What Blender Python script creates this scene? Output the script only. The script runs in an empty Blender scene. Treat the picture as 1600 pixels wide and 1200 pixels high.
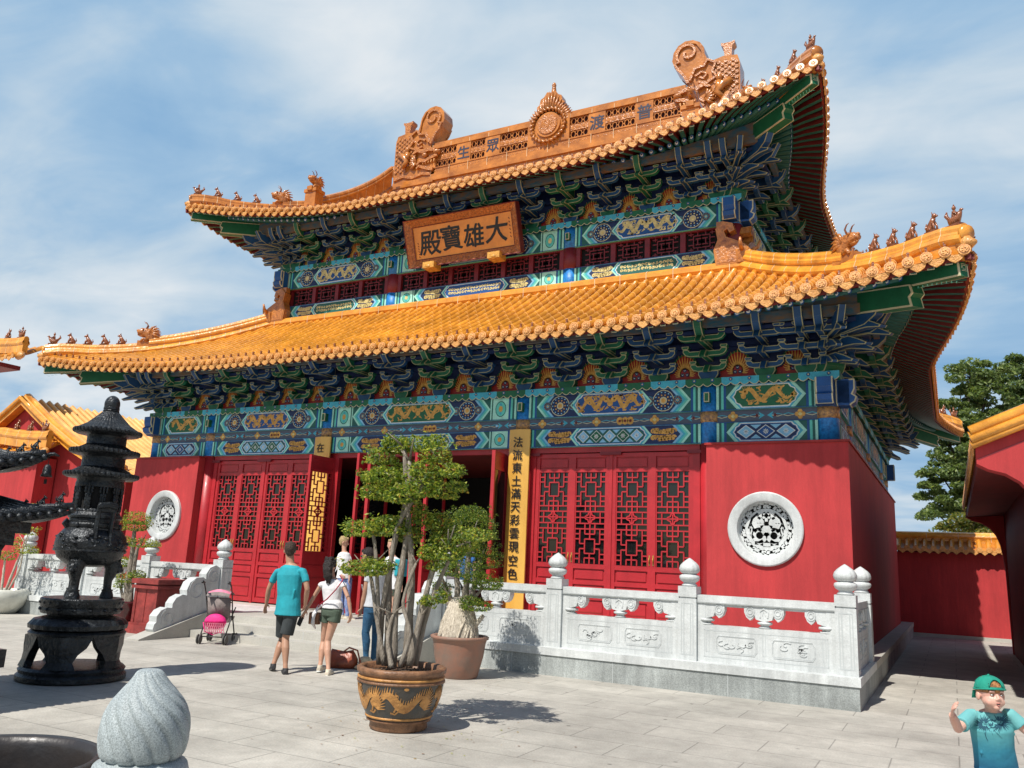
import bpy, bmesh, math, random
from math import sin, cos, pi, radians, sqrt, atan2, hypot
from mathutils import Vector, Matrix
scn = bpy.context.scene
COL = scn.collection
R = random.Random(7)

# ------------------------------------------------------------------ materials
MATS = {}
def mat(name, col, rough=.6, var=0.12, vscale=3.0, bump=0.0, bscale=30., metal=0., spec=.5, col2=None, coat=0., stretch=(1,1,1), fine=0.):
    if name in MATS: return MATS[name]
    m = bpy.data.materials.new(name); m.use_nodes = True
    nt = m.node_tree; N = nt.nodes; L = nt.links
    b = N['Principled BSDF']
    b.inputs['Roughness'].default_value = rough
    b.inputs['Metallic'].default_value = metal
    b.inputs['Specular IOR Level'].default_value = spec
    if coat: b.inputs['Coat Weight'].default_value = coat; b.inputs['Coat Roughness'].default_value = .12
    tc = N.new('ShaderNodeTexCoord'); mp = N.new('ShaderNodeMapping'); mp.inputs['Scale'].default_value = stretch
    L.new(tc.outputs['Object'], mp.inputs['Vector'])
    if var > 0:
        nz = N.new('ShaderNodeTexNoise'); nz.inputs['Scale'].default_value = vscale; nz.inputs['Detail'].default_value = 6; nz.inputs['Roughness'].default_value = .65
        L.new(mp.outputs[0], nz.inputs['Vector'])
        mx = N.new('ShaderNodeMix'); mx.data_type = 'RGBA'
        c2 = col2 or tuple(max(0, c*(1-2.2*var)) for c in col)
        mx.inputs[6].default_value = (*[min(1, c*(1+var)) for c in col], 1); mx.inputs[7].default_value = (*c2, 1)
        rp = N.new('ShaderNodeMapRange'); rp.inputs[1].default_value = .32; rp.inputs[2].default_value = .72
        L.new(nz.outputs[0], rp.inputs[0]); L.new(rp.outputs[0], mx.inputs[0])
        out = mx.outputs[2]
        if fine:
            nf = N.new('ShaderNodeTexNoise'); nf.inputs['Scale'].default_value = 70; nf.inputs['Detail'].default_value = 3
            L.new(mp.outputs[0], nf.inputs['Vector'])
            m2 = N.new('ShaderNodeMix'); m2.data_type = 'RGBA'; m2.blend_type = 'MULTIPLY'; m2.inputs[0].default_value = 1
            r2 = N.new('ShaderNodeMapRange'); r2.inputs[1].default_value = .35; r2.inputs[2].default_value = .65; r2.inputs[3].default_value = 1-fine; r2.inputs[4].default_value = 1+fine*.4
            L.new(nf.outputs[0], r2.inputs[0]); L.new(out, m2.inputs[6]); L.new(r2.outputs[0], m2.inputs[7]); out = m2.outputs[2]
        L.new(out, b.inputs['Base Color'])
    else: b.inputs['Base Color'].default_value = (*col, 1)
    if bump:
        nb = N.new('ShaderNodeTexNoise'); nb.inputs['Scale'].default_value = bscale; nb.inputs['Detail'].default_value = 5
        L.new(mp.outputs[0], nb.inputs['Vector'])
        bp = N.new('ShaderNodeBump'); bp.inputs['Strength'].default_value = bump; bp.inputs['Distance'].default_value = .02
        L.new(nb.outputs[0], bp.inputs['Height']); L.new(bp.outputs[0], b.inputs['Normal'])
    MATS[name] = m
    return m
def flat(name, col, rough=.55): return mat(name, col, rough, var=.1, vscale=5, fine=.12)

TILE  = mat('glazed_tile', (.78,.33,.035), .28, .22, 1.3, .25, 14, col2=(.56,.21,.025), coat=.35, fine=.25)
PAN   = mat('shaded_pan_tile', (.50,.185,.02), .35, .25, 2.3, .25, 14, col2=(.34,.11,.015), coat=.2)  # darker than the roll tiles: shade between the rows put into the colour
TILEC = mat('tile_end', (.74,.37,.11), .4, .25, 9, .8, 45, col2=(.55,.23,.05), coat=.2, fine=.3)
TERRA = mat('ridge_glaze', (.53,.20,.036), .24, .25, 2.5, .35, 12, col2=(.30,.10,.02), coat=.45, fine=.15)
LRIDGE = mat('yellow_ridge_glaze', (.80,.35,.045), .26, .25, 2.5, .35, 12, col2=(.52,.20,.03), coat=.45, fine=.15)
TERRAD= mat('ridge_carving', (.50,.19,.04), .28, .3, 14, 1., 22, col2=(.22,.07,.02), coat=.4)
GROUT = mat('tile_joint', (.70,.50,.30), .7)
JOINT = mat('roll_joint', (.80,.42,.13), .5)
BEAST = mat('glazed_beast', (.30,.10,.035), .25, .3, 12, .8, 30, coat=.5)
RED   = mat('red_plaster', (.45,.033,.035), .75, .10, 1.3, .25, 9, col2=(.39,.026,.029), fine=.08, stretch=(2.2,2.2,.5))
def weather(m, amt=.35, zfoot=None):
    nt = m.node_tree; N = nt.nodes; L = nt.links; b = N['Principled BSDF']; src = b.inputs['Base Color'].links[0].from_socket
    tc = N.new('ShaderNodeTexCoord'); mp = N.new('ShaderNodeMapping'); mp.inputs['Scale'].default_value = (5,5,.35); L.new(tc.outputs['Object'], mp.inputs[0])
    n = N.new('ShaderNodeTexNoise'); n.inputs['Scale'].default_value = 1.6; n.inputs['Detail'].default_value = 8; n.inputs['Roughness'].default_value = .7; L.new(mp.outputs[0], n.inputs[0])
    n2 = N.new('ShaderNodeTexNoise'); n2.inputs['Scale'].default_value = .8; n2.inputs['Detail'].default_value = 9; n2.inputs['Roughness'].default_value = .6; L.new(tc.outputs['Object'], n2.inputs[0])
    a = N.new('ShaderNodeMath'); a.operation = 'MULTIPLY'; L.new(n.outputs[0], a.inputs[0]); L.new(n2.outputs[0], a.inputs[1])
    r = N.new('ShaderNodeMapRange'); r.inputs[1].default_value = .16; r.inputs[2].default_value = .36; r.inputs[3].default_value = 1-amt; r.inputs[4].default_value = 1.10; L.new(a.outputs[0], r.inputs[0]); out = r.outputs[0]
    x = N.new('ShaderNodeMix'); x.data_type = 'RGBA'; x.blend_type = 'MULTIPLY'; x.inputs[0].default_value = 1; L.new(src, x.inputs[6]); L.new(out, x.inputs[7]); L.new(x.outputs[2], b.inputs['Base Color'])
weather(RED, .16)
REDW  = mat('red_lacquer', (.44,.020,.028), .45, .12, 2, .1, 30, coat=.1)
MAROON= mat('maroon_paint', (.20,.014,.022), .5, .15, 3)
SOFF = mat('shaded_soffit_board', (.055,.008,.008), .7, .2, 3)  # maroon boards darkened, eave shade is put into the colour
DKRED = mat('dark_red_wood_and_shade', (.16,.014,.012), .6, .2, 3)  # plain dark red; on rafters, fascia and gallery it also carries painted shade
REDP  = mat('red_panel', (.33,.016,.012), .55, .15, 3)
BLUE  = flat('blue_paint', (.008,.08,.29)); NAVY = flat('navy_paint', (.006,.022,.10)); GREEN = flat('green_paint', (.008,.13,.055))
TEAL  = flat('teal_paint', (.13,.62,.52)); LTEAL = flat('light_teal_paint', (.42,.82,.68)); CYAN = flat('cyan_paint', (.06,.44,.60)); LBLUE = flat('light_blue_paint', (.26,.56,.80))
DGREEN= flat('dark_green_paint', (.012,.12,.10)); PGREY = flat('violet_grey_paint', (.085,.10,.15)); CREAM = flat('cream_line_paint', (.62,.56,.36)); WHITE = flat('white_paint', (.78,.80,.78))
GOLD  = mat('gold_paint', (.68,.36,.07), .38, .22, 12, .5, 30, col2=(.42,.19,.03)); ORNG = flat('orange_paint', (.55,.16,.03)); PALEG = mat('pale_gold_paint', (.72,.60,.25), .4, .2, 12)
COLBL = mat('column_blue', (.015,.20,.52), .45, .45, 16, .2, 20, col2=(.006,.08,.30))
COLGD = mat('column_gold', (.42,.22,.07), .45, .6, 22, col2=(.03,.04,.08))
MARBLE= mat('white_marble', (.62,.645,.64), .5, .10, 2.2, .22, 26, fine=.10)
GRANITE=mat('grey_granite', (.40,.43,.42), .7, .16, 1.4, .2, 60, fine=.25)
FGRAN = mat('speckled_granite', (.36,.41,.42), .6, .08, 1.2, .08, 40, col2=(.29,.33,.34), fine=.42, stretch=(4,4,4))
STEP  = mat('step_stone', (.46,.445,.40), .75, .10, 1.2, .15, 40, fine=.12)
BRB_ = flat('bracket_blue', (.006,.065,.19)); BRG_ = flat('bracket_green', (.007,.13,.065)); BRL = flat('bracket_line', (.46,.43,.24))
BRONZE= mat('black_bronze', (.032,.036,.040), .36, .4, 7, .9, 26, metal=.55, col2=(.012,.013,.015))
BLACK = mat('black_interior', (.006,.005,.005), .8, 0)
LINE  = mat('carved_line', (.47,.50,.50), .8, 0)
WOODB = mat('couplet_board', (.74,.44,.09), .35, .2, 1.2, .1, 20, col2=(.6,.30,.05), coat=.3, stretch=(1,1,.3))
PLAQ  = mat('plaque_wood', (.70,.25,.022), .35, .3, 2.4, .15, 20, col2=(.60,.19,.02), coat=.3)
INK   = mat('black_ink', (.012,.010,.010), .5, 0)
CAMEL = mat('soil', (.10,.06,.035), .95, .4, 20, 1., 40)

weather(MARBLE, .20); weather(GRANITE, .35); weather(TILE, .30); weather(PAN, .4)
def glass_mat():
    m = bpy.data.materials.new('dark_window_glass'); m.use_nodes = True; b = m.node_tree.nodes['Principled BSDF']
    b.inputs['Base Color'].default_value = (.008,.008,.009,1); b.inputs['Roughness'].default_value = .04; b.inputs['IOR'].default_value = 1.6
    return m
GLASS = glass_mat()

# ------------------------------------------------------------------ mesh builder
class MB:
    def __init__(s): s.v = []; s.f = []; s.mi = []; s.ms = []; s.sm = []
    def _m(s, m):
        if m not in s.ms: s.ms.append(m)
        return s.ms.index(m)
    def add(s, vs, fs, m, smooth=False):
        o = len(s.v); s.v += [tuple(v) for v in vs]; k = s._m(m)
        for f in fs: s.f.append([o+i for i in f]); s.mi.append(k); s.sm.append(smooth)
    def box(s, c, h, m, M=None):          # centre, full size
        x, y, z = h[0]/2, h[1]/2, h[2]/2
        vs = [Vector((sx*x, sy*y, sz*z)) for sx in (-1,1) for sy in (-1,1) for sz in (-1,1)]
        c = Vector(c); vs = [c + (M @ v if M else v) for v in vs]
        s.add(vs, [(0,1,3,2),(4,6,7,5),(0,4,5,1),(2,3,7,6),(0,2,6,4),(1,5,7,3)], m)
    def bx(s, a, b, m): s.box([(p+q)/2 for p, q in zip(a, b)], [abs(q-p) for p, q in zip(a, b)], m)
    def loft(s, rings, m, smooth=True, cap=True, closed=True):
        n = len(rings[0]); vs = [p for r in rings for p in r]; fs = []
        for i in range(len(rings)-1):
            for j in range(n if closed else n-1):
                k = (j+1) % n
                fs.append((i*n+j, i*n+k, (i+1)*n+k, (i+1)*n+j))
        if cap: fs.append(tuple(range(n-1,-1,-1))); fs.append(tuple(range((len(rings)-1)*n, len(rings)*n)))
        s.add(vs, fs, m, smooth)
    def lathe(s, prof, c, m, n=20, lob=None, smooth=True, cap=True):
        rings = []
        for t in prof:
            r, z = t[0], t[1]
            rings.append([(c[0]+r*(1+(lob(a,z) if lob else 0))*cos(a), c[1]+r*(1+(lob(a,z) if lob else 0))*sin(a), c[2]+z) for a in [2*pi*k/n for k in range(n)]])
        s.loft(rings, m, smooth, cap)
    def tube(s, pts, rad, m, n=8, smooth=True, flat_=1.0, up=None):
        pts = [Vector(p) for p in pts]; rings = []
        if not hasattr(rad, '__len__'): rad = [rad]*len(pts)
        prev = None
        for i, p in enumerate(pts):
            t = (pts[min(i+1, len(pts)-1)] - pts[max(i-1, 0)])
            if t.length < 1e-9: t = Vector((0,0,1))
            t.normalize()
            if up is not None: a = Vector(up)
            else: a = prev if prev is not None else (Vector((0,0,1)) if abs(t.z) < .9 else Vector((1,0,0)))
            a = (a - t*a.dot(t))
            if a.length < 1e-6: a = Vector((1,0,0)) - t*t.x
            a.normalize(); prev = a; b = t.cross(a)
            r = rad[i]; ra, rb = (r if hasattr(r, '__len__') else (r, r*flat_))
            rings.append([p + a*ra*cos(2*pi*k/n) + b*rb*sin(2*pi*k/n) for k in range(n)])
        s.loft(rings, m, smooth)
    def poly(s, pts, F, w, m):            # flat polygon on frame
        s.add([F(u, v, w) for u, v in pts], [tuple(range(len(pts)))], m)
    def prism(s, pts, F, w0, w1, m, mside=None):
        n = len(pts)
        vs = [F(u, v, w0) for u, v in pts] + [F(u, v, w1) for u, v in pts]
        s.add(vs, [tuple(range(n-1,-1,-1)), tuple(range(n, 2*n))], m)
        s.add(vs, [(i, (i+1) % n, n+(i+1) % n, n+i) for i in range(n)], mside or m)
    def rect(s, F, u0, v0, u1, v1, w, m, w0=None):
        if w0 is None: s.poly([(u0,v0),(u1,v0),(u1,v1),(u0,v1)], F, w, m)
        else: s.prism([(u0,v0),(u1,v0),(u1,v1),(u0,v1)], F, w0, w, m)
    def ribbon(s, pts, wid, F, w, m, w0=None):   # flat stroke on a frame
        n = len(pts)
        if not hasattr(wid, '__len__'): wid = [wid]*n
        A, B = [], []
        for i in range(n):
            x0, y0 = pts[max(i-1,0)]; x1, y1 = pts[min(i+1,n-1)]
            dx, dy = x1-x0, y1-y0; l = hypot(dx, dy) or 1; nx, ny = -dy/l*wid[i]/2, dx/l*wid[i]/2
            A.append((pts[i][0]+nx, pts[i][1]+ny)); B.append((pts[i][0]-nx, pts[i][1]-ny))
        if w0 is None:
            s.add([F(u, v, w) for u, v in A+B], [(i, i+1, n+i+1, n+i) for i in range(n-1)], m)
        else:
            vs = [F(u, v, w) for u, v in A+B] + [F(u, v, w0) for u, v in A+B]
            fs = [(i, i+1, n+i+1, n+i) for i in range(n-1)]
            fs += [(i, i+1, 2*n+i+1, 2*n+i) for i in range(n-1)] + [(n+i, n+i+1, 3*n+i+1, 3*n+i) for i in range(n-1)]
            fs += [(0, n, 3*n, 2*n), (n-1, 2*n-1, 4*n-1, 3*n-1)]
            s.add(vs, fs, m)
    def disc(s, F, u, v, r, w, m, n=12, ry=None, rot=0):
        ry = ry or r
        s.poly([(u+r*cos(a)*cos(rot)-ry*sin(a)*sin(rot), v+r*cos(a)*sin(rot)+ry*sin(a)*cos(rot)) for a in [2*pi*k/n for k in range(n)]], F, w, m)
    def sphere(s, c, r, m, n=10, k=7, M=None):
        rx, ry, rz = r if hasattr(r, '__len__') else (r, r, r)
        rings = []
        for i in range(k+1):
            ph = -pi/2 + pi*i/k; q = max(cos(ph), .02)
            ring = [Vector((rx*q*cos(2*pi*j/n), ry*q*sin(2*pi*j/n), rz*sin(ph))) for j in range(n)]
            rings.append([Vector(c) + (M @ p if M else p) for p in ring])
        s.loft(rings, m)
    def mesh(s, name):
        me = bpy.data.meshes.new(name); me.from_pydata(s.v, [], s.f)
        for m in s.ms: me.materials.append(m)
        me.polygons.foreach_set('material_index', s.mi); me.polygons.foreach_set('use_smooth', s.sm)
        me.update(); return me
    def build(s, name, parent=None, fix=False, sharp=None):
        me = s.mesh(name)
        if fix:
            bm = bmesh.new(); bm.from_mesh(me); bmesh.ops.recalc_face_normals(bm, faces=bm.faces); bm.to_mesh(me); bm.free()
        if sharp:
            try: me.set_sharp_from_angle(angle=radians(sharp))
            except Exception: pass
        return link(name, me, parent)
WORLD = set()
def link(name, me, parent=None, M=None):
    o = bpy.data.objects.new(name, me); COL.objects.link(o)
    if M is not None: o.matrix_basis = M
    if parent is not None:
        o.parent = parent
        o.matrix_parent_inverse = Matrix.Identity(4)
        # geometry is authored in world space: cancel the parent's own transform
        if parent.name in WORLD: o.matrix_parent_inverse = parent.matrix_basis.inverted()
        if M is not None: o.matrix_basis = M
    return o
def tag(o, label=None, cat=None, group=None, kind=None):
    if label: o['label'] = label
    if cat: o['category'] = cat
    if group: o['group'] = group
    if kind: o['kind'] = kind
    return o
def empty(name, loc, label, cat, group=None, rz=0., world=True):
    o = bpy.data.objects.new(name, None); COL.objects.link(o); o.location = loc; o.rotation_euler = (0,0,rz); o.empty_display_size = .2
    o.matrix_basis = Matrix.Translation(loc) @ Matrix.Rotation(rz, 4, 'Z')
    if world: WORLD.add(o.name)
    return tag(o, label, cat, group)
def dup(root, loc, rz, label, group=None, scale=1.):
    r = root.copy(); COL.objects.link(r)
    old = root.matrix_basis.copy()
    r.matrix_basis = Matrix.Translation(loc) @ Matrix.Rotation(rz, 4, 'Z') @ Matrix.Scale(scale, 4)
    r['label'] = label
    if group: r['group'] = group
    for ch in list(root.children):
        c = ch.copy(); COL.objects.link(c); c.parent = r; c.matrix_parent_inverse = ch.matrix_parent_inverse.copy()
        for g in ch.children:
            d = g.copy(); COL.objects.link(d); d.parent = c; d.matrix_parent_inverse = g.matrix_parent_inverse.copy()
    return r
def frame(O, U, V, W):
    O, U, V, W = map(Vector, (O, U, V, W))
    return lambda u, v, w: O + U*u + V*v + W*w
def text_mb(mb, txt, F, u, v, size, w, m, bold=.0, shear=0., w0=None):
    cu = bpy.data.curves.new('t', 'FONT'); cu.body = txt; cu.size = size; cu.align_x = 'CENTER'; cu.align_y = 'CENTER'; cu.offset = bold; cu.resolution_u = 3; cu.shear = shear
    o = bpy.data.objects.new('t', cu); COL.objects.link(o)
    dg = bpy.context.evaluated_depsgraph_get(); dg.update()
    me = bpy.data.meshes.new_from_object(o.evaluated_get(dg))
    if len(me.vertices):
        xs = [q.co.x for q in me.vertices]; ys = [q.co.y for q in me.vertices]
        cx, cy = (min(xs)+max(xs))/2, (min(ys)+max(ys))/2
        mb.add([F(u+q.co.x-cx, v+q.co.y-cy, w) for q in me.vertices], [tuple(p.vertices) for p in me.polygons], m)
    bpy.data.objects.remove(o); bpy.data.curves.remove(cu); bpy.data.meshes.remove(me)

# ------------------------------------------------------------------ camera, sun, sky
def cam_axes(yaw, pit, rol):
    y, p, r = map(radians, (yaw, pit, rol))
    f = Vector((-sin(y)*cos(p), cos(y)*cos(p), sin(p))); r0 = Vector((cos(y), sin(y), 0)); u0 = r0.cross(f)
    return r0*cos(r)+u0*sin(r), -r0*sin(r)+u0*cos(r), f
CP = Vector((1.774, -15.01, 1.701)); CR, CU, CF = cam_axes(28.352, 12.168, 2.655)
cd = bpy.data.cameras.new('camera'); cam = bpy.data.objects.new('camera', cd); COL.objects.link(cam)
M3 = Matrix((CR, CU, -CF)).transposed()
cam.matrix_world = Matrix.Translation(CP) @ M3.to_4x4()
cd.sensor_width = 36; cd.lens = 1273.05/1600*36; cd.clip_end = 3000; cd.clip_start = .05
scn.camera = cam
SD = Vector((.12, .70, -1.)).normalized()
sl = bpy.data.lights.new('sun', 'SUN'); sl.energy = 4.7; sl.angle = radians(.53); sl.color = (1., .95, .87)
so = bpy.data.objects.new('sun', sl); COL.objects.link(so); so.rotation_euler = (-SD).to_track_quat('Z', 'Y').to_euler(); so.location = (0,0,40)
W = bpy.data.worlds.new('World'); scn.world = W; W.use_nodes = True
def sky():
    nt = W.node_tree; N = nt.nodes; L = nt.links; N.clear()
    out = N.new('ShaderNodeOutputWorld'); bg = N.new('ShaderNodeBackground'); bg.inputs[1].default_value = .075
    st = N.new('ShaderNodeTexSky'); st.sky_type = 'NISHITA'; st.sun_disc = False
    d = -SD; st.sun_elevation = math.asin(d.z); st.sun_rotation = atan2(d.x, d.y); st.air_density = 1.3; st.dust_density = .6; st.ozone_density = 2.2
    tc = N.new('ShaderNodeTexCoord'); sx = N.new('ShaderNodeSeparateXYZ'); L.new(tc.outputs['Generated'], sx.inputs[0])
    def math_(op, a, b=None, clamp=False):
        n = N.new('ShaderNodeMath'); n.operation = op; n.use_clamp = clamp
        for i, x in enumerate((a, b)):
            if x is None: continue
            if isinstance(x, (int, float)): n.inputs[i].default_value = x
            else: L.new(x, n.inputs[i])
        return n.outputs[0]
    z = math_('MAXIMUM', math_('ADD', sx.outputs[2], .16), .03)
    cv = N.new('ShaderNodeCombineXYZ')
    L.new(math_('DIVIDE', sx.outputs[0], z), cv.inputs[0]); L.new(math_('DIVIDE', sx.outputs[1], z), cv.inputs[1])
    def noise(scale, sc, rot, det=7, rough=.6, dist=.6, off=(0,0,0)):
        mp = N.new('ShaderNodeMapping'); mp.inputs['Scale'].default_value = sc; mp.inputs['Rotation'].default_value = (0,0,rot); mp.inputs['Location'].default_value = off
        L.new(cv.outputs[0], mp.inputs[0])
        n = N.new('ShaderNodeTexNoise'); n.inputs['Scale'].default_value = scale; n.inputs['Detail'].default_value = det; n.inputs['Roughness'].default_value = rough; n.inputs['Distortion'].default_value = dist
        L.new(mp.outputs[0], n.inputs[0]); return n.outputs[0]
    a = noise(.9, (1,1.5,1), radians(-35), 6, .5, .5, off=(2.3,.7,0)); b = noise(2.4, (1,1.7,1), radians(-25), 7, .55, .5, (5,1,0)); c = noise(.55, (1,1,1), 0, 3, .5, .2, (9,4,0))
    s = math_('ADD', math_('MULTIPLY', a, .52), math_('ADD', math_('MULTIPLY', b, .26), math_('MULTIPLY', c, .36)))
    # clouds masked to the view direction; unseen sky kept clear to cut fill light
    dt = N.new('ShaderNodeVectorMath'); dt.operation = 'DOT_PRODUCT'; L.new(tc.outputs['Generated'], dt.inputs[0]); dt.inputs[1].default_value = (-.44,.83,.34)
    fr = N.new('ShaderNodeMapRange'); fr.interpolation_type = 'SMOOTHSTEP'; fr.inputs[1].default_value = .50; fr.inputs[2].default_value = .76; L.new(dt.outputs['Value'], fr.inputs[0])
    cr = N.new('ShaderNodeValToRGB'); el = cr.color_ramp.elements; el[0].position = .43; el[0].color = (.22,.44,.72,1); el[1].position = .76; el[1].color = (1,1,1,1)
    for p, c in ((.53, (.38,.58,.80,1)), (.60, (.58,.72,.85,1)), (.68, (.80,.87,.93,1))): q = el.new(p); q.color = c
    L.new(s, cr.inputs[0])
    sc = N.new('ShaderNodeVectorMath'); sc.operation = 'SCALE'; sc.inputs['Scale'].default_value = 10.4; L.new(cr.outputs[0], sc.inputs[0])
    mx = N.new('ShaderNodeMix'); mx.data_type = 'RGBA'
    L.new(fr.outputs[0], mx.inputs[0]); L.new(st.outputs[0], mx.inputs[6]); L.new(sc.outputs[0], mx.inputs[7])
    L.new(mx.outputs[2], bg.inputs[0]); L.new(bg.outputs[0], out.inputs[0])
sky()
scn.view_settings.view_transform = 'Standard'; scn.view_settings.look = 'None'; scn.view_settings.exposure = 0.22; scn.view_settings.gamma = 1
# ------------------------------------------------------------------ the hall
XC, YC = -8.584, 6.1
HX, HY = 8.584, 6.1
HX2, HY2 = 6.519, 4.035
A_, B_, C_ = 2.065, 3.893, 5.251
ZA, ZB = 3.97, 5.05
ZP = .41
hall = empty('temple_hall', (XC, YC, 0), 'large red temple hall with two orange glazed roofs above blue and green painted eaves', 'temple')
V_ = (0,0,1)
def sides(hx, hy):
    return {'front': (frame((XC, YC-hy, 0), (1,0,0), V_, (0,-1,0)), hx), 'right': (frame((XC+hx, YC, 0), (0,1,0), V_, (1,0,0)), hy),
            'back': (frame((XC, YC+hy, 0), (-1,0,0), V_, (0,1,0)), hx), 'left': (frame((XC-hx, YC, 0), (0,-1,0), V_, (-1,0,0)), hy)}
SL, SU = sides(HX, HY), sides(HX2, HY2)
def inset(pts, t):
    n = len(pts); ar = sum(pts[i][0]*pts[(i+1)%n][1]-pts[(i+1)%n][0]*pts[i][1] for i in range(n)); sg = 1 if ar > 0 else -1
    out = []
    for i in range(n):
        p, q, r = pts[i-1], pts[i], pts[(i+1) % n]
        e1 = (q[0]-p[0], q[1]-p[1]); e2 = (r[0]-q[0], r[1]-q[1]); l1 = hypot(*e1) or 1; l2 = hypot(*e2) or 1
        n1 = (-e1[1]/l1*sg, e1[0]/l1*sg); n2 = (-e2[1]/l2*sg, e2[0]/l2*sg)
        bx, by = n1[0]+n2[0], n1[1]+n2[1]; d = bx*bx+by*by
        k = 2*t/d if d > .3 else t*1.5
        out.append((q[0]+bx*k, q[1]+by*k))
    return out
def oprism(mb, pts, F, w0, w1, fill, line=None, t=.016, eps=.0025, side=True):
    line = line or CREAM
    if w0 > w1: w0, w1 = w1, w0
    mb.prism(pts, F, w0, w1, line, line if side else fill)
    ip = inset(pts, t)
    mb.poly(ip, F, w1+eps, fill); mb.poly(ip, F, w0-eps, fill)
    if side and w1-w0 > 3*t:
        n = len(pts); ar = sum(pts[i][0]*pts[(i+1)%n][1]-pts[(i+1)%n][0]*pts[i][1] for i in range(n)); sg = 1 if ar > 0 else -1
        for i in range(n):
            p, q = pts[i], pts[(i+1) % n]; l = hypot(q[0]-p[0], q[1]-p[1])
            if l < 2.5*t: ta = 0
            else: ta = t*.0
            nx, ny = (q[1]-p[1])/(l or 1)*sg*eps, -(q[0]-p[0])/(l or 1)*sg*eps
            a = (p[0]+nx, p[1]+ny); b = (q[0]+nx, q[1]+ny)
            mb.add([F(a[0],a[1],w0+t), F(b[0],b[1],w0+t), F(b[0],b[1],w1-t), F(a[0],a[1],w1-t)], [(0,1,2,3)], fill)

# ---- roof surfaces
class Roof:
    def __init__(s, S, ov, fl, Ls, Lf, z0, k1, k2, wt, name, gable=None, sp=.245):
        s.S, s.ov, s.fl, s.Ls, s.Lf, s.z0, s.k1, s.k2, s.wt, s.name, s.gable, s.sp = S, ov, fl, Ls, Lf, z0, k1, k2, wt, name, gable, sp
    def we(s, H, u):
        q = max(0, min(1.06, 1-(H+s.ov+s.fl-abs(u))/s.Ls)); return s.ov + s.fl*sin(pi/2*min(q, 1.0))**1.55
    def z(s, H, u, w):
        d = s.ov - w; sd = H+s.ov-abs(u)
        q = max(0., 1-max(sd, -s.fl)/s.Ls) if sd > 0 else 1 + (-sd)/s.Ls
        fall = max(0, 1-max(d, 0)/3.6)
        dd = max(d, 0)
        return s.z0 + s.k1*d + s.k2*dd*dd + s.Lf*min(q, 1.06)**1.8*fall
    def top(s, H, u, side):
        h = abs(u)-H
        if s.gable is None: return max(s.wt, h)
        if side in ('front', 'back'): return -HY2 if abs(u) < s.gable else max(h, -9)
        return max(-(HX2-s.gable)-.05, h)
RL = Roof(SL, 1.66, .66, 5.7, .60, 5.93, .47, .035, -1.85, 'lower')
RU = Roof(SU, 1.58, .62, 5.2, .76, 10.62, .41, .028, 0, 'upper', gable=5.55)

def build_roof(rf):
    for sname, (F, H) in rf.S.items():
        T = MB(); E = MB(); sp = rf.sp; n = int((H+rf.ov+rf.fl-.05)/sp); detail = sname in ('front', 'right')
        for k in range(-n, n+1):
            u = k*sp; w0 = rf.we(H, u); w1 = rf.top(H, u, sname)
            if w1 > w0-.1: continue
            # roll tile: tapered segments, pale joints between them
            L = w0-w1; ns = max(1, round(L/.36)) if detail else max(1, round(L/1.))
            rings = []; prof = [(-1,-.5),(-.93,.25),(-.5,.86),(0,1.08),(.5,.86),(.93,.25),(1,-.5)]
            for i in range(ns):
                for e, r in ((0, .073), (1, .067)):
                    w = w0 - L*(i+e)/ns*.999
                    zz = rf.z(H, u, w)
                    rings.append([F(u+p*r, zz+q*r+.05, w) for p, q in prof])
            for i in range(len(rings)-1):
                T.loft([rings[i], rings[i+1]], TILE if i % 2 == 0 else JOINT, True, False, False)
            # round tile end with raised rim, nail
            zz = rf.z(H, u, w0)+.06; sl = -.16
            G = lambda a, b, c, u=u, zz=zz, w0=w0: F(u+a, zz+b, w0+c+b*sl)
            m = 12 if detail else 6; circ = [(cos(2*pi*j/m), sin(2*pi*j/m)) for j in range(m)]
            E.prism([(a*.086, b*.086) for a, b in circ], G, -.03, .025, TILEC)
            if detail:
                E.prism([(a*.068, b*.068) for a, b in circ], G, .025, .034, TERRA); E.prism([(a*.056, b*.056) for a, b in circ], G, .034, .040, TILEC)
                for j in range(5): E.prism([(.03*cos(j*1.257)+a*.013, .03*sin(j*1.257)+b*.013) for a, b in circ[::2]], G, .04, .052, TILEC)
                E.box(F(u, rf.z(H, u, w0-.2)+.15, w0-.2), (.035,.035,.09), BEAST)
            # drip tile between rows
            um = u+sp/2; wm = rf.we(H, um)
            if rf.top(H, um, sname) < wm-.06:
                zz = rf.z(H, um, wm)+.0
                G2 = lambda a, b, c, um=um, zz=zz, wm=wm: F(um+a, zz+b, wm+c+b*.1)
                E.prism([(-.115,.05),(-.113,-.03),(-.095,-.065),(-.07,-.085),(-.04,-.105),(0,-.125),(.04,-.105),(.07,-.085),(.095,-.065),(.113,-.03),(.115,.05),(.06,.0),(0,-.012),(-.06,.0)], G2, -.01, .018, TILEC)
        # pan surface
        m = n+1; us = [max(-(H+rf.ov+rf.fl), min(H+rf.ov+rf.fl, -(m*sp)+i*sp/1.)) for i in range(2*m+1)]
        nr = 10
        rows = []
        for u in us:
            w0 = rf.we(H, u)-.02; w1 = min(rf.top(H, u, sname), w0-.001)
            rows.append([F(u, rf.z(H, u, w0+(w1-w0)*i/nr), w0+(w1-w0)*i/nr) for i in range(nr+1)])
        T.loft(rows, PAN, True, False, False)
        T.build(rf.name+'_roof_tiles' if 0 else 'roof_tiles', hall); 
        E.build('eave_tile_ends', hall)
build_roof(RL); build_roof(RU)

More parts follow.
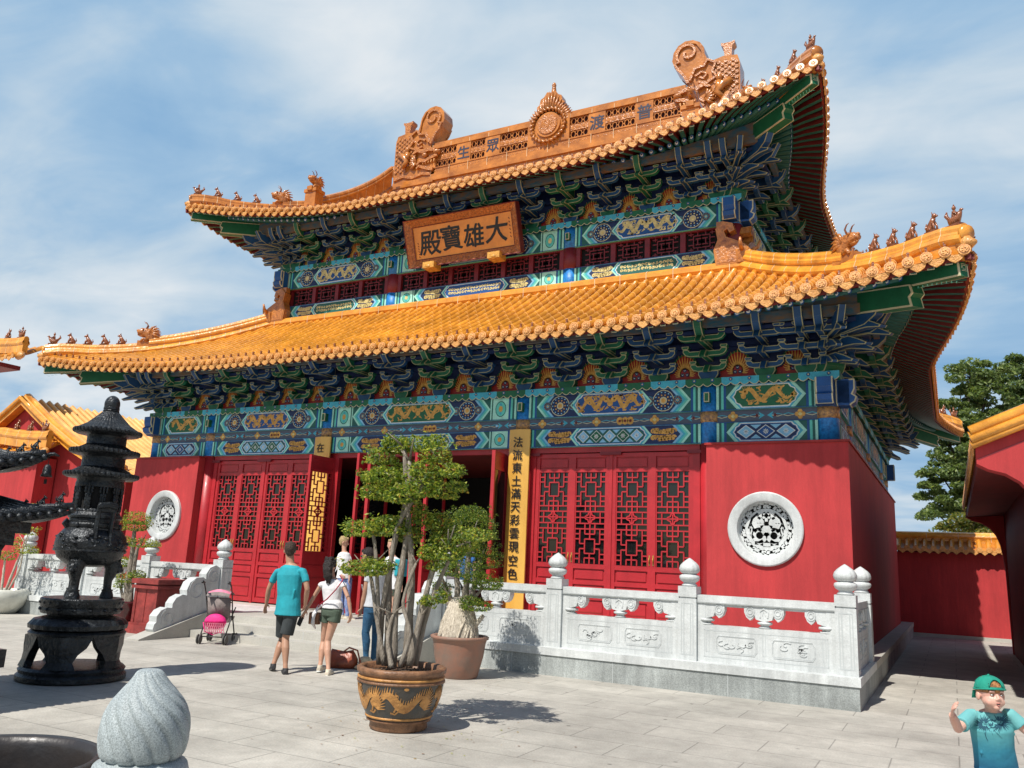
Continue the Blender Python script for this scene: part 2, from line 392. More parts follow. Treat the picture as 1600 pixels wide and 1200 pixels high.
# ---- soffit with rafters
def build_soffit(rf):
    for sname, (F, H) in rf.S.items():
        if sname in ('back',): pass
        M = MB(); Fl = MB(); Ro = MB(); sp = .235; n = int((H+rf.ov+rf.fl-.12)/sp)
        HH = H+rf.ov+rf.fl; us = [-HH+2*HH*i/60 for i in range(61)]
        def wi(u): return max(-.1, abs(u)-H)
        rows = []; fas = []
        for u in us:
            w0 = rf.we(H, u)-.03; w1 = min(wi(u), w0-.001)
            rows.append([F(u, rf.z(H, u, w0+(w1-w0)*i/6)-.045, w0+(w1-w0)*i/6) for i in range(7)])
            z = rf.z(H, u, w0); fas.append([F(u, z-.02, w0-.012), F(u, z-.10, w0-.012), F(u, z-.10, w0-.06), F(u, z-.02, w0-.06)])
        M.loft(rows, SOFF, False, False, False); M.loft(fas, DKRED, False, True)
        M.build('eave_boards', hall)
        for k in range(-n, n+1):
            ue = k*sp+.0; fan = max(0, abs(ue)-(H-1.2)); sg = 1 if ue >= 0 else -1
            def U(t, ue=ue, fan=fan, sg=sg):   # t: 0 at eave, 1 at wall line
                return ue if fan == 0 else sg*((H-1.2)+fan*(1-t*.72))
            we = rf.we(H, ue)-.08
            def pt(w, dz, du=0, ue=ue, U=U):
                t = max(0, min(1, (we-w)/(we+.1))); u = U(t); return F(u+du, rf.z(H, u, w)+dz, w)
            # flying rafter (square)
            wa, wb = we, we-.78
            rings = []
            for w in (wa, (wa+wb)/2, wb):
                rings.append([pt(w, -.06, -.05), pt(w, -.06, .05), pt(w, -.155, .05), pt(w, -.155, -.05)])
            vs = [p for r in rings for p in r]
            for i in range(2):
                o = i*4
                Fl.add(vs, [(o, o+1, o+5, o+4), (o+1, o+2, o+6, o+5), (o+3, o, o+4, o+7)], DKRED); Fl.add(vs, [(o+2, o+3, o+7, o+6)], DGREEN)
            Fl.add(rings[0], [(0,1,2,3)], CREAM)
            c = sum((Vector(p) for p in rings[0]), Vector())/4; nrm = (Vector(pt(wa, -.1))-Vector(pt(wa-.2, -.1))).normalized()
            Fl.add([c+(Vector(p)-c)*.68+nrm*.003 for p in rings[0]], [(0,1,2,3)], DGREEN)
            # round rafter
            wa2, wb2 = wb+.08, -.1
            if rf.top(H, U(1), sname) > 99: continue
            ps = [pt(w, -.215) for w in (wa2, (wa2+wb2)/2, wb2)]
            if abs(U(0)) > H+.2: ps = [pt(w, -.215) for w in (wa2, wa2-.5, max(wb2, .2))]
            Ro.tube(ps, .062, DGREEN, 7, True)
            # eye end
            d = (Vector(ps[0])-Vector(ps[1])).normalized(); a = Vector(F(1,0,0))-Vector(F(0,0,0)); b = d.cross(a).normalized()
            G = lambda x, y, w, c=Vector(ps[0]), a=a, b=b, d=d: c+a*x+b*y+d*w
            Ro.disc(G, 0, 0, .057, .003, BLUE, 8); Ro.disc(G, 0, 0, .034, .006, WHITE, 8); Ro.disc(G, 0, .012, .02, .009, NAVY, 6)
        Fl.build('flying_rafters', hall); Ro.build('round_rafters', hall)
build_soffit(RL); build_soffit(RU)

def corner_frames(rf):
    out = []
    for sx, sy in ((1,-1),(-1,-1),(1,1),(-1,1)):
        hx = rf.S['front'][1]; hy = rf.S['right'][1]
        d = Vector((sx, sy, 0))/sqrt(2); t = Vector((0,0,1)).cross(d)
        out.append((frame((XC+sx*hx, YC+sy*hy, 0), d, V_, t), sx, sy))
    return out
def hipz(rf, r):  # height of roof surface at diagonal distance r (horizontal metres along the diagonal) outward from the column corner
    w = r/sqrt(2); H = 50
    return rf.z(H, H+w, w)
for rf in (RL, RU):
    tip = (rf.ov+rf.fl)*sqrt(2)
    for F, sx, sy in corner_frames(rf):
        b = MB()
        h = lambda r: hipz(rf, r)
        # upper corner beam (to the tip) and lower corner beam
        P = [(.3, h(.3)-.12), (tip*.5, h(tip*.5)-.12), (tip-.22, h(tip-.22)-.10), (tip-.20, h(tip-.2)-.36), (tip*.62, h(tip*.62)-.42), (.3, h(.3)-.42)]
        oprism(b, P, F, -.085, .085, GREEN, t=.022)
        G = frame(F(tip-.205, h(tip-.21)-.23, 0), Vector(F(0,0,1))-Vector(F(0,0,0)), V_, Vector(F(1,0,0))-Vector(F(0,0,0)))
        for k in (.05, .028): b.ribbon([(-k,-k),(k,-k),(k,k),(-k,k),(-k,-k*.3)], .009, G, .012, CREAM)
        # chevrons under the upper beam
        r = tip*.60
        while r < tip-.3:
            z = h(r)-.40 + .0; Gd = frame(F(r, z-.05, 0), Vector(F(0,0,1))-Vector(F(0,0,0)), Vector(F(1,0,0))-Vector(F(0,0,0)), (0,0,-1)); b.ribbon([(-.06,.04),(0,-.03),(.06,.04)], .014, Gd, .004, TEAL); r += .09
        t2 = tip*.66
        P = [(.1, h(.1)-.40), (t2, h(t2)-.40), (t2+.05, h(t2)-.55), (t2-.02, h(t2)-.60), (t2+.02, h(t2)-.76), (.1, h(.1)-.80)]
        oprism(b, P, F, -.12, .12, GREEN, t=.024)
        b.build('corner_beam', hall)

# ---- brackets
def bracket_mesh(fill, alt, name, big=1.):
    b = MB(); F = lambda u, v, w: Vector((u, -w, v))
    # base block
    oprism(b, [(-.13,0),(.13,0),(.19,.10),(.19,.17),(-.19,.17),(-.19,.10)], F, -.16, .16, alt, BRL, t=.014)
    for k in range(3):
        z = .17+.225*k; w = .10+.27*k; hw = (.34, .41, .44)[k]*big
        for ww, hs in ((w, hw),) + (((w-.24, hw*.8),) if k == 0 else ()):
            if ww < -.05: continue
            oprism(b, [(-hs+.13,z),(hs-.13,z),(hs-.05,z+.025),(hs,z+.085),(hs,z+.14),(hs-.10,z+.14),(hs-.13,z+.10),(-hs+.13,z+.10),(-hs+.10,z+.14),(-hs,z+.14),(-hs,z+.085),(-hs+.05,z+.025)], F, ww-.05, ww+.05, fill, BRL, t=.014, side=False)
            for s in (-1, 1):
                c = s*(hs-.05)
                oprism(b, [(c-.045,z+.143),(c+.045,z+.143),(c+.065,z+.165),(c+.065,z+.20),(c-.065,z+.20),(c-.065,z+.165)], F, ww-.07, ww+.07, fill, BRL, t=.012, side=False)
        # projecting arm with a beak
    G = lambda u, v, w: Vector((w, -u, v))    # profile plane (w, z), extruded along x
    for k in range(3):
        z = .17+.225*k; w = .10+.27*k
        oprism(b, [(-.1,z-.005),(w+.05,z-.015),(w+.20,z-.055),(w+.27,z-.06),(w+.25,z-.02),(w+.12,z+.10),(w,z+.13),(-.1,z+.13)], G, -.058, .058, fill, BRL, t=.014)
    # head slab
    z = .67
    oprism(b, [(.1,z-.02),(.62,z-.02),(.80,z+.03),(.93,z+.15),(1.0,z+.32),(.93,z+.33),(.91,z+.27),(.86,z+.30),(.80,z+.22),(.1,z+.2)], G, -.072, .072, fill, BRL, t=.015)
    return b.mesh(name)
BRB = bracket_mesh(BRB_, BRG_, 'blue_bracket'); BRG = bracket_mesh(BRG_, BRB_, 'green_bracket')
def corner_bracket():
    b = MB(); G = lambda u, v, w: Vector((u, w, v))   # along +x (turned to the diagonal)
    oprism(b, [(-.19,0),(.19,0),(.26,.10),(.26,.17),(-.26,.17),(-.26,.10)], lambda u,v,w: Vector((u,w,v)), -.2, .2, BRG_, BRL, t=.013)
    for k in range(3):
        z = .17+.21*k; w = .25+.34*k
        oprism(b, [(-.1,z),(w,z-.01),(w+.22,z-.03),(w+.48,z-.09),(w+.52,z-.06),(w+.30,z+.06),(w+.1,z+.15),(-.1,z+.15)], G, -.07, .07, BRB_, BRL, t=.013)
    for da in (-.42, .42):
        M = Matrix.Rotation(da, 3, 'Z'); G2 = lambda u, v, w, M=M: M @ Vector((u, w, v))
        for k in range(3):
            z = .17+.21*k; w = .2+.3*k
            oprism(b, [(0,z),(w,z),(w+.15,z-.03),(w+.36,z-.08),(w+.40,z-.05),(w+.2,z+.07),(w,z+.14),(0,z+.14)], G2, -.05, .05, BRB_, BRL, t=.013)
        oprism(b, [(.3,.6),(.85,.6),(1.02,.68),(1.18,.92),(1.05,.94),(1.0,.88),(.3,.86)], G2, -.06, .06, BRB_, BRL, t=.013)
    oprism(b, [(.3,.6),(1.1,.62),(1.35,.72),(1.52,.98),(1.38,1.0),(1.25,.9),(.3,.88)], G, -.08, .08, BRB_, BRL, t=.013)
    return b.mesh('corner_bracket')
CBR = corner_bracket()
def flame_mesh():
    b = MB(); F = lambda u, v, w: Vector((u, -w, v))
    b.prism([(-.46,.0),(.46,.0),(.44,.16),(.33,.26),(.24,.40),(.14,.52),(0,.58),(-.14,.52),(-.24,.40),(-.33,.26),(-.44,.16)], F, -.06, .0, GREEN)
    b.poly([(-.42,.0),(.42,.0),(.40,.13),(.30,.23),(.21,.37),(.12,.49),(0,.54),(-.12,.49),(-.21,.37),(-.30,.23),(-.40,.13)], F, .004, REDP)
    for j in range(17):
        a = -.35 + (pi+.7)*j/16; L = .16+.13*(1-abs(j-8)/8)**.7*(1 if j % 2 == 0 else .75)
        x0, y0 = .085*cos(a), .17+.10*sin(a); x1, y1 = x0+L*cos(a)*.72, y0+L*sin(a)+.05
        if y1 < .02: y1 = .02
        mx_, my = (x0+x1)/2+.02*cos(a), (y0+y1)/2-.01
        b.ribbon([(x0,y0),(mx_,my),(x1,y1)], [.035,.024,.004], F, .012, GOLD, .004)
    b.disc(F, 0, .17, .10, .012, REDP, 14, .12); 
    for x, y in ((0,.235),(-.045,.15),(.045,.15)):
        b.disc(F, x, y, .037, .018, NAVY, 10); b.disc(F, x, y+.008, .018, .022, WHITE, 8); b.disc(F, x, y+.016, .014, .024, NAVY, 8)
    return b.mesh('flame_panel')
FLM = flame_mesh()
RZ = {'front': 0, 'right': pi/2, 'back': pi, 'left': -pi/2}
def colpos(S, side):
    H = S[side][1]
    if S is SL: return [-H, -H+A_, -C_/2, C_/2, H-A_, H] if side in ('front','back') else [-H, -H+A_, 0, H-A_, H]
    return [-H, -C_/2, C_/2, H] if side in ('front','back') else [-H, 0, H]
def nsub(L): return max(1, round(L/1.0)-0)
def build_brackets(S, zb):
    for side in S:
        F, H = S[side]; cols = colpos(S, side)
        if side == 'back': continue
        if side == 'left' and 0: continue
        k = 0; pts = []
        for a, b in zip(cols, cols[1:]):
            n = nsub(b-a); pts += [a+(b-a)*i/n for i in range(n)]
        pts.append(cols[-1])
        for i, u in enumerate(pts):
            M = Matrix.Translation(F(u, zb, 0)) @ Matrix.Rotation(RZ[side], 4, 'Z')
            if 0 < i < len(pts)-1:
                link('bracket_set', (BRG, BRB)[(i + (len(pts)//2)) % 2], hall, M)
            elif i == len(pts)-1 or side == 'front':
                sg = 1 if i else -1
                for du in (0, -.32*sg): link('bracket_set', BRB, hall, Matrix.Translation(F(u+du, zb+(.004 if du else 0), (.005 if du else 0))) @ Matrix.Rotation(RZ[side], 4, 'Z'))
            if i < len(pts)-1:
                M = Matrix.Translation(F((u+pts[i+1])/2, zb, .0)) @ Matrix.Rotation(RZ[side], 4, 'Z')
                link('flame_panel', FLM, hall, M)
    for sx, sy in ((1,-1),(-1,-1),(1,1)):
        hx = S['front'][1]; hy = S['right'][1]
        link('corner_bracket', CBR, hall, Matrix.Translation((XC+sx*hx, YC+sy*hy, zb)) @ Matrix.Rotation(atan2(sy, sx), 4, 'Z'))
build_brackets(SL, 5.17); build_brackets(SU, 9.77)
# purlins and bracket wall
PURL = mat('painted_purlin', (.008,.09,.15), .5, .3, 4.2, col2=(.26,.11,.015), stretch=(1,1,2.2))
for S, zb, rf in ((SL, 5.17, RL), (SU, 9.77, RU)):
    for side, (F, H) in S.items():
        b = MB()
        b.rect(F, -H, zb, H, zb+1.2, -.03, NAVY, -.08)
        b.build('bracket_wall', hall)
        b = MB()
        for w, z0, h, m in ((.84, .83, .17, PURL), (.70, .74, .07, NAVY), (.10, .64, .10, NAVY)):
            e = H+w if w > .5 else H
            b.rect(F, -e+.05, zb+z0, e-.05, zb+z0+h, w, m, w-.1)
            if m is BRB_: b.rect(F, -e+.05, zb+z0-.004, e-.05, zb+z0+.014, w+.003, CREAM, w); b.rect(F, -e+.05, zb+z0+h-.014, e-.05, zb+z0+h-.002, w+.003, CREAM, w)
        # wedge that carries the rafters up towards the corners
        e = H+.80; us = [-e+2*e*i/40 for i in range(41)]
        b.loft([[F(u, zb+.99, .80), F(u, max(zb+1.0, rf.z(H, u, .80)-.27), .80), F(u, max(zb+1.0, rf.z(H, u, .80)-.27), .74), F(u, zb+.99, .74)] for u in us], PURL, False, True)
        b.build('eave_purlin', hall)
# ---- painted beams
def hexa(u0, u1, v0, v1, tip):
    vm = (v0+v1)/2; return [(u0+tip,v0),(u1-tip,v0),(u1,vm),(u1-tip,v1),(u0+tip,v1),(u0,vm)]
def cusp(u0, u1, v0, v1, tip):
    h = v1-v0; vm = (v0+v1)/2
    return [(u0+tip,v0),(u1-tip,v0),(u1-tip*.75,v0+h*.14),(u1-tip*.35,v0+h*.22),(u1-tip*.25,v0+h*.36),(u1,vm),(u1-tip*.25,v1-h*.36),(u1-tip*.35,v1-h*.22),(u1-tip*.75,v1-h*.14),(u1-tip,v1),
            (u0+tip,v1),(u0+tip*.75,v1-h*.14),(u0+tip*.35,v1-h*.22),(u0+tip*.25,v1-h*.36),(u0,vm),(u0+tip*.25,v0+h*.36),(u0+tip*.35,v0+h*.22),(u0+tip*.75,v0+h*.14)]
def dragon(b, F, u, v, L, h, w, m, sg=1, rnd=R):
    # sinuous body with a crested head, legs, claws and a plumed tail; L length, h height
    n = 22; P = []; Wd = []
    for i in range(n+1):
        t = i/n; x = u+sg*L*(t-.5); y = v+h*.27*sin(t*2.35*2*pi*.8+.5)*(1-.25*t)+h*.05
        P.append((x, y)); Wd.append(h*(.19*sin(pi*min(1, t*.8+.18))**.7+.02))
    b.ribbon(P, Wd, F, w, m)
    for i in range(1, n, 1):
        x, y = P[i]; b.poly([(x-h*.03,y+Wd[i]*.4),(x+h*.03,y+Wd[i]*.4),(x+sg*h*.05,y+Wd[i]*.5+h*.07)], F, w+.0005, m)
    hx, hy = P[0]
    b.disc(F, hx, hy, h*.15, w+.001, m, 9, h*.12)
    b.poly([(hx,hy+h*.06),(hx-sg*h*.26,hy+h*.09),(hx-sg*h*.22,hy-h*.01),(hx,hy-h*.08)], F, w+.0015, m)
    b.poly([(hx,hy-h*.04),(hx-sg*h*.20,hy-h*.09),(hx-sg*h*.16,hy-h*.14),(hx+sg*h*.05,hy-h*.12)], F, w+.0018, m)
    for a in (.6, 1.0, 1.5, 2.0): b.ribbon([(hx,hy),(hx+sg*h*.28*cos(a),hy+h*.3*sin(a))], [h*.06,.003], F, w+.002, m)
    for i, s in ((5, -1), (8, 1), (13, -1), (16, 1)):
        x, y = P[i]; kx, ky = x+sg*h*.10, y+s*h*.22; fx, fy = kx-sg*h*.16, ky+s*h*.06
        b.ribbon([(x,y),(kx,ky),(fx,fy)], [h*.13,h*.10,h*.07], F, w+.0012, m)
        for a in (-.7, 0, .7): b.ribbon([(fx,fy),(fx-sg*h*.1*cos(a),fy+h*.1*sin(a)+s*h*.03)], [h*.04,.003], F, w+.0014, m)
    tx, ty = P[-1]
    for a in (-.9,-.45,0,.45,.9): b.ribbon([(tx-sg*h*.05,ty),(tx+sg*h*.2*cos(a),ty+h*.24*sin(a))], [h*.07,.004], F, w+.001, m)
    for i in range(11):
        x = u+sg*L*(rnd.random()-.5)*.95; y = v+h*rnd.choice((-.36,.36,-.30,.33))
        b.ribbon([(x,y),(x+h*rnd.uniform(-.15,.15),y-h*.14*(1 if y>v else -1)),(x+h*rnd.uniform(-.25,.25),y-h*.2*(1 if y>v else -1))], [h*.08,h*.06,.003], F, w-.0006, m); b.disc(F, x, y, h*.10, w-.0005, m, 8, h*.035); b.disc(F, x+h*.07, y+h*.035, h*.05, w-.0004, m, 7, h*.03)
def scrolls(b, F, u0, u1, v0, v1, w, m, rnd=R, dens=1.):
    # foliage scrollwork
    h = v1-v0; n = max(2, int((u1-u0)/(h*.42)*dens))
    for i in range(n):
        u = u0+(i+.5)*(u1-u0)/n
        for s in (1, -1):
            v = (v0+v1)/2+s*h*.2; r = h*.16
            b.ribbon([(u+r*(1-t*.7)*cos(t*6+s*i)*1.1, v+r*(1-t*.7)*sin(t*6+s*i)) for t in [q/7 for q in range(8)]], [h*.105]*7+[.004], F, w, m)
            a = rnd.random()*6; b.ribbon([(u,v),(u+h*.25*cos(a),v+h*.2*sin(a))], [h*.08,.004], F, w+.0006, m)
def rosette(b, F, u, v, r, w, c1, c2, c3):
    b.disc(F, u, v, r, w, c1, 18); b.disc(F, u, v, r*.92, w+.001, NAVY, 18)
    for k, (q, n, s) in enumerate(((.78, 14, .075), (.52, 10, .085))):
        for j in range(n): b.disc(F, u+r*q*cos(2*pi*j/n), v+r*q*sin(2*pi*j/n), r*s, w+.002, (c2, c3)[k], 5)
    b.disc(F, u, v, r*.36, w+.002, c1, 12); b.disc(F, u, v, r*.22, w+.003, c3, 8)
def stripes(b, F, u, sg, v0, v1, w, cols, wd=.045):
    for i, c in enumerate(cols): b.rect(F, min(u+sg*i*wd, u+sg*(i+1)*wd), v0, max(u+sg*i*wd, u+sg*(i+1)*wd), v1, w, c)
    return u+sg*len(cols)*wd
def big_beam(b, F, u0, u1, v0, v1, w, field, style='dragon', pale=False, seed=0):
    rnd = random.Random(seed); h = v1-v0; W_ = u1-u0; gm = PALEG if pale else GOLD
    b.rect(F, u0, v0, u1, v1, w, TEAL, w-.12)
    ua = stripes(b, F, u0, 1, v0, v1, w+.002, (LTEAL, DGREEN, TEAL, BLUE)); ub = stripes(b, F, u1, -1, v0, v1, w+.002, (LTEAL, DGREEN, TEAL, BLUE))
    if W_ > 4.4:      # end boxes with a medallion
        for c, s in ((ua, 1), (ub, -1)):
            um = c+s*.19; b.rect(F, min(c, c+s*.38), v0, max(c, c+s*.38), v1, w+.003, LTEAL); b.disc(F, um, (v0+v1)/2, .13, w+.004, DGREEN, 14, h*.36); b.disc(F, um, (v0+v1)/2, .115, w+.005, TEAL, 14, h*.32)
            b.disc(F, um, (v0+v1)/2, .05, w+.006, gm, 8, h*.14); b.disc(F, um, (v0+v1)/2+h*.2, .03, w+.006, CYAN, 6); b.disc(F, um, (v0+v1)/2-h*.2, .03, w+.006, CYAN, 6)
            for q in (0,1):
                e = c+s*(.38+.03*q); b.rect(F, min(e, e+s*.03), v0, max(e, e+s*.03), v1, w+.003, (DGREEN, LTEAL)[q])
        ua += .44; ub -= .44
    tip = h*.42
    b.rect(F, ua, v0, ub, v1, w+.003, DGREEN)
    cols = (LTEAL, TEAL, CYAN, LBLUE, NAVY)
    for i, c in enumerate(cols): b.poly(hexa(ua+.0+.05*i, ub-.05*i, v0+.004*i, v1-.004*i, tip), F, w+.004+.001*i, c)
    small = W_ < 2.5
    side = 0 if small else (.56 if W_ < 4.4 else .66)
    if side:
        for s, c in ((1, ua+.28), (-1, ub-.28)):
            uc = c+s*side*.45
            if style == 'dragon':
                rosette(b, F, uc, (v0+v1)/2, h*.44, w+.0105, CREAM, LBLUE, gm)
                for q in (-1, 1): rosette(b, F, uc+q*h*.58, v0+h*.5+(h*.0), h*.20, w+.0095, CYAN, CREAM, gm)
            else: scrolls(b, F, uc-h*.62, uc+h*.62, v0+h*.06, v1-h*.06, w+.0105, gm, rnd, 2.2); scrolls(b, F, uc-h*.5, uc+h*.55, v0+h*.2, v1-h*.2, w+.0112, gm, rnd, 2.)
    ca, cb = ua+(.02 if small else .20+side), ub-(.02 if small else .20+side)
    for i, c in enumerate((LTEAL, CYAN, LBLUE)): b.poly(hexa(ca+.045*i, cb-.045*i, v0+.006+.004*i, v1-.006-.004*i, tip), F, w+.0125+.001*i, c)
    ca += .10; cb -= .10
    b.poly(cusp(ca, cb, v0+h*.07, v1-h*.07, tip*.8), F, w+.016, WHITE); b.poly(cusp(ca+.02, cb-.02, v0+h*.105, v1-h*.105, tip*.8), F, w+.017, field)
    um, vm = (ca+cb)/2, (v0+v1)/2; L = cb-ca-.12
    if style == 'dragon':
        if small: dragon(b, F, um+.06, vm, L*.80, h*.86, w+.019, gm, 1, rnd); b.disc(F, ca+.20, vm, h*.10, w+.019, gm, 9)
        else:
            for s in (1, -1): dragon(b, F, um+s*L*.27, vm, L*.42, h*.86, w+.019, gm, s, rnd)
            b.disc(F, um, vm, h*.13, w+.019, gm, 10)
            for q in (-1, 1): b.ribbon([(um+q*.03,vm+h*.12),(um+q*.06,vm+h*.3)], [h*.1,.004], F, w+.019, gm); b.ribbon([(um+q*.04,vm-h*.14),(um+q*.12,vm-h*.26)], [h*.1,.004], F, w+.019, gm)
    elif style == 'diamond':
        n = max(3, round(L/(h*.82))); dw = L/n
        b.poly(cusp(ca+.03, cb-.03, v0+h*.15, v1-h*.15, tip*.8), F, w+.0172, NAVY if small else DGREEN)
        for i in range(n):
            u = um-L/2+dw*(i+.5); c = (LBLUE, GREEN)[(i+(n//2)) % 2] if not small else (LBLUE, BLUE)[i % 2]
            b.poly([(u,v0+h*.17),(u+dw*.47,vm),(u,v1-h*.17),(u-dw*.47,vm)], F, w+.018, WHITE); b.poly([(u,v0+h*.21),(u+dw*.41,vm),(u,v1-h*.21),(u-dw*.41,vm)], F, w+.019, c)
            for j in range(4):
                a = j*pi/4; b.ribbon([(u-h*.13*cos(a),vm-h*.13*sin(a)),(u+h*.13*cos(a),vm+h*.13*sin(a))], h*.035, F, w+.020, WHITE)
            if i < n-1:
                for vv, s in ((v0+h*.17, 1), (v1-h*.17, -1)): b.poly([(u+dw*.5-dw*.28,vv),(u+dw*.5+dw*.28,vv),(u+dw*.5,vv+s*h*.20)], F, w+.0185, LBLUE)
    else: scrolls(b, F, ca+.12, cb-.12, v0+h*.2, v1-h*.2, w+.019, gm, rnd, 1.2)
    for v in (v0, v1-.012): b.rect(F, u0, v, u1, v+.012, w+.021, BLUE)
def mid_strip(b, F, u0, u1, v0, v1, w):
    b.rect(F, u0, v0, u1, v1, w, PGREY, w-.10); h = v1-v0; vm = (v0+v1)/2; n = max(2, round((u1-u0)/.62)); d = (u1-u0)/n
    for i in range(n):
        u = u0+d*(i+.5)
        if i == n//2 and n > 3:
            for q in (-1, 0, 1): b.disc(F, u+q*.11, vm, .07, w+.003, GOLD, 8, h*.36); b.disc(F, u+q*.11, vm, .03, w+.004, DKRED, 6)
        elif i % 2 == 0:
            for a in range(4): b.disc(F, u+.05*cos(a*pi/2), vm+.05*sin(a*pi/2), .045, w+.003, GOLD, 6)
            b.disc(F, u, vm, .035, w+.004, PALEG, 6)
        else:
            for q in (-1, 1):
                b.poly([(u+q*.02,vm),(u+q*.13,vm+h*.3),(u+q*.10,vm),(u+q*.13,vm-h*.3)], F, w+.003, CYAN); b.disc(F, u+q*.16, vm, .03, w+.003, (DKRED if i % 4 == 1 else LBLUE), 6)
        for q in (-1, 1): b.ribbon([(u+q*.09,vm),(u+q*d*.35,vm+h*.12),(u+q*d*.5,vm)], .012, F, w+.002, CYAN); b.ribbon([(u+q*.09,vm),(u+q*d*.35,vm-h*.12),(u+q*d*.5,vm)], .012, F, w+.002, CREAM)
def scallop_plate(F, H, z, name='scalloped_plate'):
    b = MB(); w = .24; e = H+.24; u = -e; i = 0; n = round(2*e/.34); d = 2*e/n
    b.rect(F, -e, z+.02, e, z+.12, w-.02, DGREEN, -.2)
    for i in range(n):
        u = -e+d*i; c = (GREEN, CYAN)[(i//2) % 2]
        pts = [(u,z+.125),(u,z+.02),(u+d*.12,z-.02),(u+d*.25,z-.035),(u+d*.40,z-.01),(u+d*.5,z+.02),(u+d*.6,z-.01),(u+d*.75,z-.035),(u+d*.88,z-.02),(u+d,z+.02),(u+d,z+.125)]
        b.prism(pts, F, w-.02, w+.01, c, c)
        b.ribbon(pts[1:-1], .014, F, w+.013, CREAM); b.disc(F, u+d*.5, z+.085, .035, w+.013, BLUE, 8); b.disc(F, u+d*.5, z+.085, .015, w+.015, PALEG, 6)
    b.build(name, hall)
for S, side, lv in ((SL,'front',0),(SL,'right',0),(SU,'front',1),(SU,'right',1),(SL,'left',0),(SU,'left',1),(SL,'back',0),(SU,'back',1)):
    F, H = S[side]; cols = colpos(S, side); det = side in ('front', 'right')
    scallop_plate(F, H, 5.05 if lv == 0 else 9.65)
    for i, (a, b_) in enumerate(zip(cols, cols[1:])):
        u0, u1 = a+.15, b_-.15; mid = abs((a+b_)/2) < .5 and side == 'front'
        if lv == 0:
            b = MB(); fld = GREEN if (mid or i in (0, len(cols)-2)) else BLUE
            if side == 'right': fld = (BLUE, GREEN)[i % 2]
            big_beam(b, F, u0, u1, 4.57, 5.05, .16, fld, 'dragon', seed=i); b.build('painted_beam', hall)
            b = MB(); mid_strip(b, F, u0, u1, 4.345, 4.57, .12); b.build('painted_board', hall)
            b = MB(); big_beam(b, F, u0, u1, 3.97, 4.345, .15, BLUE, 'diamond', seed=i+9); b.build('painted_beam', hall)
        else:
            b = MB(); big_beam(b, F, u0, u1, 9.13, 9.65, .16, BLUE, 'dragon', True, seed=i+20); b.build('painted_beam', hall)
            b = MB(); big_beam(b, F, u0, u1, 8.22, 8.60, .14, BLUE if mid else DGREEN, 'scroll', True, seed=i+30); b.build('painted_beam', hall)
            # maroon lattice windows
            n = 4 if b_-a < 4.5 else 6; b = MB(); fu0, fu1 = u0+.12, u1-.12; d = (fu1-fu0)/n
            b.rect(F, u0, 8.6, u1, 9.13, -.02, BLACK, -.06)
            b.rect(F, u0, 8.6, u1, 8.635, .10, MAROON, .0); b.rect(F, u0, 9.095, u1, 9.13, .10, MAROON, .0); b.rect(F, u0, 8.635, fu0, 9.095, .10, MAROON, 0.); b.rect(F, fu1, 8.635, u1, 9.095, .10, MAROON, 0.)
            for k in range(1, n): b.rect(F, fu0+d*k-.06, 8.635, fu0+d*k+.06, 9.095, .095, MAROON, 0.)
            b.build('window_frame', hall)
            for k in range(n):
                g = MB(); cu, cv = fu0+d*(k+.5), 8.865; q = .23 if d > .6 else .2
                qs = min(d/2-.06, .30)
                def ln(x0, y0, x1, y1): 
                    wd = .022
                    x0, x1 = sorted((x0, x1)); y0, y1 = sorted((y0, y1))
                    g.rect(F, cu+x0*qs-(wd/2 if x0 == x1 else 0), cv+y0*.23-(wd/2 if y0 == y1 else 0), cu+x1*qs+(wd/2 if x0 == x1 else 0), cv+y1*.23+(wd/2 if y0 == y1 else 0), .06+(.002 if x0 == x1 else 0), MAROON, .035)
                for sx in (-1, 1):
                    for sy in (-1, 1):
                        for (x0,y0,x1,y1) in ((.0,.62,.62,.62),(.62,.0,.62,.62),(.3,.62,.3,1),(.62,.3,1,.3),(.8,.62,.8,1),(.62,.8,1,.8),(0,.3,.3,.3),(.3,0,.3,.3),(0,0,.62,0),(0,0,0,.62),(.3,.3,.45,.3)): ln(sx*x0, sy*y0, sx*x1, sy*y1)
                g.build('window_lattice', hall)
# ---- columns
def gold_band(b, c, z0, z1, r): b.lathe([(r,z0),(r+.012,z0),(r+.012,z1),(r,z1)], c, COLGD, 18, cap=False)
for side, S in (('front', SL), ('right', SL), ('back', SL), ('left', SL)):
    F, H = S[side]
    for u in colpos(S, side)[(0 if side in ('front','back') else 1):(None if side in ('front','back') else -1)]:
        b = MB(); c = F(u, 0, 0)
        b.lathe([(.19,ZP),(.19,3.97)], c, REDW, 18); b.lathe([(.19,3.971),(.19,5.06)], c, COLBL, 18)
        gold_band(b, c, 4.36, 4.56, .19); b.lathe([(.25,ZP),(.27,ZP+.05),(.22,ZP+.14),(.19,ZP+.15)], c, STEP, 18)
        if abs(u) < H-.1 and side == 'front': oprism(b, [(u-.05,4.72),(u+.05,4.72),(u+.05,4.90),(u-.05,4.90)], F, .12, .30, GREEN)
        b.build('column', hall)
for side in SU:
    F, H = SU[side]
    for u in colpos(SU, side)[(0 if side in ('front','back') else 1):(None if side in ('front','back') else -1)]:
        b = MB(); c = F(u, 0, 0)
        b.lathe([(.2,8.0),(.2,8.6)], c, COLBL, 18); b.lathe([(.2,8.601),(.2,9.13)], c, MAROON, 18); b.lathe([(.2,9.131),(.2,9.68)], c, COLBL, 18)
        if abs(u) < H-.1: oprism(b, [(u-.05,9.3),(u+.05,9.3),(u+.05,9.47),(u-.05,9.47)], F, .12, .30, GREEN)
        b.build('column', hall)
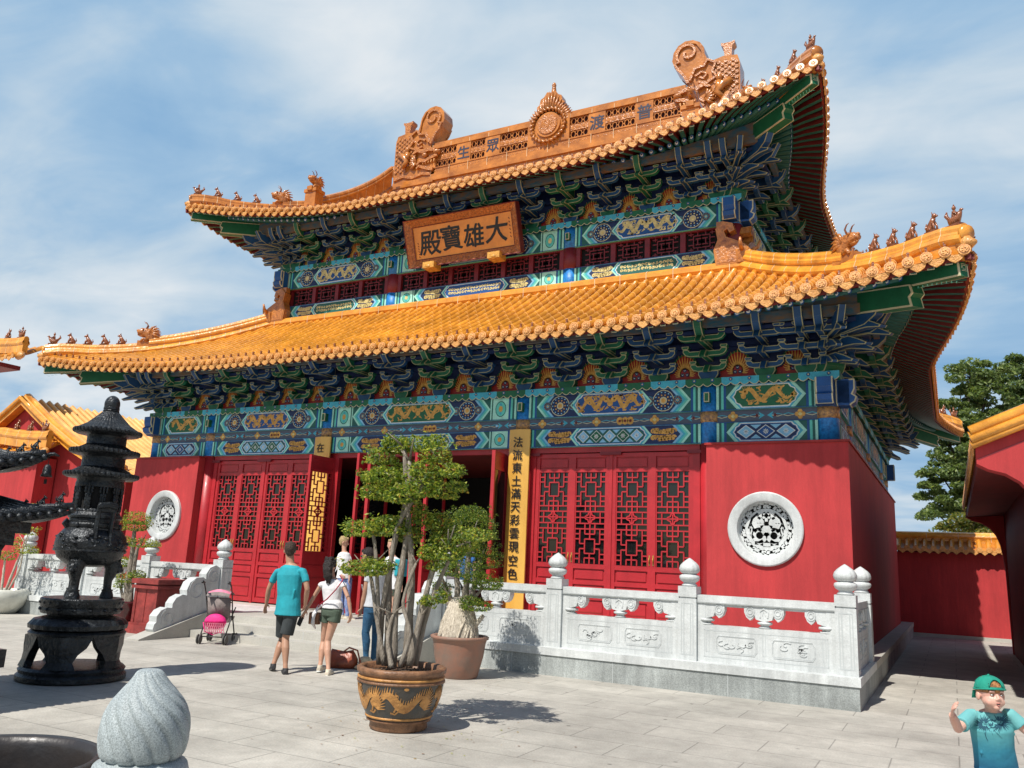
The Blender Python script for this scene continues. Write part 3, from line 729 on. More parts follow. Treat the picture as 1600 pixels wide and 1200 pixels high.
# beam heads crossing at the corners
for S, z0, z1 in ((SL, 4.6, 5.03), (SU, 9.18, 9.63)):
    for side in ('front', 'right', 'left'):
        F, H = S[side]
        for s in (-1, 1):
            b = MB()
            oprism(b, [(s*H-.15,z0-.03),(s*H+.15,z0-.03),(s*H+.15,z1),(s*H-.15,z1)], F, .17, .40, BLUE, t=.022)
            b.build('beam_head', hall)
            b = MB(); e = s*H
            P = [(e+s*.16,z0),(e+s*.40,z0-.02),(e+s*.47,z0+.03),(e+s*.50,z0+.12),(e+s*.43,z0+.17),(e+s*.47,z0+.26),(e+s*.47,z1),(e+s*.16,z1)]
            oprism(b, P, F, -.13, .15, BLUE, t=.022)
            b.build('beam_head', hall)
# ---- red walls
b = MB()
yf = -.38
def wallbox(x0, x1, y0, y1, z0, z1, m=RED, taper=.03):
    b.add([(x0-taper,y0-taper,z0),(x1+taper,y0-taper,z0),(x1+taper,y1,z0),(x0-taper,y1,z0),(x0,y0,z1),(x1,y0,z1),(x1,y1,z1),(x0,y1,z1)], [(0,1,5,4),(1,2,6,5),(2,3,7,6),(3,0,4,7),(4,5,6,7)], m)
XL, XR = 2*XC-.35, .35
def wall(nm, *a, **k):
    global b
    b = MB(); wallbox(*a, **k)
    # sloping cap
    x0, x1, y0, y1, z0, z1 = a
    b.add([(x0-.04,y0-.04,z1+.002),(x1+.04,y0-.04,z1+.002),(x1+.04,y1,z1+.002),(x0-.04,y1,z1+.002),(x0-.04,y0-.04,z1+.035),(x1+.04,y0-.04,z1+.035),(x1+.04,y1,z1+.035),(x0-.04,y1,z1+.035)], [(0,1,5,4),(1,2,6,5),(2,3,7,6),(3,0,4,7),(4,5,6,7),(3,2,1,0)], REDP)
    return b.build('wall', hall)
def wall_with_hole(x0, x1, cx, cz, r):
    # front skin with a round hole, side faces
    b = MB(); z0, z1 = ZP, 3.9; n = 48; y = yf
    circ = [(cx+r*cos(2*pi*k/n), cz+r*sin(2*pi*k/n)) for k in range(n)]
    def edge(a):
        dx, dz = cos(a), sin(a); t = 1e9
        for (lim, d, c) in ((x1, dx, cx), (x0, dx, cx)):
            if d*(lim-c) > 1e-9: t = min(t, (lim-c)/d)
        for lim in (z0, z1):
            if dz*(lim-cz) > 1e-9: t = min(t, (lim-cz)/dz)
        return (cx+dx*t, cz+dz*t)
    angs = sorted([2*pi*k/n for k in range(n)] + [atan2(q-cz, p-cx) % (2*pi) for p in (x0, x1) for q in (z0, z1)])
    I = [(cx+r*cos(a), cz+r*sin(a)) for a in angs]; O = [edge(a) for a in angs]; m = len(angs)
    yy = lambda z: y-.03*(z1-z)/(z1-z0)
    vs = [(p, yy(q), q) for p, q in I]+[(p, yy(q), q) for p, q in O]+[(p, y+.3, q) for p, q in I]
    b.add(vs, [(k, (k+1) % m, m+(k+1) % m, m+k) for k in range(m)]+[(k, (k+1) % m, 2*m+(k+1) % m, 2*m+k) for k in range(m)], RED)
    for X in (x0, x1): b.add([(X, yy(z0), z0),(X, 0 if X not in (XL, XR) else .0, z0),(X, 0., z1),(X, y, z1)], [(0,1,2,3)], RED)
    b.bx((x0-.03,y-.035,z1+.002), (x1+.03,.0,z1+.04), REDP)
    b.add([(x0, 0., z0),(x1, 0., z0),(x1, 0., z1),(x0, 0., z1)], [(0,1,2,3)], RED)
    b.build('wall', hall)
    # stone ring and carved grille
    F = frame((cx, yf-.02, cz), (1,0,0), V_, (0,-1,0))
    wn = MB()
    ro, ri = .635, .475; k_ = 56
    rings = []
    for rr, w in ((ro,-.05),(ro,.045),(ro-.02,.06),(ri+.03,.06),(ri,.045),(ri-.02,-.16)):
        rings.append([F(rr*cos(2*pi*j/k_), rr*sin(2*pi*j/k_), w) for j in range(k_)])
    wn.loft(rings, MARBLE, True, False)
    o = wn.build('round_window', hall, sharp=35)
    g = MB()
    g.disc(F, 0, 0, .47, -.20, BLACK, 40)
    # pierced plate: scroll ribbons with thickness
    def rb(pts, wd): g.ribbon(pts, wd, F, -.10, MARBLE, -.15)
    def arc(cx_, cy_, r_, a0, a1, n=14): return [(cx_+r_*cos(a0+(a1-a0)*i/n), cy_+r_*sin(a0+(a1-a0)*i/n)) for i in range(n+1)]
    rb(arc(0, 0, .445, 0, 2*pi, 48), .045); rb(arc(0, -.01, .325, 0, 2*pi, 40), .075)
    for j in range(14):
        a = 2*pi*j/14+.11; s = 1 if j % 2 else -1
        x, y_ = .395*cos(a), .395*sin(a)
        rb([(x+.035*(1-t*.6)*cos(t*5*s+a), y_+.035*(1-t*.6)*sin(t*5*s+a)) for t in [q/8 for q in range(9)]], .036)
        rb([(.36*cos(a+.2), .36*sin(a+.2)), (.44*cos(a+.14), .44*sin(a+.14))], .045)
    for s in (-1, 1):
        rb(arc(s*.155, .10, .085, 0, 2*pi, 16), .062); rb(arc(s*.155, .10, .03, 0, 2*pi, 10), .05)
        rb(arc(s*.12, -.11, .10, 0, 2*pi, 16), .075); rb([(s*.05,.25),(s*.10,.22),(s*.13,.17)], .055); rb([(s*.02,.29),(s*.06,.245),(s*.05,.19),(s*.02,.20)], .035)
        rb([(s*.24,-.02),(s*.20,-.02),(s*.17,-.05)], .06); rb([(s*.06,-.20),(s*.13,-.24),(s*.2,-.24)], .06); rb([(0,.02),(s*.06,.04),(s*.10,.03)], .055)
        rb([(s*.27,.08),(s*.23,.0),(s*.26,-.1),(s*.22,-.16)], .05); rb([(s*.10,.0),(s*.12,-.04)], .06); rb([(s*.30,0),(s*.24,.18),(s*.14,.27)], .04)
    rb([(0,-.03),(0,-.12)], .06); rb([(-.05,-.09),(.05,-.09)], .04); rb([(-.06,-.27),(.06,-.27)], .07); rb([(0,.13),(0,.19)], .05)
    g.disc(F, 0, 0, .06, -.099, MARBLE, 10)
    gr = g.build('window_grille', o)
wall_with_hole(-2.05, .35, -1.03, 2.42, .53)
wall_with_hole(2*XC-.35, 2*XC+2.05, 2*XC+1.03, 2.42, .53)
b = MB(); wallbox(.05, .35, -.001, 12.25, ZP, 3.9, taper=.0); b.bx((.05,-.001,3.902),(.38,12.28,3.94), REDP); b.build('wall', hall)
b = MB(); wallbox(2*XC-.35, 2*XC-.05, -.001, 12.25, ZP, 3.9, taper=.0); b.build('wall', hall)
b = MB(); wallbox(XL+.3, XR-.3, 11.9, 12.2, ZP, 3.9, taper=0.); b.build('wall', hall)
# core of the upper storey and interior dark floor / ceiling
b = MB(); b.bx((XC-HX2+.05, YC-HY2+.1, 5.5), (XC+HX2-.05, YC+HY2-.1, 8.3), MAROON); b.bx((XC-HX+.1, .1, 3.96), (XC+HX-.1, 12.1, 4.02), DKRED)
b.bx((XC-HX2+.1, YC-HY2+.1, 9.9), (XC+HX2-.1, YC+HY2-.1, 10.6), MAROON)
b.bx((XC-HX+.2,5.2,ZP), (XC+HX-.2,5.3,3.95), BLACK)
b.build('inner_structure', hall)
# a gilt altar shape faintly seen inside
b = MB(); b.bx((XC-2,4.2,ZP),(XC+2,5.0,1.5), DKRED); b.lathe([(.6,1.5),(.7,1.7),(.5,1.9),(.45,2.4),(.3,2.6),(.22,2.7),(.24,2.95),(.1,3.1)], (XC,4.6,0), GOLD, 14); b.build('altar', hall)
# ---- doors
DH = 3.40; DW = .80
def door_mb():
    b = MB(); F = frame((0,0,0), (1,0,0), V_, (0,-1,0)); w = DW
    for a, c in (((0,0),(.075,DH)), ((w-.075,0),(w,DH))): b.rect(F, a[0], a[1], c[0], c[1], .035, REDW, -.035)
    for v0, v1 in ((0,.10),(.58,.66),(.86,.94),(1.16,1.25),(3.03,3.10),(3.32,DH)): b.rect(F, .076, v0, w-.076, v1, .033, REDW, -.033)
    for v0, v1 in ((.10,.58),(.66,.86),(.94,1.16),(3.10,3.32)):
        b.rect(F, .076, v0, w-.076, v1, .0, REDW, -.02); b.prism([(.11,v0+.03),(w-.11,v0+.03),(w-.11,v1-.03),(.11,v1-.03)], F, .0, .018, REDW)
    b.rect(F, .12, .34, w-.12, .36, .024, REDP, .018)
    return b
def lattice_mb(mat_=None):
    g = MB(); F = frame((0,0,0), (1,0,0), V_, (0,-1,0)); m = mat_ or REDW
    u0, u1, v0, v1 = .085, DW-.085, 1.255, 3.025; du, dv = (u1-u0)/6, (v1-v0)/20; t = .0125
    segs = [(0,1,1,1),(5,1,6,1),(1,0,1,3.2),(5,0,5,3.2),(2,0,2,1.2),(4,0,4,1.2),(3,0,3,2.2),(2,1.2,4,1.2),(2,2.2,4,2.2),(2,5.3,4,5.3),(2,2.2,2,5.3),(4,2.2,4,5.3),(0,2.1,1,2.1),(5,2.1,6,2.1),(1,3.2,2,3.2),(4,3.2,5,3.2),
            (0,5.3,1,5.3),(5,5.3,6,5.3),(1,4.3,2,4.3),(4,4.3,5,4.3),(1,4.3,1,7.5),(5,4.3,5,7.5),(1,7.5,5,7.5),(3,5.3,3,8.7),(2,6.4,4,6.4),(2,6.4,2,8.7),(4,6.4,4,8.7),(0,6.4,1,6.4),(5,6.4,6,6.4),(0,8.7,6,8.7),(1,8.7,1,10),(5,8.7,5,10),(0,7.5,1,7.5),(5,7.5,6,7.5)]
    allv = segs+[(a,20-b_,c,20-d) for a,b_,c,d in segs]+[(0,10,6,10),(3,8.7,3,11.3)]
    for a, b_, c, d in allv:
        x0, x1 = sorted((u0+a*du, u0+c*du)); y0, y1 = sorted((v0+b_*dv, v0+d*dv))
        hor = abs(y1-y0) < 1e-6
        g.rect(F, x0-(0 if hor else t), y0-(t if hor else 0), x1+(0 if hor else t), y1+(t if hor else 0), .018 if hor else .015, m, -.01)
    g.rect(F, u0-.01, v0, u0+.012, v1, .021, m, -.012); g.rect(F, u1-.012, v0, u1+.01, v1, .021, m, -.012)
    cu, cv = (u0+u1)/2, (v0+v1)/2
    P = []
    for i in range(33):
        a = 2*pi*i/32; r = .085+.022*cos(4*a); P.append((cu+r*cos(a), cv+r*sin(a)))
    g.ribbon(P, .024, F, .024, m, .0)
    return g
dm = door_mb().mesh('door'); lm = lattice_mb().mesh('lattice')
gb = MB(); gb.bx((.08,.014,1.25),(DW-.08,.02,3.03), GLASS); gm_ = gb.mesh('glass_pane')
hb = MB(); hb.bx((DW-.050,-.045,1.27),(DW-.025,-.036,1.46), mat('old_brass', (.35,.20,.06), .4, .3, 20)); hb.tube([(DW-.037,-.05,1.42),(DW-.037,-.075,1.38),(DW-.037,-.06,1.32)], .008, GOLD, 6)
hm = hb.mesh('door_handle')
def door(x, y, rz, mirror=False, handle=False, glass=True):
    M = Matrix.Translation((x, y, ZP+.03)) @ Matrix.Rotation(rz, 4, 'Z')
    if mirror: M = M @ Matrix.Translation((DW,0,0)) @ Matrix.Scale(-1, 4, (1,0,0))
    d = link('door', dm, hall, M)
    for nm, me in (('lattice', lm),) + ((('glass_pane', gm_),) if glass else ()) + ((('door_handle', hm),) if handle else ()):
        c = bpy.data.objects.new(nm, me); COL.objects.link(c); c.parent = d
for xa, xb in ((-5.96, -2.065), (-15.10, -11.21)):
    m = (xa+xb)/2; x0 = m-2*DW-.03
    b = MB()
    b.bx((xa+.19,-.06,ZP),(x0-.005,.06,3.86), REDW); b.bx((x0+4*DW+.065,-.06,ZP),(xb-.19,.06,3.86), REDW); b.bx((m-.03,-.055,ZP),(m+.03,.05,3.86), REDW)
    b.bx((xa+.19,-.06,3.861),(xb-.19,.06,3.968), REDW)
    for xx in (x0-.12, m, x0+4*DW+.18): b.bx((xx-.22,-.10,3.80),(xx+.22,-.061,3.855), MAROON); 
    b.build('door_frame', hall)
    for i in range(4):
        x = x0+i*DW+(.06 if i > 1 else 0)
        door(x, 0, 0, mirror=(i % 2 == 1), handle=True)
# centre bay: open leaves
xa, xb = -11.21, -5.96
b = MB(); b.bx((xa+.19,-.06,3.861),(xb-.19,.06,3.968), REDW); b.bx((xa+.19,-.06,ZP),(xa+.40,.06,3.86), REDW); b.bx((xb-.40,-.06,ZP),(xb-.19,.06,3.86), REDW)
for xx in (-9.44, -7.90): b.bx((xx-.04,-.05,ZP),(xx+.04,.05,3.86), REDW)
b.build('door_frame', hall)
door(-10.95, -.04, radians(-93), glass=False); door(-6.36, -.04, radians(-80), handle=True)
door(-9.50, -.06, radians(-98)); door(-9.38, -.06, radians(-84)); door(-7.96, -.06, radians(-98)); door(-7.84, -.06, radians(-86))
# ---- name board and couplet boards
def plaque():
    O = Vector((-8.72, 1.42, 9.66)); tilt = radians(20)
    U = Vector((1,0,0)); Vv = Vector((0,-sin(tilt),cos(tilt))); Wv = U.cross(Vv)
    F = frame(O, U, Vv, Wv); hw, hh = 1.66, .62
    pl = empty('name_board', O, 'orange name board with four black Chinese characters in a carved frame under the upper eaves', 'name board')
    FR = mat('carved_frame', (.50,.16,.03), .4, .5, 20, 1.5, 30, col2=(.10,.025,.01), coat=.3)
    b = MB(); b.rect(F, -hw+.2, -hh+.2, hw-.2, hh-.2, .0, PLAQ, -.05); b.build('board', pl)
    b = MB()
    o4 = [(-hw,-hh),(hw,-hh),(hw,hh),(-hw,hh)]; i4 = [(-hw+.21,-hh+.21),(hw-.21,-hh+.21),(hw-.21,hh-.21),(-hw+.21,hh-.21)]
    for k in range(4):
        a, c = o4[k], o4[(k+1) % 4]; d, e = i4[(k+1) % 4], i4[k]
        vs = [F(*a,.12), F(*c,.12), F(*d,.01), F(*e,.01), F(*a,.08), F(*c,.08), F(*a,-.08), F(*c,-.08)]
        b.add(vs, [(0,1,2,3)], FR); b.add(vs, [(4,5,1,0),(6,7,5,4)], DKRED)
        # carved frame: key and spiral relief strokes
        L = hypot(c[0]-a[0], c[1]-a[1]); n = int(L/.16)
        ux, uy = (c[0]-a[0])/L, (c[1]-a[1])/L; vx, vy = -uy, ux
        sl = (.01-.12)/.21; w0 = .12+sl*.03
        Gf = lambda p, q, w, a=a, ux=ux, uy=uy, vx=vx, vy=vy: F(a[0]+ux*p+vx*q, a[1]+uy*p+vy*q, .126+sl*q+w)
        for i in range(n):
            p = (i+.5)*L/n
            if p < .16 or p > L-.16: continue
            s = 1 if i % 2 else -1
            b.ribbon([(p+.055*(1-t*.7)*cos(t*7*s), .10+.06*(1-t*.7)*sin(t*7*s)) for t in [j/9 for j in range(10)]], .018, Gf, .008, ORNG)
            b.ribbon([(p-.08,.03),(p,.05),(p+.08,.02)], .012, Gf, .007, ORNG); b.ribbon([(p-.08,.17),(p,.15),(p+.08,.18)], .012, Gf, .007, ORNG)
        b.ribbon([(.0,.008),(L,.008)], .02, Gf, .006, DKRED); b.ribbon([(.2,.198),(L-.2,.198)], .016, Gf, .006, DKRED)
    b.build('frame', pl)
    b = MB()
    for i, ch in enumerate('殿寶雄大'):
        [text_mb(b, ch, F, -.98+i*.655+dx, (-.03,.02,-.02,.03)[i]+dy, (.68,.66,.62,.66)[i], .006+.0006*k, INK, shear=(.12,-.08,.1,.16)[i]) for k, (dx, dy) in enumerate(((0,0),(.012,.004),(-.010,.007),(.004,-.010),(.008,.012)))]
    for i in range(6): b.ribbon([(1.36,.28-i*.09),(1.39,.24-i*.09)], .018, F, .006, DKRED); b.ribbon([(-1.36,.02-i*.07),(-1.33,-.02-i*.07)], .018, F, .006, DKRED)
    b.build('lettering', pl)
    for s in (-.75, .75):
        b = MB(); b.box(F(s*1.28, -hh-.02, .10), (.34,.34,.16), GOLD); b.lathe([(.06,-.05),(.1,0),(.06,.05)], F(s*1.28,-hh-.02,.22), GOLD, 8); b.build('support_bracket', pl)
plaque()
def couplet(x, txt, label, z1=4.34):
    F = frame((x, -.235, 0), (1,0,0), V_, (0,-1,0)); c = empty('couplet_board', (x, -.24, .9), label, 'signboard')
    b = MB(); n = 8; z0 = .72
    P = [F(-.235+.47*i/n, 0, .055*(1-((i-n/2)/(n/2))**2)) for i in range(n+1)]
    vs = [(p.x, p.y, z) for z in (z0, z1) for p in P]+[(p.x, -.2, z) for z in (z0, z1) for p in P]; m = n+1
    b.add(vs, [(i, i+1, m+i+1, m+i) for i in range(n)], WOODB, True); b.add(vs, [(2*m+i, 2*m+i+1, 3*m+i+1, 3*m+i) for i in range(n)]+[(0,m,3*m,2*m),(n,m+n,3*m+n,2*m+n)]+[(i,i+1,2*m+i+1,2*m+i) for i in range(n)]+[(m+i,m+i+1,3*m+i+1,3*m+i) for i in range(n)], WOODB)
    b.build('board', c)
    b = MB(); k = len(txt)
    for i, ch in enumerate(txt):
        for k, (dx, dy) in enumerate(((0,0),(.005,.002),(-.004,.003),(.001,-.004))): text_mb(b, ch, F, dx, 4.07-i*.264+dy, .232, .066+.0005*k, INK)
    b.build('lettering', c)
couplet(-5.96, '法流東土滿天彩雲現空色', 'long yellow board with a column of black Chinese characters, right of the open doors')
couplet(-11.21, '在', 'yellow board mostly hidden behind the lattice of the open door left of the entrance')
# ---- top-of-lower-roof ridge against the upper wall
b = MB()
def boji(F, H):
    w0 = .30; L = H+.46
    z = 7.80
    prof = [(.0,z-.25),(.42,z-.25),(.44,z+.02),(.38,z+.08),(.40,z+.14),(.34,z+.18),(.40,z+.24),(.40,z+.33),(.32,z+.40),(.0,z+.42)]
    r0 = [F(-L-.0+0*w, v, w) for w, v in prof]; r1 = [F(L, v, w) for w, v in prof]
    return [F(-(H+w), v, w) for w, v in prof], [F(H+w, v, w) for w, v in prof]
for side in SU:
    F, H = SU[side]; b = MB(); r0, r1 = boji(F, H); b.loft([r0, r1], LRIDGE, False, False, False)
    n = int(2*H/.62)
    for i in range(n+1):
        u = -H+2*H*i/n
        prof = [(.442,7.56),(.442,7.83),(.382,7.89),(.402,7.95),(.402,8.14),(.322,8.21)]
        b.loft([[F(u+d, v, w+.002) for w, v in prof] for d in (-.008,.008)], GROUT, False, False, False)
    # scalloped joint line
    m = int(2*H/.3)
    for i in range(m): 
        u = -H+(i+.5)*2*H/m; b.disc(F, u, 7.815, .10, .449, TERRA, 10, .045)
    b.build('wall_ridge', hall)
# ---- ridges
def ridge_strip(b, P, N, hgt, wid, mt=TERRA, joints=True):
    """ridge laid along points P (Vectors); box with roll mouldings; N unused"""
    rings = []
    for i, p in enumerate(P):
        t = (P[min(i+1, len(P)-1)]-P[max(i-1, 0)]); t.z = 0; t.normalize(); s = Vector((t.y, -t.x, 0))
        h = hgt[i] if hasattr(hgt, '__len__') else hgt
        prof = [(.62,-.25),(.62,.0),(.80,.03),(.95,.08),(.80,.14),(.55,.18),(.50,h-.20),(.70,h-.17),(.74,h-.12),(.60,h-.08),(.62,h-.03),(.45,h+.03),(0,h+.06)]
        full = [(-a, c) for a, c in prof] + [(a, c) for a, c in prof[::-1]][1:]
        rings.append([p+s*(a*wid)+Vector((0,0,c)) for a, c in full])
    b.loft(rings, mt, False, True, True)
    if joints:
        for i in range(2, len(P)-1, 2):
            t = (P[i+1]-P[i]).normalized()*.008
            big = [P[i]+(q-P[i])*1.012 for q in rings[i]]
            b.loft([[q-t for q in big], [q+t for q in big]], GROUT, False, False, True)
def smooth_pts(pts, n):
    out = []
    for i in range(n+1):
        t = i/n*(len(pts)-1); k = min(int(t), len(pts)-2); f = t-k
        p0, p1, p2, p3 = [Vector(pts[max(0, min(len(pts)-1, k+j))]) for j in (-1, 0, 1, 2)]
        out.append(.5*((2*p1)+(p2-p0)*f+(2*p0-5*p1+4*p2-p3)*f*f+(3*p1-p0-3*p2+p3)*f**3))
    return out
# beasts -------------------------------------------------------------
def small_beast():
    b = MB()   # sitting animal facing +x, about .34 tall
    b.box((0,0,.02), (.24,.13,.05), BEAST)
    b.tube([(-.07,0,.05),(-.05,0,.12),(.0,0,.20),(.035,0,.27)], [(.065,.05),(.07,.055),(.055,.045),(.04,.035)], BEAST, 8)
    b.sphere((.055,0,.30), (.05,.038,.042), BEAST, 8, 6); b.tube([(.07,0,.29),(.12,0,.28)], [.026,.018], BEAST, 6)
    for s in (-1, 1):
        b.tube([(.03,.03*s,.20),(.065,.035*s,.12),(.07,.035*s,.04)], [.024,.018,.02], BEAST, 6)
        b.tube([(-.05,.05*s,.08),(.0,.055*s,.07),(.02,.05*s,.04)], [.035,.028,.02], BEAST, 6); b.tube([(.04,.022*s,.33),(.03,.028*s,.375)], [.013,.004], BEAST, 5)
    b.tube([(-.10,0,.08),(-.14,0,.14),(-.12,0,.22)], [.02,.02,.008], BEAST, 6)
    return b.mesh('beast')
def rider():
    b = MB()   # immortal riding a hen at the ridge tip
    b.box((0,0,.02), (.26,.14,.05), BEAST)
    b.tube([(-.12,0,.20),(-.06,0,.12),(.04,0,.12),(.10,0,.18),(.13,0,.24)], [.03,.075,.08,.045,.03], BEAST, 8); b.sphere((.145,0,.26), (.035,.025,.028), BEAST, 7, 5); b.tube([(.16,0,.26),(.20,0,.25)], [.012,.004], BEAST, 5)
    b.tube([(-.10,0,.16),(-.17,0,.26),(-.15,0,.33)], [.03,.035,.01], BEAST, 6)
    b.tube([(0,0,.16),(0,0,.25),(0,0,.31)], [.05,.04,.02], BEAST, 8); b.sphere((.0,0,.345), (.034,.034,.04), BEAST, 8, 6); b.tube([(0,0,.37),(0,0,.41)], [.02,.008], BEAST, 6)
    for s in (-1, 1): b.tube([(0,.035*s,.27),(.05,.04*s,.23),(.08,.01*s,.24)], [.018,.015,.012], BEAST, 5); b.tube([(.0,.05*s,.06),(.02,.05*s,.12)], .02, BEAST, 5)
    return b.mesh('rider')
def horned_beast():
    b = MB(); m = TERRAD   # big dragon head facing +x with swept mane and two horns
    b.box((-.02,0,.06), (.62,.22,.16), TERRA)
    b.tube([(-.16,0,.12),(-.10,0,.34),(.04,0,.44),(.22,0,.46),(.34,0,.42)], [(.20,.10),(.21,.12),(.17,.12),(.12,.10),(.06,.07)], m, 10)
    b.tube([(.10,0,.34),(.24,0,.34),(.32,0,.36)], [.07,.05,.03], m, 8)
    b.sphere((.33,0,.49), (.045,.05,.04), m, 8, 6)
    for s in (-1, 1):
        b.sphere((.18,.10*s,.53), .035, m, 8, 6)
        b.tube([(.08,.05*s,.56),(.04,.07*s,.68),(.10,.07*s,.76),(.17,.07*s,.78)], [.025,.02,.014,.005], BEAST, 6)
        for j in range(5):
            a = 1.9+j*.33; b.tube([(-.02,.07*s,.40),(-.02+.22*cos(a),.10*s,.38+.24*sin(a)),(-.02+.36*cos(a+.25),.10*s,.40+.34*sin(a+.25))], [.05,.04,.008], m, 6)
        b.tube([(.0,.09*s,.15),(.14,.11*s,.2),(.2,.11*s,.1)], [.06,.05,.04], m, 7)
    return b.mesh('horned_beast')
SBM, RDM, HBM = small_beast(), rider(), horned_beast()
def put_beast(name, me, p, dirv, sc=1.): link(name, me, hall, Matrix.Translation(p) @ Matrix.Rotation(atan2(dirv.y, dirv.x), 4, 'Z') @ Matrix.Scale(sc, 4))
def hip_ridges(rf, r_in, r_beast, nfig, big):
    tip = (rf.ov+rf.fl)*sqrt(2)
    for F, sx, sy in corner_frames(rf):
        d = Vector((sx, sy, 0))/sqrt(2)
        pt = lambda r: Vector(F(r, hipz(rf, r)+.02+max(0, (r-tip+1.1))*.10, 0))
        b = MB()
        n = 16; P = [pt(r_in+(r_beast-r_in)*i/n) for i in range(n+1)]; ridge_strip(b, P, None, big, .15, LRIDGE if rf is RL else TERRA)
        n = 14; P = [pt(r_beast+(tip-.12-r_beast)*i/n) for i in range(n+1)]; ridge_strip(b, P, None, .28, .15, LRIDGE if rf is RL else TERRA)
        # end face roll and tip tile
        e = pt(tip-.12); b.tube([e-d*.02+Vector((0,0,.18)), e+d*.04+Vector((0,0,.17))], [.13,.12], LRIDGE if rf is RL else TERRA, 12)
        b.tube([e-d*.1+Vector((0,0,.02)), e+d*.04+Vector((0,0,.03)), e+d*.14+Vector((0,0,.0))], [(.10,.11),(.10,.11),(.04,.05)], TILEC, 10)
        for s in (-1, 1): b.tube([e+d*.06+Vector((0,0,.02)), e+d*.15+Vector((0,0,.07))], [.03,.012], BEAST, 6)
        b.build('hip_ridge', hall)
        put_beast('horned_beast', HBM, pt(r_beast+.05)+Vector((0,0,.22)), d, .86)
        put_beast('ridge_rider', RDM, pt(tip-.30)+Vector((0,0,.30)), d, .88)
        sp = (tip-.30-r_beast-.62)/(nfig+.25)
        for k in range(nfig): put_beast('ridge_beast', SBM, pt(tip-.30-sp*(k+.9)-.05)+Vector((0,0,.30)), d, .90)
hip_ridges(RL, -1.85*sqrt(2)+.1, .62, 4, .42)
hip_ridges(RU, -.95*sqrt(2)+.1, .42, 3, .40)
# dragon ornaments at the top corners of the lower roof
def corner_dragon():
    b = MB(); m = TERRAD; F = lambda u, v, w: Vector((u, w, v))
    body = [(-.32,0),(.30,0),(.34,.3),(.26,.5),(.30,.72),(.16,.86),(-.02,.80),(-.06,.66),(.04,.62),(.08,.70),(.14,.66),(.10,.54),(-.06,.46),(-.24,.36),(-.36,.22)]
    oprism(b, body, F, -.11, .11, m, TERRA, t=.03, eps=.006)
    for j in range(6): b.sphere((-.25+.1*j, 0, .16+.03*j), (.05,.13,.05), TERRA, 7, 5)
    b.tube([(-.32,0,.22),(-.46,0,.30),(-.5,0,.42)], [.05,.04,.02], m, 7); b.box((.22,0,.78), (.14,.14,.2), TERRA)
    return b.mesh('corner_dragon')
CDM = corner_dragon()
for side in SU:
    F, H = SU[side]
    for s in (-1, 1):
        U = (Vector(F(1,0,0))-Vector(F(0,0,0)))*(-s)
        link('corner_dragon', CDM, hall, Matrix.Translation(F(s*(H+.05), 8.12, .28)) @ Matrix.Rotation(atan2(U.y, U.x), 4, 'Z') @ Matrix.Scale(1.15, 4))
# gables and descending ridges
GB = RU.gable
for sx in (-1, 1):
    b = MB(); X = XC+sx*(GB+.02); pr = []
    for i in range(25):
        w = -HY2*2+.0 + i*(2*HY2)/24
    pts = []
    for i in range(-12, 13):
        y = i/12*(HY2-.9); w = -(HY2-abs(y)); pts.append((y, RU.z(HX2, 0, w)+.02))
    Fg = frame((X, YC, 0), (0,1,0), V_, (1,0,0))
    b.prism(pts+[(HY2-.9, 10.8), (-(HY2-.9), 10.8)], Fg, -.05, .0, REDP); b.build('gable', hall)
    for sy in (-1, 1):
        Fs = SU['front'][0] if sy < 0 else SU['back'][0]; Hs = HX2; su = sx if sy < 0 else -sx
        w_end = .10
        P = [Vector(Fs(su*(GB+.12), RU.z(Hs, 0, w)+.03, w)) for w in [-HY2+.75 + (w_end+HY2-.75)*i/16 for i in range(17)]]
        # steeper as it rises to the ridge ornament
        for i, p in enumerate(P): p.z += .35*(1-i/16)**3
        b = MB(); ridge_strip(b, P, None, [.86-.26*i/16 for i in range(17)], .15)
        b.build('descending_ridge', hall)
        d = (P[-1]-P[-2]); d.z = 0; d.normalize()
        b = MB(); e = P[-1]
        b.box(e+d*.12+Vector((0,0,.30)), (.40,.34,.80), TERRA); b.box(e+d*.12+Vector((0,0,.12)), (.48,.42,.12), TERRA); b.box(e+d*.12+Vector((0,0,.74)), (.46,.40,.10), TERRA); b.build('ridge_pedestal', hall)
        put_beast('horned_beast', HBM, e+d*.12+Vector((0,0,.74)), d, .82)
        # side run of eave ridge at the foot of the gable
    b = MB(); P = [Vector((XC+sx*(GB+.12), YC-HY2+.9+(2*HY2-1.8)*i/12, RU.z(HY2, 0, -(HX2-GB))+.02)) for i in range(13)]; ridge_strip(b, P, None, .34, .14); b.build('gable_ridge', hall)
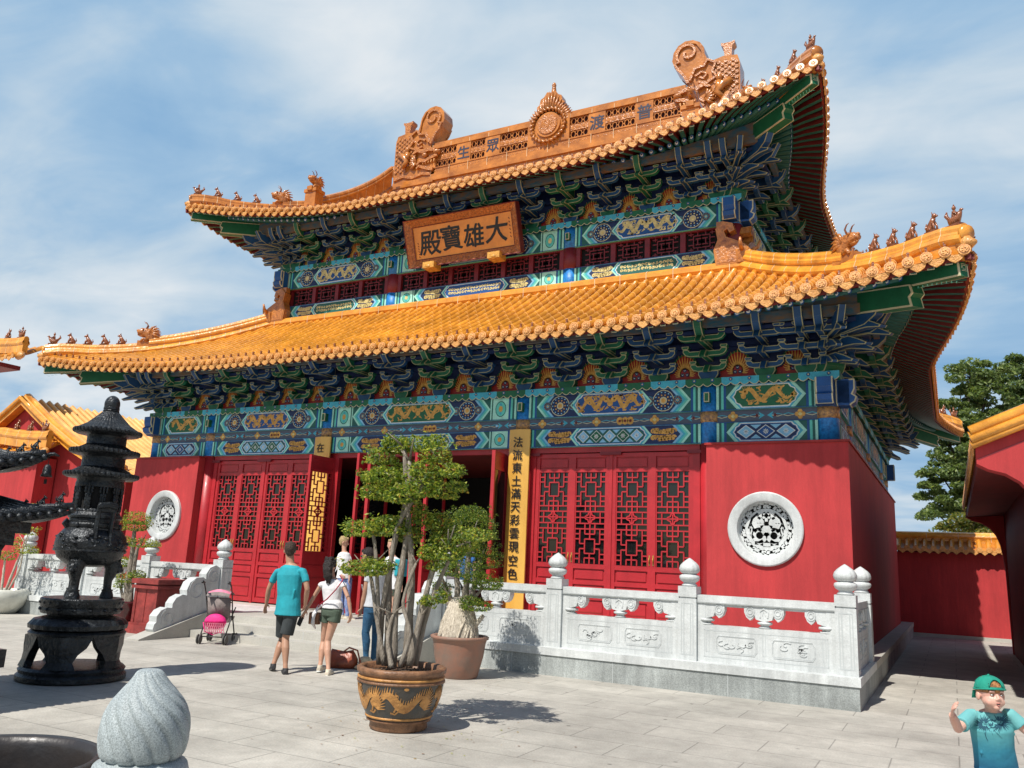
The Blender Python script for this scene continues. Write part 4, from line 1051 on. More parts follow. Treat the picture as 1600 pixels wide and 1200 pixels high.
# main ridge
def main_ridge():
    F = frame((XC, YC, 0), (1,0,0), V_, (0,-1,0)); L = 4.35; z0 = 13.86; z1 = 15.36
    b = MB()
    for lo, hi, w in ((z0-.35, z0+.10, .30),(z0+.10, z0+.24, .36),(z0+.24,z0+.36,.30),(z0+.36,z0+.56,.27),(z0+.56,z0+.60,.29),(z1-.20,z1-.06,.27),(z1-.06,z1+.04,.22)):
        b.rect(F, -L, lo, L, hi, w, TERRA, -w)
    b.rect(F, -L, z0+.60, L, z1-.20, .14, mat('ridge_backing', (.07,.012,.012), .5, .2, 3), -.14)
    n = 12
    for i in range(n+1):
        u = -L+2*L*i/n; b.rect(F, u-.008, z0-.1, u+.008, z0+.58, .303+.0, GROUT, .1); b.rect(F, u-.008, z1-.20, u+.008, z1-.06, .273, GROUT, .1)
    # lattice panels and character tiles
    zc0, zc1 = z0+.60, z1-.20; zm = (zc0+zc1)/2
    tiles = [-3.0, -1.85, 1.75, 3.1]   # u of character tiles
    for s in (-1, 1):
        edges = sorted([.72*s, s*L])
        ch = sorted([t for t in (-3.12,-2.02) ] if s < 0 else [1.62, 3.12])
        cur = edges[0]
        for t in ch+[None]:
            e = edges[1] if t is None else t-.27
            # panel cur..e: two rows of mesh separated by a carved bar
            b.rect(F, cur, zm-.09, e, zm+.09, .235, TERRAD, .13)
            for j in range(int((e-cur)/.18)): b.disc(F, cur+.09+j*.18, zm, .06, .243, TERRA, 7, .05)
            for (a, c) in ((zc0, zm-.09), (zm+.09, zc1)):
                k = max(1, round((e-cur)/.21)); dd = (e-cur)/k; h = c-a
                for j in range(k):
                    u0 = cur+j*dd; um = u0+dd/2; vm = (a+c)/2
                    b.ribbon([(um+dd*.36*cos(t), vm+h*.40*sin(t)) for t in [2*pi*i/10 for i in range(11)]], .022, F, .225, TERRA, .19)
                    b.ribbon([(u0,vm),(u0+dd*.14,vm)], .03, F, .221, TERRA, .19); b.ribbon([(u0+dd*.86,vm),(u0+dd,vm)], .03, F, .221, TERRA, .19)
                    b.ribbon([(u0,a),(u0+dd*.25,a+h*.2)], .022, F, .217, TERRA, .19); b.ribbon([(u0+dd,a),(u0+dd*.75,a+h*.2)], .022, F, .213, TERRA, .19)
                    b.ribbon([(u0,c),(u0+dd*.25,c-h*.2)], .022, F, .217, TERRA, .19); b.ribbon([(u0+dd,c),(u0+dd*.75,c-h*.2)], .022, F, .213, TERRA, .19)
            b.rect(F, e-.02, zc0, e, zc1, .24, TERRA, .1)
            if t is not None: b.rect(F, t-.27, zc0, t+.27, zc1, .25, TERRA, .1); cur = t+.27
    for j in range(44):
        u = -L+.1+j*.198; b.ribbon([(u-.07,z0+.44),(u-.03,z0+.50),(u,z0+.45),(u+.03,z0+.50),(u+.07,z0+.44)], .02, F, .274, TERRAD, .26)
    b.build('main_ridge', hall)
    for u, ch in ((-3.12,'生'),(-2.02,'眾'),(1.62,'渡'),(3.12,'普')):
        t = MB()
        for k, (dx, dy) in enumerate(((0,0),(.009,.004),(-.007,.006),(.003,-.008))): text_mb(t, ch, F, u+dx, zm+dy, .50, .256+.0008*k, mat('slate_lettering', (.05,.055,.085), .3, .1))
        t.build('ridge_character', hall)
    # central flaming disc
    b = MB()
    b.rect(F, -.72, z0+.58, .72, z1-.05, .30, TERRA, -.30)
    pts = [(-.72,z1-.06)]
    for i in range(25):
        a = pi-pi*i/24; r = (.66+.42*max(0, sin(a))**7)*(1.0 if i % 2 else .93); pts.append((r*cos(a)*1.05, z1-.12+r*sin(a)*1.0))
    pts.append((.72,z1-.06))
    b.prism(pts, F, -.12, .2, TERRA)
    for i in range(22):
        a = pi*(i+.5)/22; 
        b.tube([F(.5*cos(a), z1-.25+.5*sin(a), .26), F(.68*cos(a), z1-.2+(.62+.22*sin(a)**9)*sin(a), .26), F(.80*cos(a), z1-.12+(.66+.40*sin(a)**9)*sin(a), .2)], [.06,.045,.01], TERRAD, 6)
    for i in range(26):
        a = 2*pi*i/26; b.tube([F(.52*cos(a), zm+.22+.50*sin(a), .33), F(.60*cos(a+.15), zm+.22+.58*sin(a+.15), .38), F(.56*cos(a+.3), zm+.22+.54*sin(a+.3), .33)], [.05,.05,.03], TERRAD, 6)
    b.prism([(.42*cos(2*pi*i/24), zm+.24+.42*sin(2*pi*i/24)) for i in range(24)], F, .3, .36, TERRA); b.prism([(.33*cos(2*pi*i/24), zm+.24+.33*sin(2*pi*i/24)) for i in range(24)], F, .36, .39, TERRAD)
    for j in range(14): b.ribbon([(-.24+.04*j,zm+.24-.16*cos(j)),(-.22+.04*j,zm+.24+.16*sin(j*2))], .03, F, .40, TERRA, .38)
    b.lathe([(.16,z1+.55),(.20,z1+.68),(.12,z1+.78),(.095,z1+.95),(.06,z1+1.2),(.075,z1+1.24),(.05,z1+1.32)], (XC,YC,0), TERRAD, 12)
    b.build('sun_disc_ornament', hall)
main_ridge()
def chiwen():
    # big ridge-end dragon: local x: 0 at the ridge side (head biting the ridge), + outward; z up; thickness in y
    b = MB(); F = lambda u, v, w: Vector((u, w, v))
    # body slab with a curled tail towards the ridge and a sword hilt outward
    body = [(.05,0),(1.62,0),(1.62,1.65),(1.55,1.92),(1.15,1.98),(.86,1.92),(.70,2.0),(.62,2.2),(.60,2.42),(.48,2.62),(.28,2.74),(.05,2.76),(-.16,2.66),(-.30,2.46),(-.34,2.2),(-.26,1.95),(-.08,1.72),(.10,1.50),(.14,1.25),(.0,1.05),(-.10,.9),(-.10,.35)]
    b.prism(body, F, -.27, .27, TERRA)
    for s in (-1, 1):
        Fs = (lambda u, v, w, s=s: Vector((u, s*(.27+w), v)))
        # tail rim and spiral
        sp = [(.13+.34*(1-t*.75)*cos(pi*1.25-t*7.6), 2.33+.34*(1-t*.75)*sin(pi*1.25-t*7.6)) for t in [i/26 for i in range(27)]]
        b.ribbon([(.14,1.35),(.02,1.62),(-.16,1.86),(-.25,2.05)]+sp, .07, Fs, .06, TERRAD, 0.)
        b.ribbon([(.62,1.9),(.56,2.3),(.4,2.58),(.1,2.68)], .05, Fs, .05, TERRA, 0.)
        # flame mane curl
        for (p, wd) in (([(.2,1.4),(.35,1.75),(.62,1.78),(.72,1.95),(.95,1.80),(.85,1.55),(.98,1.35),(.7,1.22),(.45,1.30)], .07), ([(.35,1.5),(.55,1.6),(.7,1.5),(.6,1.38),(.48,1.45)], .06)):
            b.ribbon(p, wd, Fs, .08, TERRAD, 0.)
        # scales on the body
        for i in range(7):
            for j in range(8):
                u = .95+.10*i-.02; v = .55+.165*j+(.08 if i % 2 else 0)
                if u > 1.56 or (u < 1.1 and v < 1.0): continue
                b.disc(Fs, u, v, .058, .035+.004*(j % 2), TERRAD, 6)
        # dragon head: brow, eye, nose, jaws
        b.ribbon([(-.12,1.05),(.15,1.12),(.4,1.08),(.62,1.16),(.8,1.05)], [.10,.14,.14,.12,.05], Fs, .12, TERRAD, 0.)
        b.sphere(Fs(.30,.92,.10), (.10,.08,.09), TERRAD, 10, 7); b.sphere(Fs(-.16,.98,.03), (.14,.14,.10), TERRAD, 10, 7)
        b.ribbon([(-.2,.86),(.05,.80),(.28,.72),(.5,.75),(.62,.62)], [.10,.10,.10,.10,.06], Fs, .10, TERRAD, 0.); b.ribbon([(-.05,.36),(.15,.42),(.36,.5),(.52,.58),(.62,.5)], [.12,.12,.1,.08,.05], Fs, .10, TERRAD, 0.)
        for t in range(5): b.ribbon([(-.08+.11*t,.74),(-.06+.11*t,.62)], [.05,.01], Fs, .08, TILEC, 0.)
        for t in range(6):
            a = -.9+t*.42; b.tube([Fs(.66,.72,.05), Fs(.66+.2*cos(a),.74+.22*sin(a),.10), Fs(.66+.32*cos(a+.3),.74+.34*sin(a+.3),.03)], [.055,.05,.012], TERRAD, 6)
        # leg with claws and a riding figure in relief
        b.tube([Fs(1.35,1.15,.02), Fs(1.15,1.02,.12), Fs(1.0,.80,.14), Fs(1.18,.60,.12)], [.11,.11,.09,.07], TERRA, 8)
        b.sphere(Fs(1.05,1.28,.08), (.10,.08,.11), TERRA, 8, 6); b.tube([Fs(1.05,1.15,.06), Fs(1.02,.9,.10)], [.11,.10], TERRA, 8)
        for a in (-.6,0,.6): b.tube([Fs(1.3,1.2,.05), Fs(1.3+.2*cos(a),1.2+.2*sin(a),.08)], [.04,.012], TERRAD, 6)
        b.ribbon([(.05,.22),(.4,.30),(.8,.22),(1.2,.34),(1.58,.26)], .10, Fs, .05, TERRAD, 0.)
        b.rect(Fs, .0, .0, 1.6, .12, .05, TERRA, 0.)
    # sword hilt
    b.prism([(1.12,1.9),(1.40,1.9),(1.36,2.05),(1.38,2.35),(1.45,2.42),(1.45,2.5),(1.36,2.47),(1.15,2.47),(1.06,2.5),(1.06,2.42),(1.13,2.35),(1.16,2.05)], F, -.14, .14, TERRAD)
    # side horned head emerging outwards
    b.tube([(1.55,0,.62),(1.85,0,.80),(2.05,0,.80)], [(.26,.2),(.2,.16),(.10,.1)], TERRAD, 10)
    return b.mesh('ridge_dragon')
CH = chiwen()
for sx in (-1, 1):
    M = Matrix.Translation((XC+sx*4.30, YC, 14.02))
    if sx < 0: M = M @ Matrix.Rotation(pi, 4, 'Z')
    link('ridge_dragon', CH, hall, M)
    b = MB(); b.bx((XC+sx*4.25, YC-.34, 13.5), (XC+sx*5.95, YC+.34, 14.03), TERRA); b.bx((XC+sx*4.2, YC-.38, 13.9), (XC+sx*6.0, YC+.38, 13.98), TERRA); b.build('ridge_pedestal', hall)
# ------------------------------------------------------------------ platform, stairs, ground
def ground_mat(name, col, bw, bh, mortar=.012, c2=None, rot=0.):
    m = bpy.data.materials.new(name); m.use_nodes = True; nt = m.node_tree; N = nt.nodes; L = nt.links; b = N['Principled BSDF']; b.inputs['Roughness'].default_value = .8
    tc = N.new('ShaderNodeTexCoord'); mp = N.new('ShaderNodeMapping'); mp.inputs['Rotation'].default_value = (0,0,rot); L.new(tc.outputs['Object'], mp.inputs[0])
    br = N.new('ShaderNodeTexBrick'); br.inputs['Scale'].default_value = 1; br.inputs['Brick Width'].default_value = bw; br.inputs['Row Height'].default_value = bh; br.inputs['Mortar Size'].default_value = mortar; br.inputs['Mortar Smooth'].default_value = .3; br.inputs['Bias'].default_value = 0
    br.inputs['Color1'].default_value = (*col, 1); br.inputs['Color2'].default_value = (*(c2 or [c*.86 for c in col]), 1); br.inputs['Mortar'].default_value = (*[c*.58 for c in col], 1)
    L.new(mp.outputs[0], br.inputs[0])
    out = br.outputs[0]
    for sc, lo, hi, det in ((.35, .74, 1.14, 8), (1.7, .80, 1.10, 8), (55, .86, 1.08, 3), (9, .90, 1.05, 5)):
        n = N.new('ShaderNodeTexNoise'); n.inputs['Scale'].default_value = sc; n.inputs['Detail'].default_value = det; L.new(tc.outputs['Object'], n.inputs[0])
        r = N.new('ShaderNodeMapRange'); r.inputs[1].default_value = .3; r.inputs[2].default_value = .7; r.inputs[3].default_value = lo; r.inputs[4].default_value = hi; L.new(n.outputs[0], r.inputs[0])
        x = N.new('ShaderNodeMix'); x.data_type = 'RGBA'; x.blend_type = 'MULTIPLY'; x.inputs[0].default_value = 1; L.new(out, x.inputs[6]); L.new(r.outputs[0], x.inputs[7]); out = x.outputs[2]
    # dark specks and spots
    v = N.new('ShaderNodeTexVoronoi'); v.inputs['Scale'].default_value = 1.6; L.new(tc.outputs['Object'], v.inputs[0])
    r = N.new('ShaderNodeMapRange'); r.inputs[1].default_value = .018; r.inputs[2].default_value = .05; r.inputs[3].default_value = .35; r.inputs[4].default_value = 1; L.new(v.outputs[0], r.inputs[0])
    x = N.new('ShaderNodeMix'); x.data_type = 'RGBA'; x.blend_type = 'MULTIPLY'; x.inputs[0].default_value = 1; L.new(out, x.inputs[6]); L.new(r.outputs[0], x.inputs[7]); out = x.outputs[2]
    L.new(out, b.inputs['Base Color'])
    bp = N.new('ShaderNodeBump'); bp.inputs['Strength'].default_value = .35; bp.inputs['Distance'].default_value = .01
    nn = N.new('ShaderNodeTexNoise'); nn.inputs['Scale'].default_value = 25; nn.inputs['Detail'].default_value = 6; L.new(tc.outputs['Object'], nn.inputs[0])
    ad = N.new('ShaderNodeMath'); ad.operation = 'SUBTRACT'; L.new(nn.outputs[0], ad.inputs[0]); L.new(br.outputs['Fac'], ad.inputs[1]); L.new(ad.outputs[0], bp.inputs['Height']); L.new(bp.outputs[0], b.inputs['Normal'])
    return m
PAVE = ground_mat('paving_slabs', (.50,.475,.42), 1.15, .58, .008, c2=(.455,.43,.38))
g = MB(); S = 400; n = 1
g.add([(-S,-S,0),(S,-S,0),(S,S,0),(-S,S,0)], [(0,1,2,3)], PAVE); tag(g.build('ground'), kind='structure')
PX0, PX1, PY0 = 2*XC-.63, .63, -3.11
SX0, SX1 = -11.20, -5.96         # stair side posts (centre lines)
plat = empty('stone_platform', (XC, -2.0, 0), 'pale grey stone terrace with three wide steps below the open doors of the red hall', 'platform')
def slabbed(a, c, m, nm, cap=True):
    b = MB(); (x0,y0,z0), (x1,y1,z1) = a, c
    b.bx(a, (x1,y1,z1-.115), GRANITE)
    b.bx((x0-.03,y0-.03,z1-.112), (x1+.03,y1,z1), MARBLE if 0 else m)
    return b
b = MB()
# body in three runs so the stairs can sit in the gap
STEPW = STEP
for x0, x1 in ((PX0, SX0+.15), (SX1-.15, PX1)):
    b.bx((x0,PY0,-.05), (x1,-.6,ZP-.115), GRANITE); b.bx((x0-.02 if x0 == PX0 else x0,PY0-.02,ZP-.112), (x1+.02 if x1 == PX1 else x1,-.6,ZP), MARBLE)
    n = int((x1-x0)/1.5)
    for i in range(1, n):
        x = x0+(x1-x0)*i/n; b.bx((x-.004,PY0-.003,0), (x+.004,PY0,ZP-.116), LINE); b.bx((x+.3-.003,PY0-.0225,ZP-.11), (x+.3+.003,PY0-.02,ZP-.001), LINE)
b.bx((SX0+.151,-2.95,-.05), (SX1-.151,-.6,ZP-.002), STEPW)
b.bx((PX0,-.599,-.05), (PX1,13.25,ZP-.115), GRANITE); b.bx((PX0-.02,-.599,ZP-.112), (PX1+.02,13.27,ZP), STEP)
b.build('terrace', plat)
for i in range(3):
    b = MB(); y1 = -2.951-.34*(i); z = ZP-.137*(i+1)
    if z > .01: b.bx((SX0+.152, y1-.34, -.02), (SX1-.152, y1, z), STEPW); 
    for k in range(1, 4): x = SX0+.15+k*1.25+(.6 if i % 2 else 0); z > .01 and b.bx((x-.004, y1-.342, 0), (x+.004, y1-.34, z-.002), LINE)
    if z > .01: b.build('step', plat)
# ---- balustrade
def finial(b, c, s=1., m=MARBLE, z0=0):
    lob = lambda a, z: .035*cos(a*12) if .16*s < z-z0 < .40*s else 0
    b.lathe([(r*s, z*s+z0) for r, z in ((.10,0),(.115,.015),(.10,.03),(.085,.05),(.135,.085),(.15,.12),(.145,.15),(.10,.175))], c, m, 20)
    b.lathe([(r*s, z*s+z0) for r, z in ((.09,.175),(.12,.19),(.145,.22),(.150,.255),(.135,.30),(.10,.34),(.055,.375),(.02,.40),(.0,.41))], c, m, 36, lob)
def post_mb(h=1.03, s=.135):
    b = MB(); b.bx((-s,-s,0), (s,s,h-.17), MARBLE); b.bx((-s*.86,-s*.86,h-.17), (s*.86,s*.86,h-.15), MARBLE); b.bx((-s,-s,h-.15), (s,s,h), MARBLE)
    for q in range(4):
        M = Matrix.Rotation(q*pi/2, 3, 'Z'); F = lambda u, v, w, M=M: M @ Vector((u, -s-w, v))
        for k in (.085, .05): 
            for u in (-k, k): b.rect(F, u-.006, .08, u+.006, h-.24, .003, LINE)
        for v in (.08, h-.24): b.rect(F, -.085, v-.005, .085, v+.005, .003, LINE)
    return b
pm = post_mb().mesh('post')
fb = MB(); finial(fb, (0,0,0)); fm = fb.mesh('finial')
def panel_mb(L):
    """one railing bay of clear length L along x, y=0 plane, from z=0"""
    b = MB(); F = lambda u, v, w: Vector((u, -w, v)); h0, h1, h2 = .51, .80, .92
    b.rect(F, -L/2, 0, L/2, h0, .085, MARBLE, -.085)
    for s, w in ((1, .0855), (-1, -.0855)):
        Fs = lambda u, v, w_, s=s: Vector((u, -s*(.085+w_), v))
        for x0, x1, y0, y1 in ((-L/2+.10,L/2-.10,.07,h0-.07),):
            for t in ((x0,y0,x1,y0+.008),(x0,y1-.008,x1,y1),(x0,y0,x0+.008,y1),(x1-.008,y0,x1,y1)): b.rect(Fs, *t, .002, LINE)
        n = 2
        for i in range(n):
            c = (-1, 1)[i]*L*.205; w2 = L*.15; cv = (h0)/2
            P = [(c-w2,cv-.07),(c-w2+.03,cv-.12),(c+w2-.03,cv-.12),(c+w2,cv-.07),(c+w2,cv+.07),(c+w2-.03,cv+.12),(c-w2+.03,cv+.12),(c-w2,cv+.07),(c-w2,cv-.07)]
            b.ribbon(P, .012, Fs, .006, MARBLE, 0.); b.ribbon([(p*1.0, q) for p, q in inset(P[:-1], .012)]+[inset(P[:-1], .012)[0]], .007, Fs, .003, LINE)
            rnd = random.Random(int(L*100)+i)
            for k in range(7):   # shallow carving
                x, y = c+(rnd.random()-.5)*w2*1.5, cv+(rnd.random()-.5)*.13; a0 = rnd.random()*6; r = .03+.02*rnd.random()
                b.ribbon([(x+r*(1-t*.6)*cos(a0+t*4)*1.6, y+r*(1-t*.6)*sin(a0+t*4)) for t in [q/7 for q in range(8)]], .016, Fs, .010, MARBLE, 0.)
                b.ribbon([(x+r*(1-t*.6)*cos(a0+t*4)*1.6+.008, y+r*(1-t*.6)*sin(a0+t*4)-.009) for t in [q/7 for q in range(8)]], .006, Fs, .002, LINE)
        for c in (-L*.42, 0, L*.42):
            b.ribbon([(c-.02,.14),(c-.02,.42),(c+.02,.42),(c+.02,.14),(c-.02,.14)], .008, Fs, .002, LINE)
    # solid ends, top rail
    for s in (-1, 1): b.rect(F, min(s*L/2, s*(L/2-.12)), h0, max(s*L/2, s*(L/2-.12)), h2-.10, .08, MARBLE, -.08)
    b.rect(F, -L/2, h2-.10, L/2, h2, .095, MARBLE, -.095); b.rect(F, -L/2, h2-.006-.104, L/2, h2-.104, .10, LINE, -.10)
    b.rect(F, -L/2+.1201, h1-.03, L/2-.1201, h2-.1101, .05, MARBLE, -.05)
    # vase with cloud capital in the middle and half ones at the ends
    for c, hw in ((0, .27), (-L/2+.12, .27), (L/2-.12, .27)):
        lo = c-hw if c >= 0 else c; hi = c+hw if c <= 0 else c
        if c == 0: lo, hi = -hw, hw
        def clipx(x): return max(min(x, hi), lo)
        P = [(c+x, y) for x, y in ((-.27,.815),(-.27,.72),(-.24,.65),(-.19,.61),(-.15,.65),(-.13,.69),(-.11,.63),(0,.60),(.11,.63),(.13,.69),(.15,.65),(.19,.61),(.24,.65),(.27,.72),(.27,.815))]
        P2 = [(clipx(x), y) for x, y in P]; P3 = []
        for p in P2:
            if not P3 or abs(p[0]-P3[-1][0])+abs(p[1]-P3[-1][1]) > 1e-4: P3.append(p)
        b.prism(P3, F, -.075, .075, MARBLE)
        for sd in (1, -1):
            Fs = lambda u, v, w_, sd=sd: Vector((u, -sd*(.075+w_), v))
            for s in (-1, 1):
                if lo-.01 <= c+s*.18 <= hi+.01:
                    for rr in (.055, .028): b.ribbon([(c+s*.19+rr*cos(a), .73+rr*1.2*sin(a)) for a in [2*pi*j/10 for j in range(11)]], .012, Fs, .008, MARBLE, 0.); b.ribbon([(c+s*.19+(rr+.01)*cos(a), .73+(rr+.01)*1.2*sin(a)) for a in [2*pi*j/10 for j in range(11)]], .005, Fs, .003, LINE)
            if c == 0:
                b.ribbon([(-.05,.66),(-.06,.74),(0,.78),(.06,.74),(.05,.66)], .02, Fs, .01, MARBLE, 0.); b.ribbon([(-.02,.68),(0,.74),(.02,.68)], .008, Fs, .004, LINE)
        n_ = 16
        if c == 0: b.lathe([(.07,h0),(.09,h0+.012),(.06,h0+.03),(.055,h0+.04),(.10,h0+.06),(.105,h0+.08),(.07,h0+.095)], (0,0,0), MARBLE, n_)
        else:
            s = 1 if c < 0 else -1
            for r, z0, z1 in ((.09,h0,h0+.02),(.06,h0+.02,h0+.05),(.105,h0+.05,h0+.085),(.07,h0+.085,h0+.11)): b.lathe([(r,z0),(r*1.05,(z0+z1)/2),(r,z1)], (c,0,0), MARBLE, n_)
    return b
def balustrade(xs, label, side_x):
    bal = empty('balustrade', (sum(xs)/len(xs), -2.84, ZP), label, 'balustrade')
    def P(x, y, dz=0., name='post'):
        o = link(name, pm, bal, Matrix.Translation((x, y, ZP))); f = bpy.data.objects.new('finial', fm); COL.objects.link(f); f.parent = o; f.location = (0,0,1.03)
    for x in xs: P(x, -2.84)
    for a, c in zip(xs, xs[1:]):
        L = abs(c-a)-.272; link('rail_panel', panel_mb(L).mesh('rail_panel'), bal, Matrix.Translation(((a+c)/2, -2.84, ZP)))
    P(side_x, -.66)
    link('rail_panel', panel_mb(2.18-.272).mesh('rail_panel'), bal, Matrix.Translation((side_x, (-2.84-.66)/2, ZP)) @ Matrix.Rotation(pi/2, 4, 'Z'))
    return bal
bx_r = [.48, -1.664, -3.803, -5.958]; bx_l = [2*XC-x for x in bx_r]
BALR = balustrade(bx_r, 'white carved marble balustrade on the near terrace edge, right of the steps', .48)
BALL = balustrade(bx_l, 'white carved marble balustrade on the far terrace edge, left of the steps', bx_l[0])
# cloud-shaped stair cheeks
def cheek(x, bal):
    F = frame((x, -2.99, 0), (0,-1,0), V_, (1,0,0))
    b = MB()
    b.prism([(0,0),(1.75,0),(1.75,.02),(0,.52)], F, -.17, .17, STEP)
    base = lambda u: .52-.5*u/1.75
    lobes = [(.0,1.28),(.12,1.33),(.26,1.28),(.34,1.16),(.33,1.06),(.40,1.10),(.56,1.09),(.70,1.00),(.76,.86),(.74,.76),(.84,.78),(.98,.72),(1.05,.62),(1.05,.54),(1.16,.55),(1.29,.50),(1.37,.40),(1.36,.30),(1.40,.26),(1.42,.17),(1.38,.11)]
    b.prism([(0, base(0)+.002)]+[(u, v) for u, v in lobes]+[(1.36, base(1.36)+.002)], F, -.10, .10, MARBLE)
    for s in (-1, 1):
        Fs = frame((x+s*.10, -2.99, 0), (0,-1,0), V_, (s,0,0))
        for cu, cv, r in ((.13,1.12,.15),(.50,.86,.20),(1.10,.34,.18)):
            b.ribbon([(cu+r*(1-t*.72)*cos(1.2-t*9), cv+r*(1-t*.72)*sin(1.2-t*9)) for t in [i/26 for i in range(27)]], .012, Fs, .003, LINE)
            b.ribbon([(cu+.016+r*(1-t*.72)*cos(1.2-t*9), cv+r*(1-t*.72)*sin(1.2-t*9)) for t in [i/26 for i in range(27)]], .018, Fs, .010, MARBLE, 0.)
    b.build('stair_cheek', bal)
cheek(bx_r[3], BALR); cheek(bx_l[3], BALL)
# ------------------------------------------------------------------ neighbours
def ray(u, v): return CF + CR*(u-800)/1273.05 + CU*(600-v)/1273.05
def at(u, v, y): d = ray(u, v); return CP + d*((y-CP.y)/d.y)
def tile_slope(b, e, P0, P1, D, prof, sp=.26, ends=True, roll=.075, m=None):
    """rows of roll tiles: eave from P0 to P1, running up along D (horizontal unit) following prof [(dist, rise)]"""
    m = m or TILE; P0, P1, D = Vector(P0), Vector(P1), Vector(D); U = (P1-P0); L = U.length; U.normalize(); n = int(L/sp)
    Z = Vector((0,0,1))
    b.loft([[P0+U*t+D*d+Z*r for d, r in prof] for t in (0, L)], PAN, True, False, False)
    for k in range(n+1):
        c = P0+U*(k*sp+.5*(L-n*sp)); rings = []
        for i, (d, r) in enumerate(prof): rings.append([c+D*d+Z*(r+.03+q*roll)+U*(p*roll) for p, q in ((-1,-.5),(-.8,.5),(0,1.05),(.8,.5),(1,-.5))])
        b.loft(rings, m, True, False, False)
        if ends:
            F = lambda u, v, w, c=c: c+U*u+Z*(v+.04)-D*w; F2 = lambda u, v, w, c=c: c+U*(u+sp/2)+Z*v-D*w
            e.prism([(.085*cos(2*pi*j/10), .085*sin(2*pi*j/10)) for j in range(10)], F, -.02, .03, TILEC)
            if k < n: e.prism([(-.11,.03),(-.10,-.04),(0,-.12),(.10,-.04),(.11,.03)], F2, -.01, .015, TILEC)
# -- gable building on the left
gb_ = empty('side_hall', (-26.7, 9, 0), 'red gabled building with a pale orange tiled roof behind the black incense burner', 'building')
yg = 2.0; px_, pz = -26.7, 6.45; hw = 5.7
prf = [(-.35,-.1),(0,0),(1.2,.36),(2.6,.92),(4.0,1.62),(5.0,2.2),(5.7,2.62)]
b = MB(); Fg = frame((px_, yg, 0), (1,0,0), V_, (0,-1,0))
out = [(-hw,0),(hw,0)]+[(hw-d, pz-2.62+r-.08) for d, r in prf[1:]]+[(-(hw-d), pz-2.62+r-.08) for d, r in prf[1:-1][::-1]]
b.prism(out, Fg, -.3, 0, RED); b.bx((px_+hw-.3, yg+.3, 0), (px_+hw, 18, pz-2.75), RED); b.build('wall', gb_)
b = MB(); e = MB()
for s in (1, -1):
    P0 = (px_+s*hw, yg-.25, pz-2.62); P1 = (px_+s*hw, 18, pz-2.62)
    tile_slope(b, e, P0, P1, (-s,0,0), prf, sp=.30, roll=.085, m=mat('pale_glaze', (.85,.45,.13), .35, .25, 1.2, .2, 12, col2=(.66,.29,.07), coat=.3, fine=.2))
b.build('roof_tiles', gb_); e.build('eave_tile_ends', gb_)
b = MB()
for s in (1, -1):   # verge rolls following the gable
    for off, r, dz in ((-.02,.12,.12), (-.26,.09,.02)):
        b.tube([(px_+s*(hw-d), yg-.10+off, pz-2.62+rr+dz) for d, rr in prf[1:]]+[(px_, yg-.10+off, pz+.05+dz)], r, LRIDGE, 8)
    b.loft([[(px_+s*(hw-d), yg-.34, pz-2.62+rr+z) for z in (.02,-.22)]+[(px_+s*(hw-d), yg-.05, pz-2.62+rr-.22), (px_+s*(hw-d), yg-.05, pz-2.62+rr+.02)] for d, rr in prf], LRIDGE, False)
b.build('verge', gb_)
# -- double roofed gate at far left
gt = empty('gate_tower', (-27.5, 1.6, 0), 'red gate tower with yellow glazed corner roofs at the left edge of the photo', 'gate')
def pent(x0, x1, y, z, rise, dep, nm):
    b = MB(); e = MB(); pr = [(0,0),(dep*.5,rise*.42),(dep,rise)]
    tile_slope(b, e, (x0, y, z), (x1-.15, y, z), (0,1,0), pr, sp=.40, roll=.11); b.build('roof_tiles', gt); e.build('eave_tile_ends', gt)
    b = MB(); b.bx((x0, y+.08, z-.20), (x1-1.3, y+dep, z-.05), MAROON); b.build('eave', gt)
    b = MB(); P = [Vector((x1-2.6+2.6*i/8-.02, y+.25+.0*i, z+.30+.02*i+.35*(1-i/8)**1.5)) for i in range(9)]; ridge_strip(b, [Vector((x0, y+.25, P[0].z))]+P, None, .27, .15, LRIDGE); b.build('hip_ridge', gt)
    for k in (.35, 1.15, 1.9):
        me = RDM if k < .5 else SBM; i = 8*(1-k/2.6); zz = z+.30+.02*i+.35*(1-i/8)**1.5+.28
        link('ridge_beast', me, gt, Matrix.Translation((x1-k, y+.25, zz)) @ Matrix.Scale(1.05, 4))
    b = MB(); b.tube([(x1-.25,y+.2,z+.05),(x1+.02,y+.15,z+.1),(x1+.12,y+.1,z+.02)], [.12,.12,.05], TILEC, 8); b.build('tip_tile', gt)
pent(-31, -24.05, 1.0, 4.38, .55, .95, 'a'); pent(-31, -26.3, 1.0, 7.78, .5, .95, 'b')
b = MB(); b.bx((-31, 1.3, 0), (-24.6, 1.95, 4.3), RED); b.bx((-33, 1.3, 4.9), (-29.9, 1.95, 7.7), RED); b.build('wall', gt)
# -- back wall
bw = empty('garden_wall', (2, 13.8, 0), 'red wall with an orange tiled cap behind the right side of the hall', 'wall')
b = MB(); b.bx((-1.5,13.7,0), (4.6,14.1,2.52), RED); b.bx((-1.5,13.66,0),(4.6,13.699,.10), STEP); b.build('wall', bw)
b = MB(); e = MB()
tile_slope(b, e, (-1.5,13.40,2.58), (4.6,13.40,2.58), (0,1,0), [(0,0),(.22,.14),(.48,.34)], sp=.245); tile_slope(b, e, (4.6,14.40,2.58), (.25,14.40,2.58), (0,-1,0), [(0,0),(.22,.14),(.48,.34)], sp=.245)
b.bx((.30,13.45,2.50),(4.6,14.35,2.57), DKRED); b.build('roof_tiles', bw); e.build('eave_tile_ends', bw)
b = MB(); ridge_strip(b, [Vector((.25+4.35*i/10,13.9,2.93)) for i in range(11)], None, .16, .14, LRIDGE); b.build('ridge', bw)
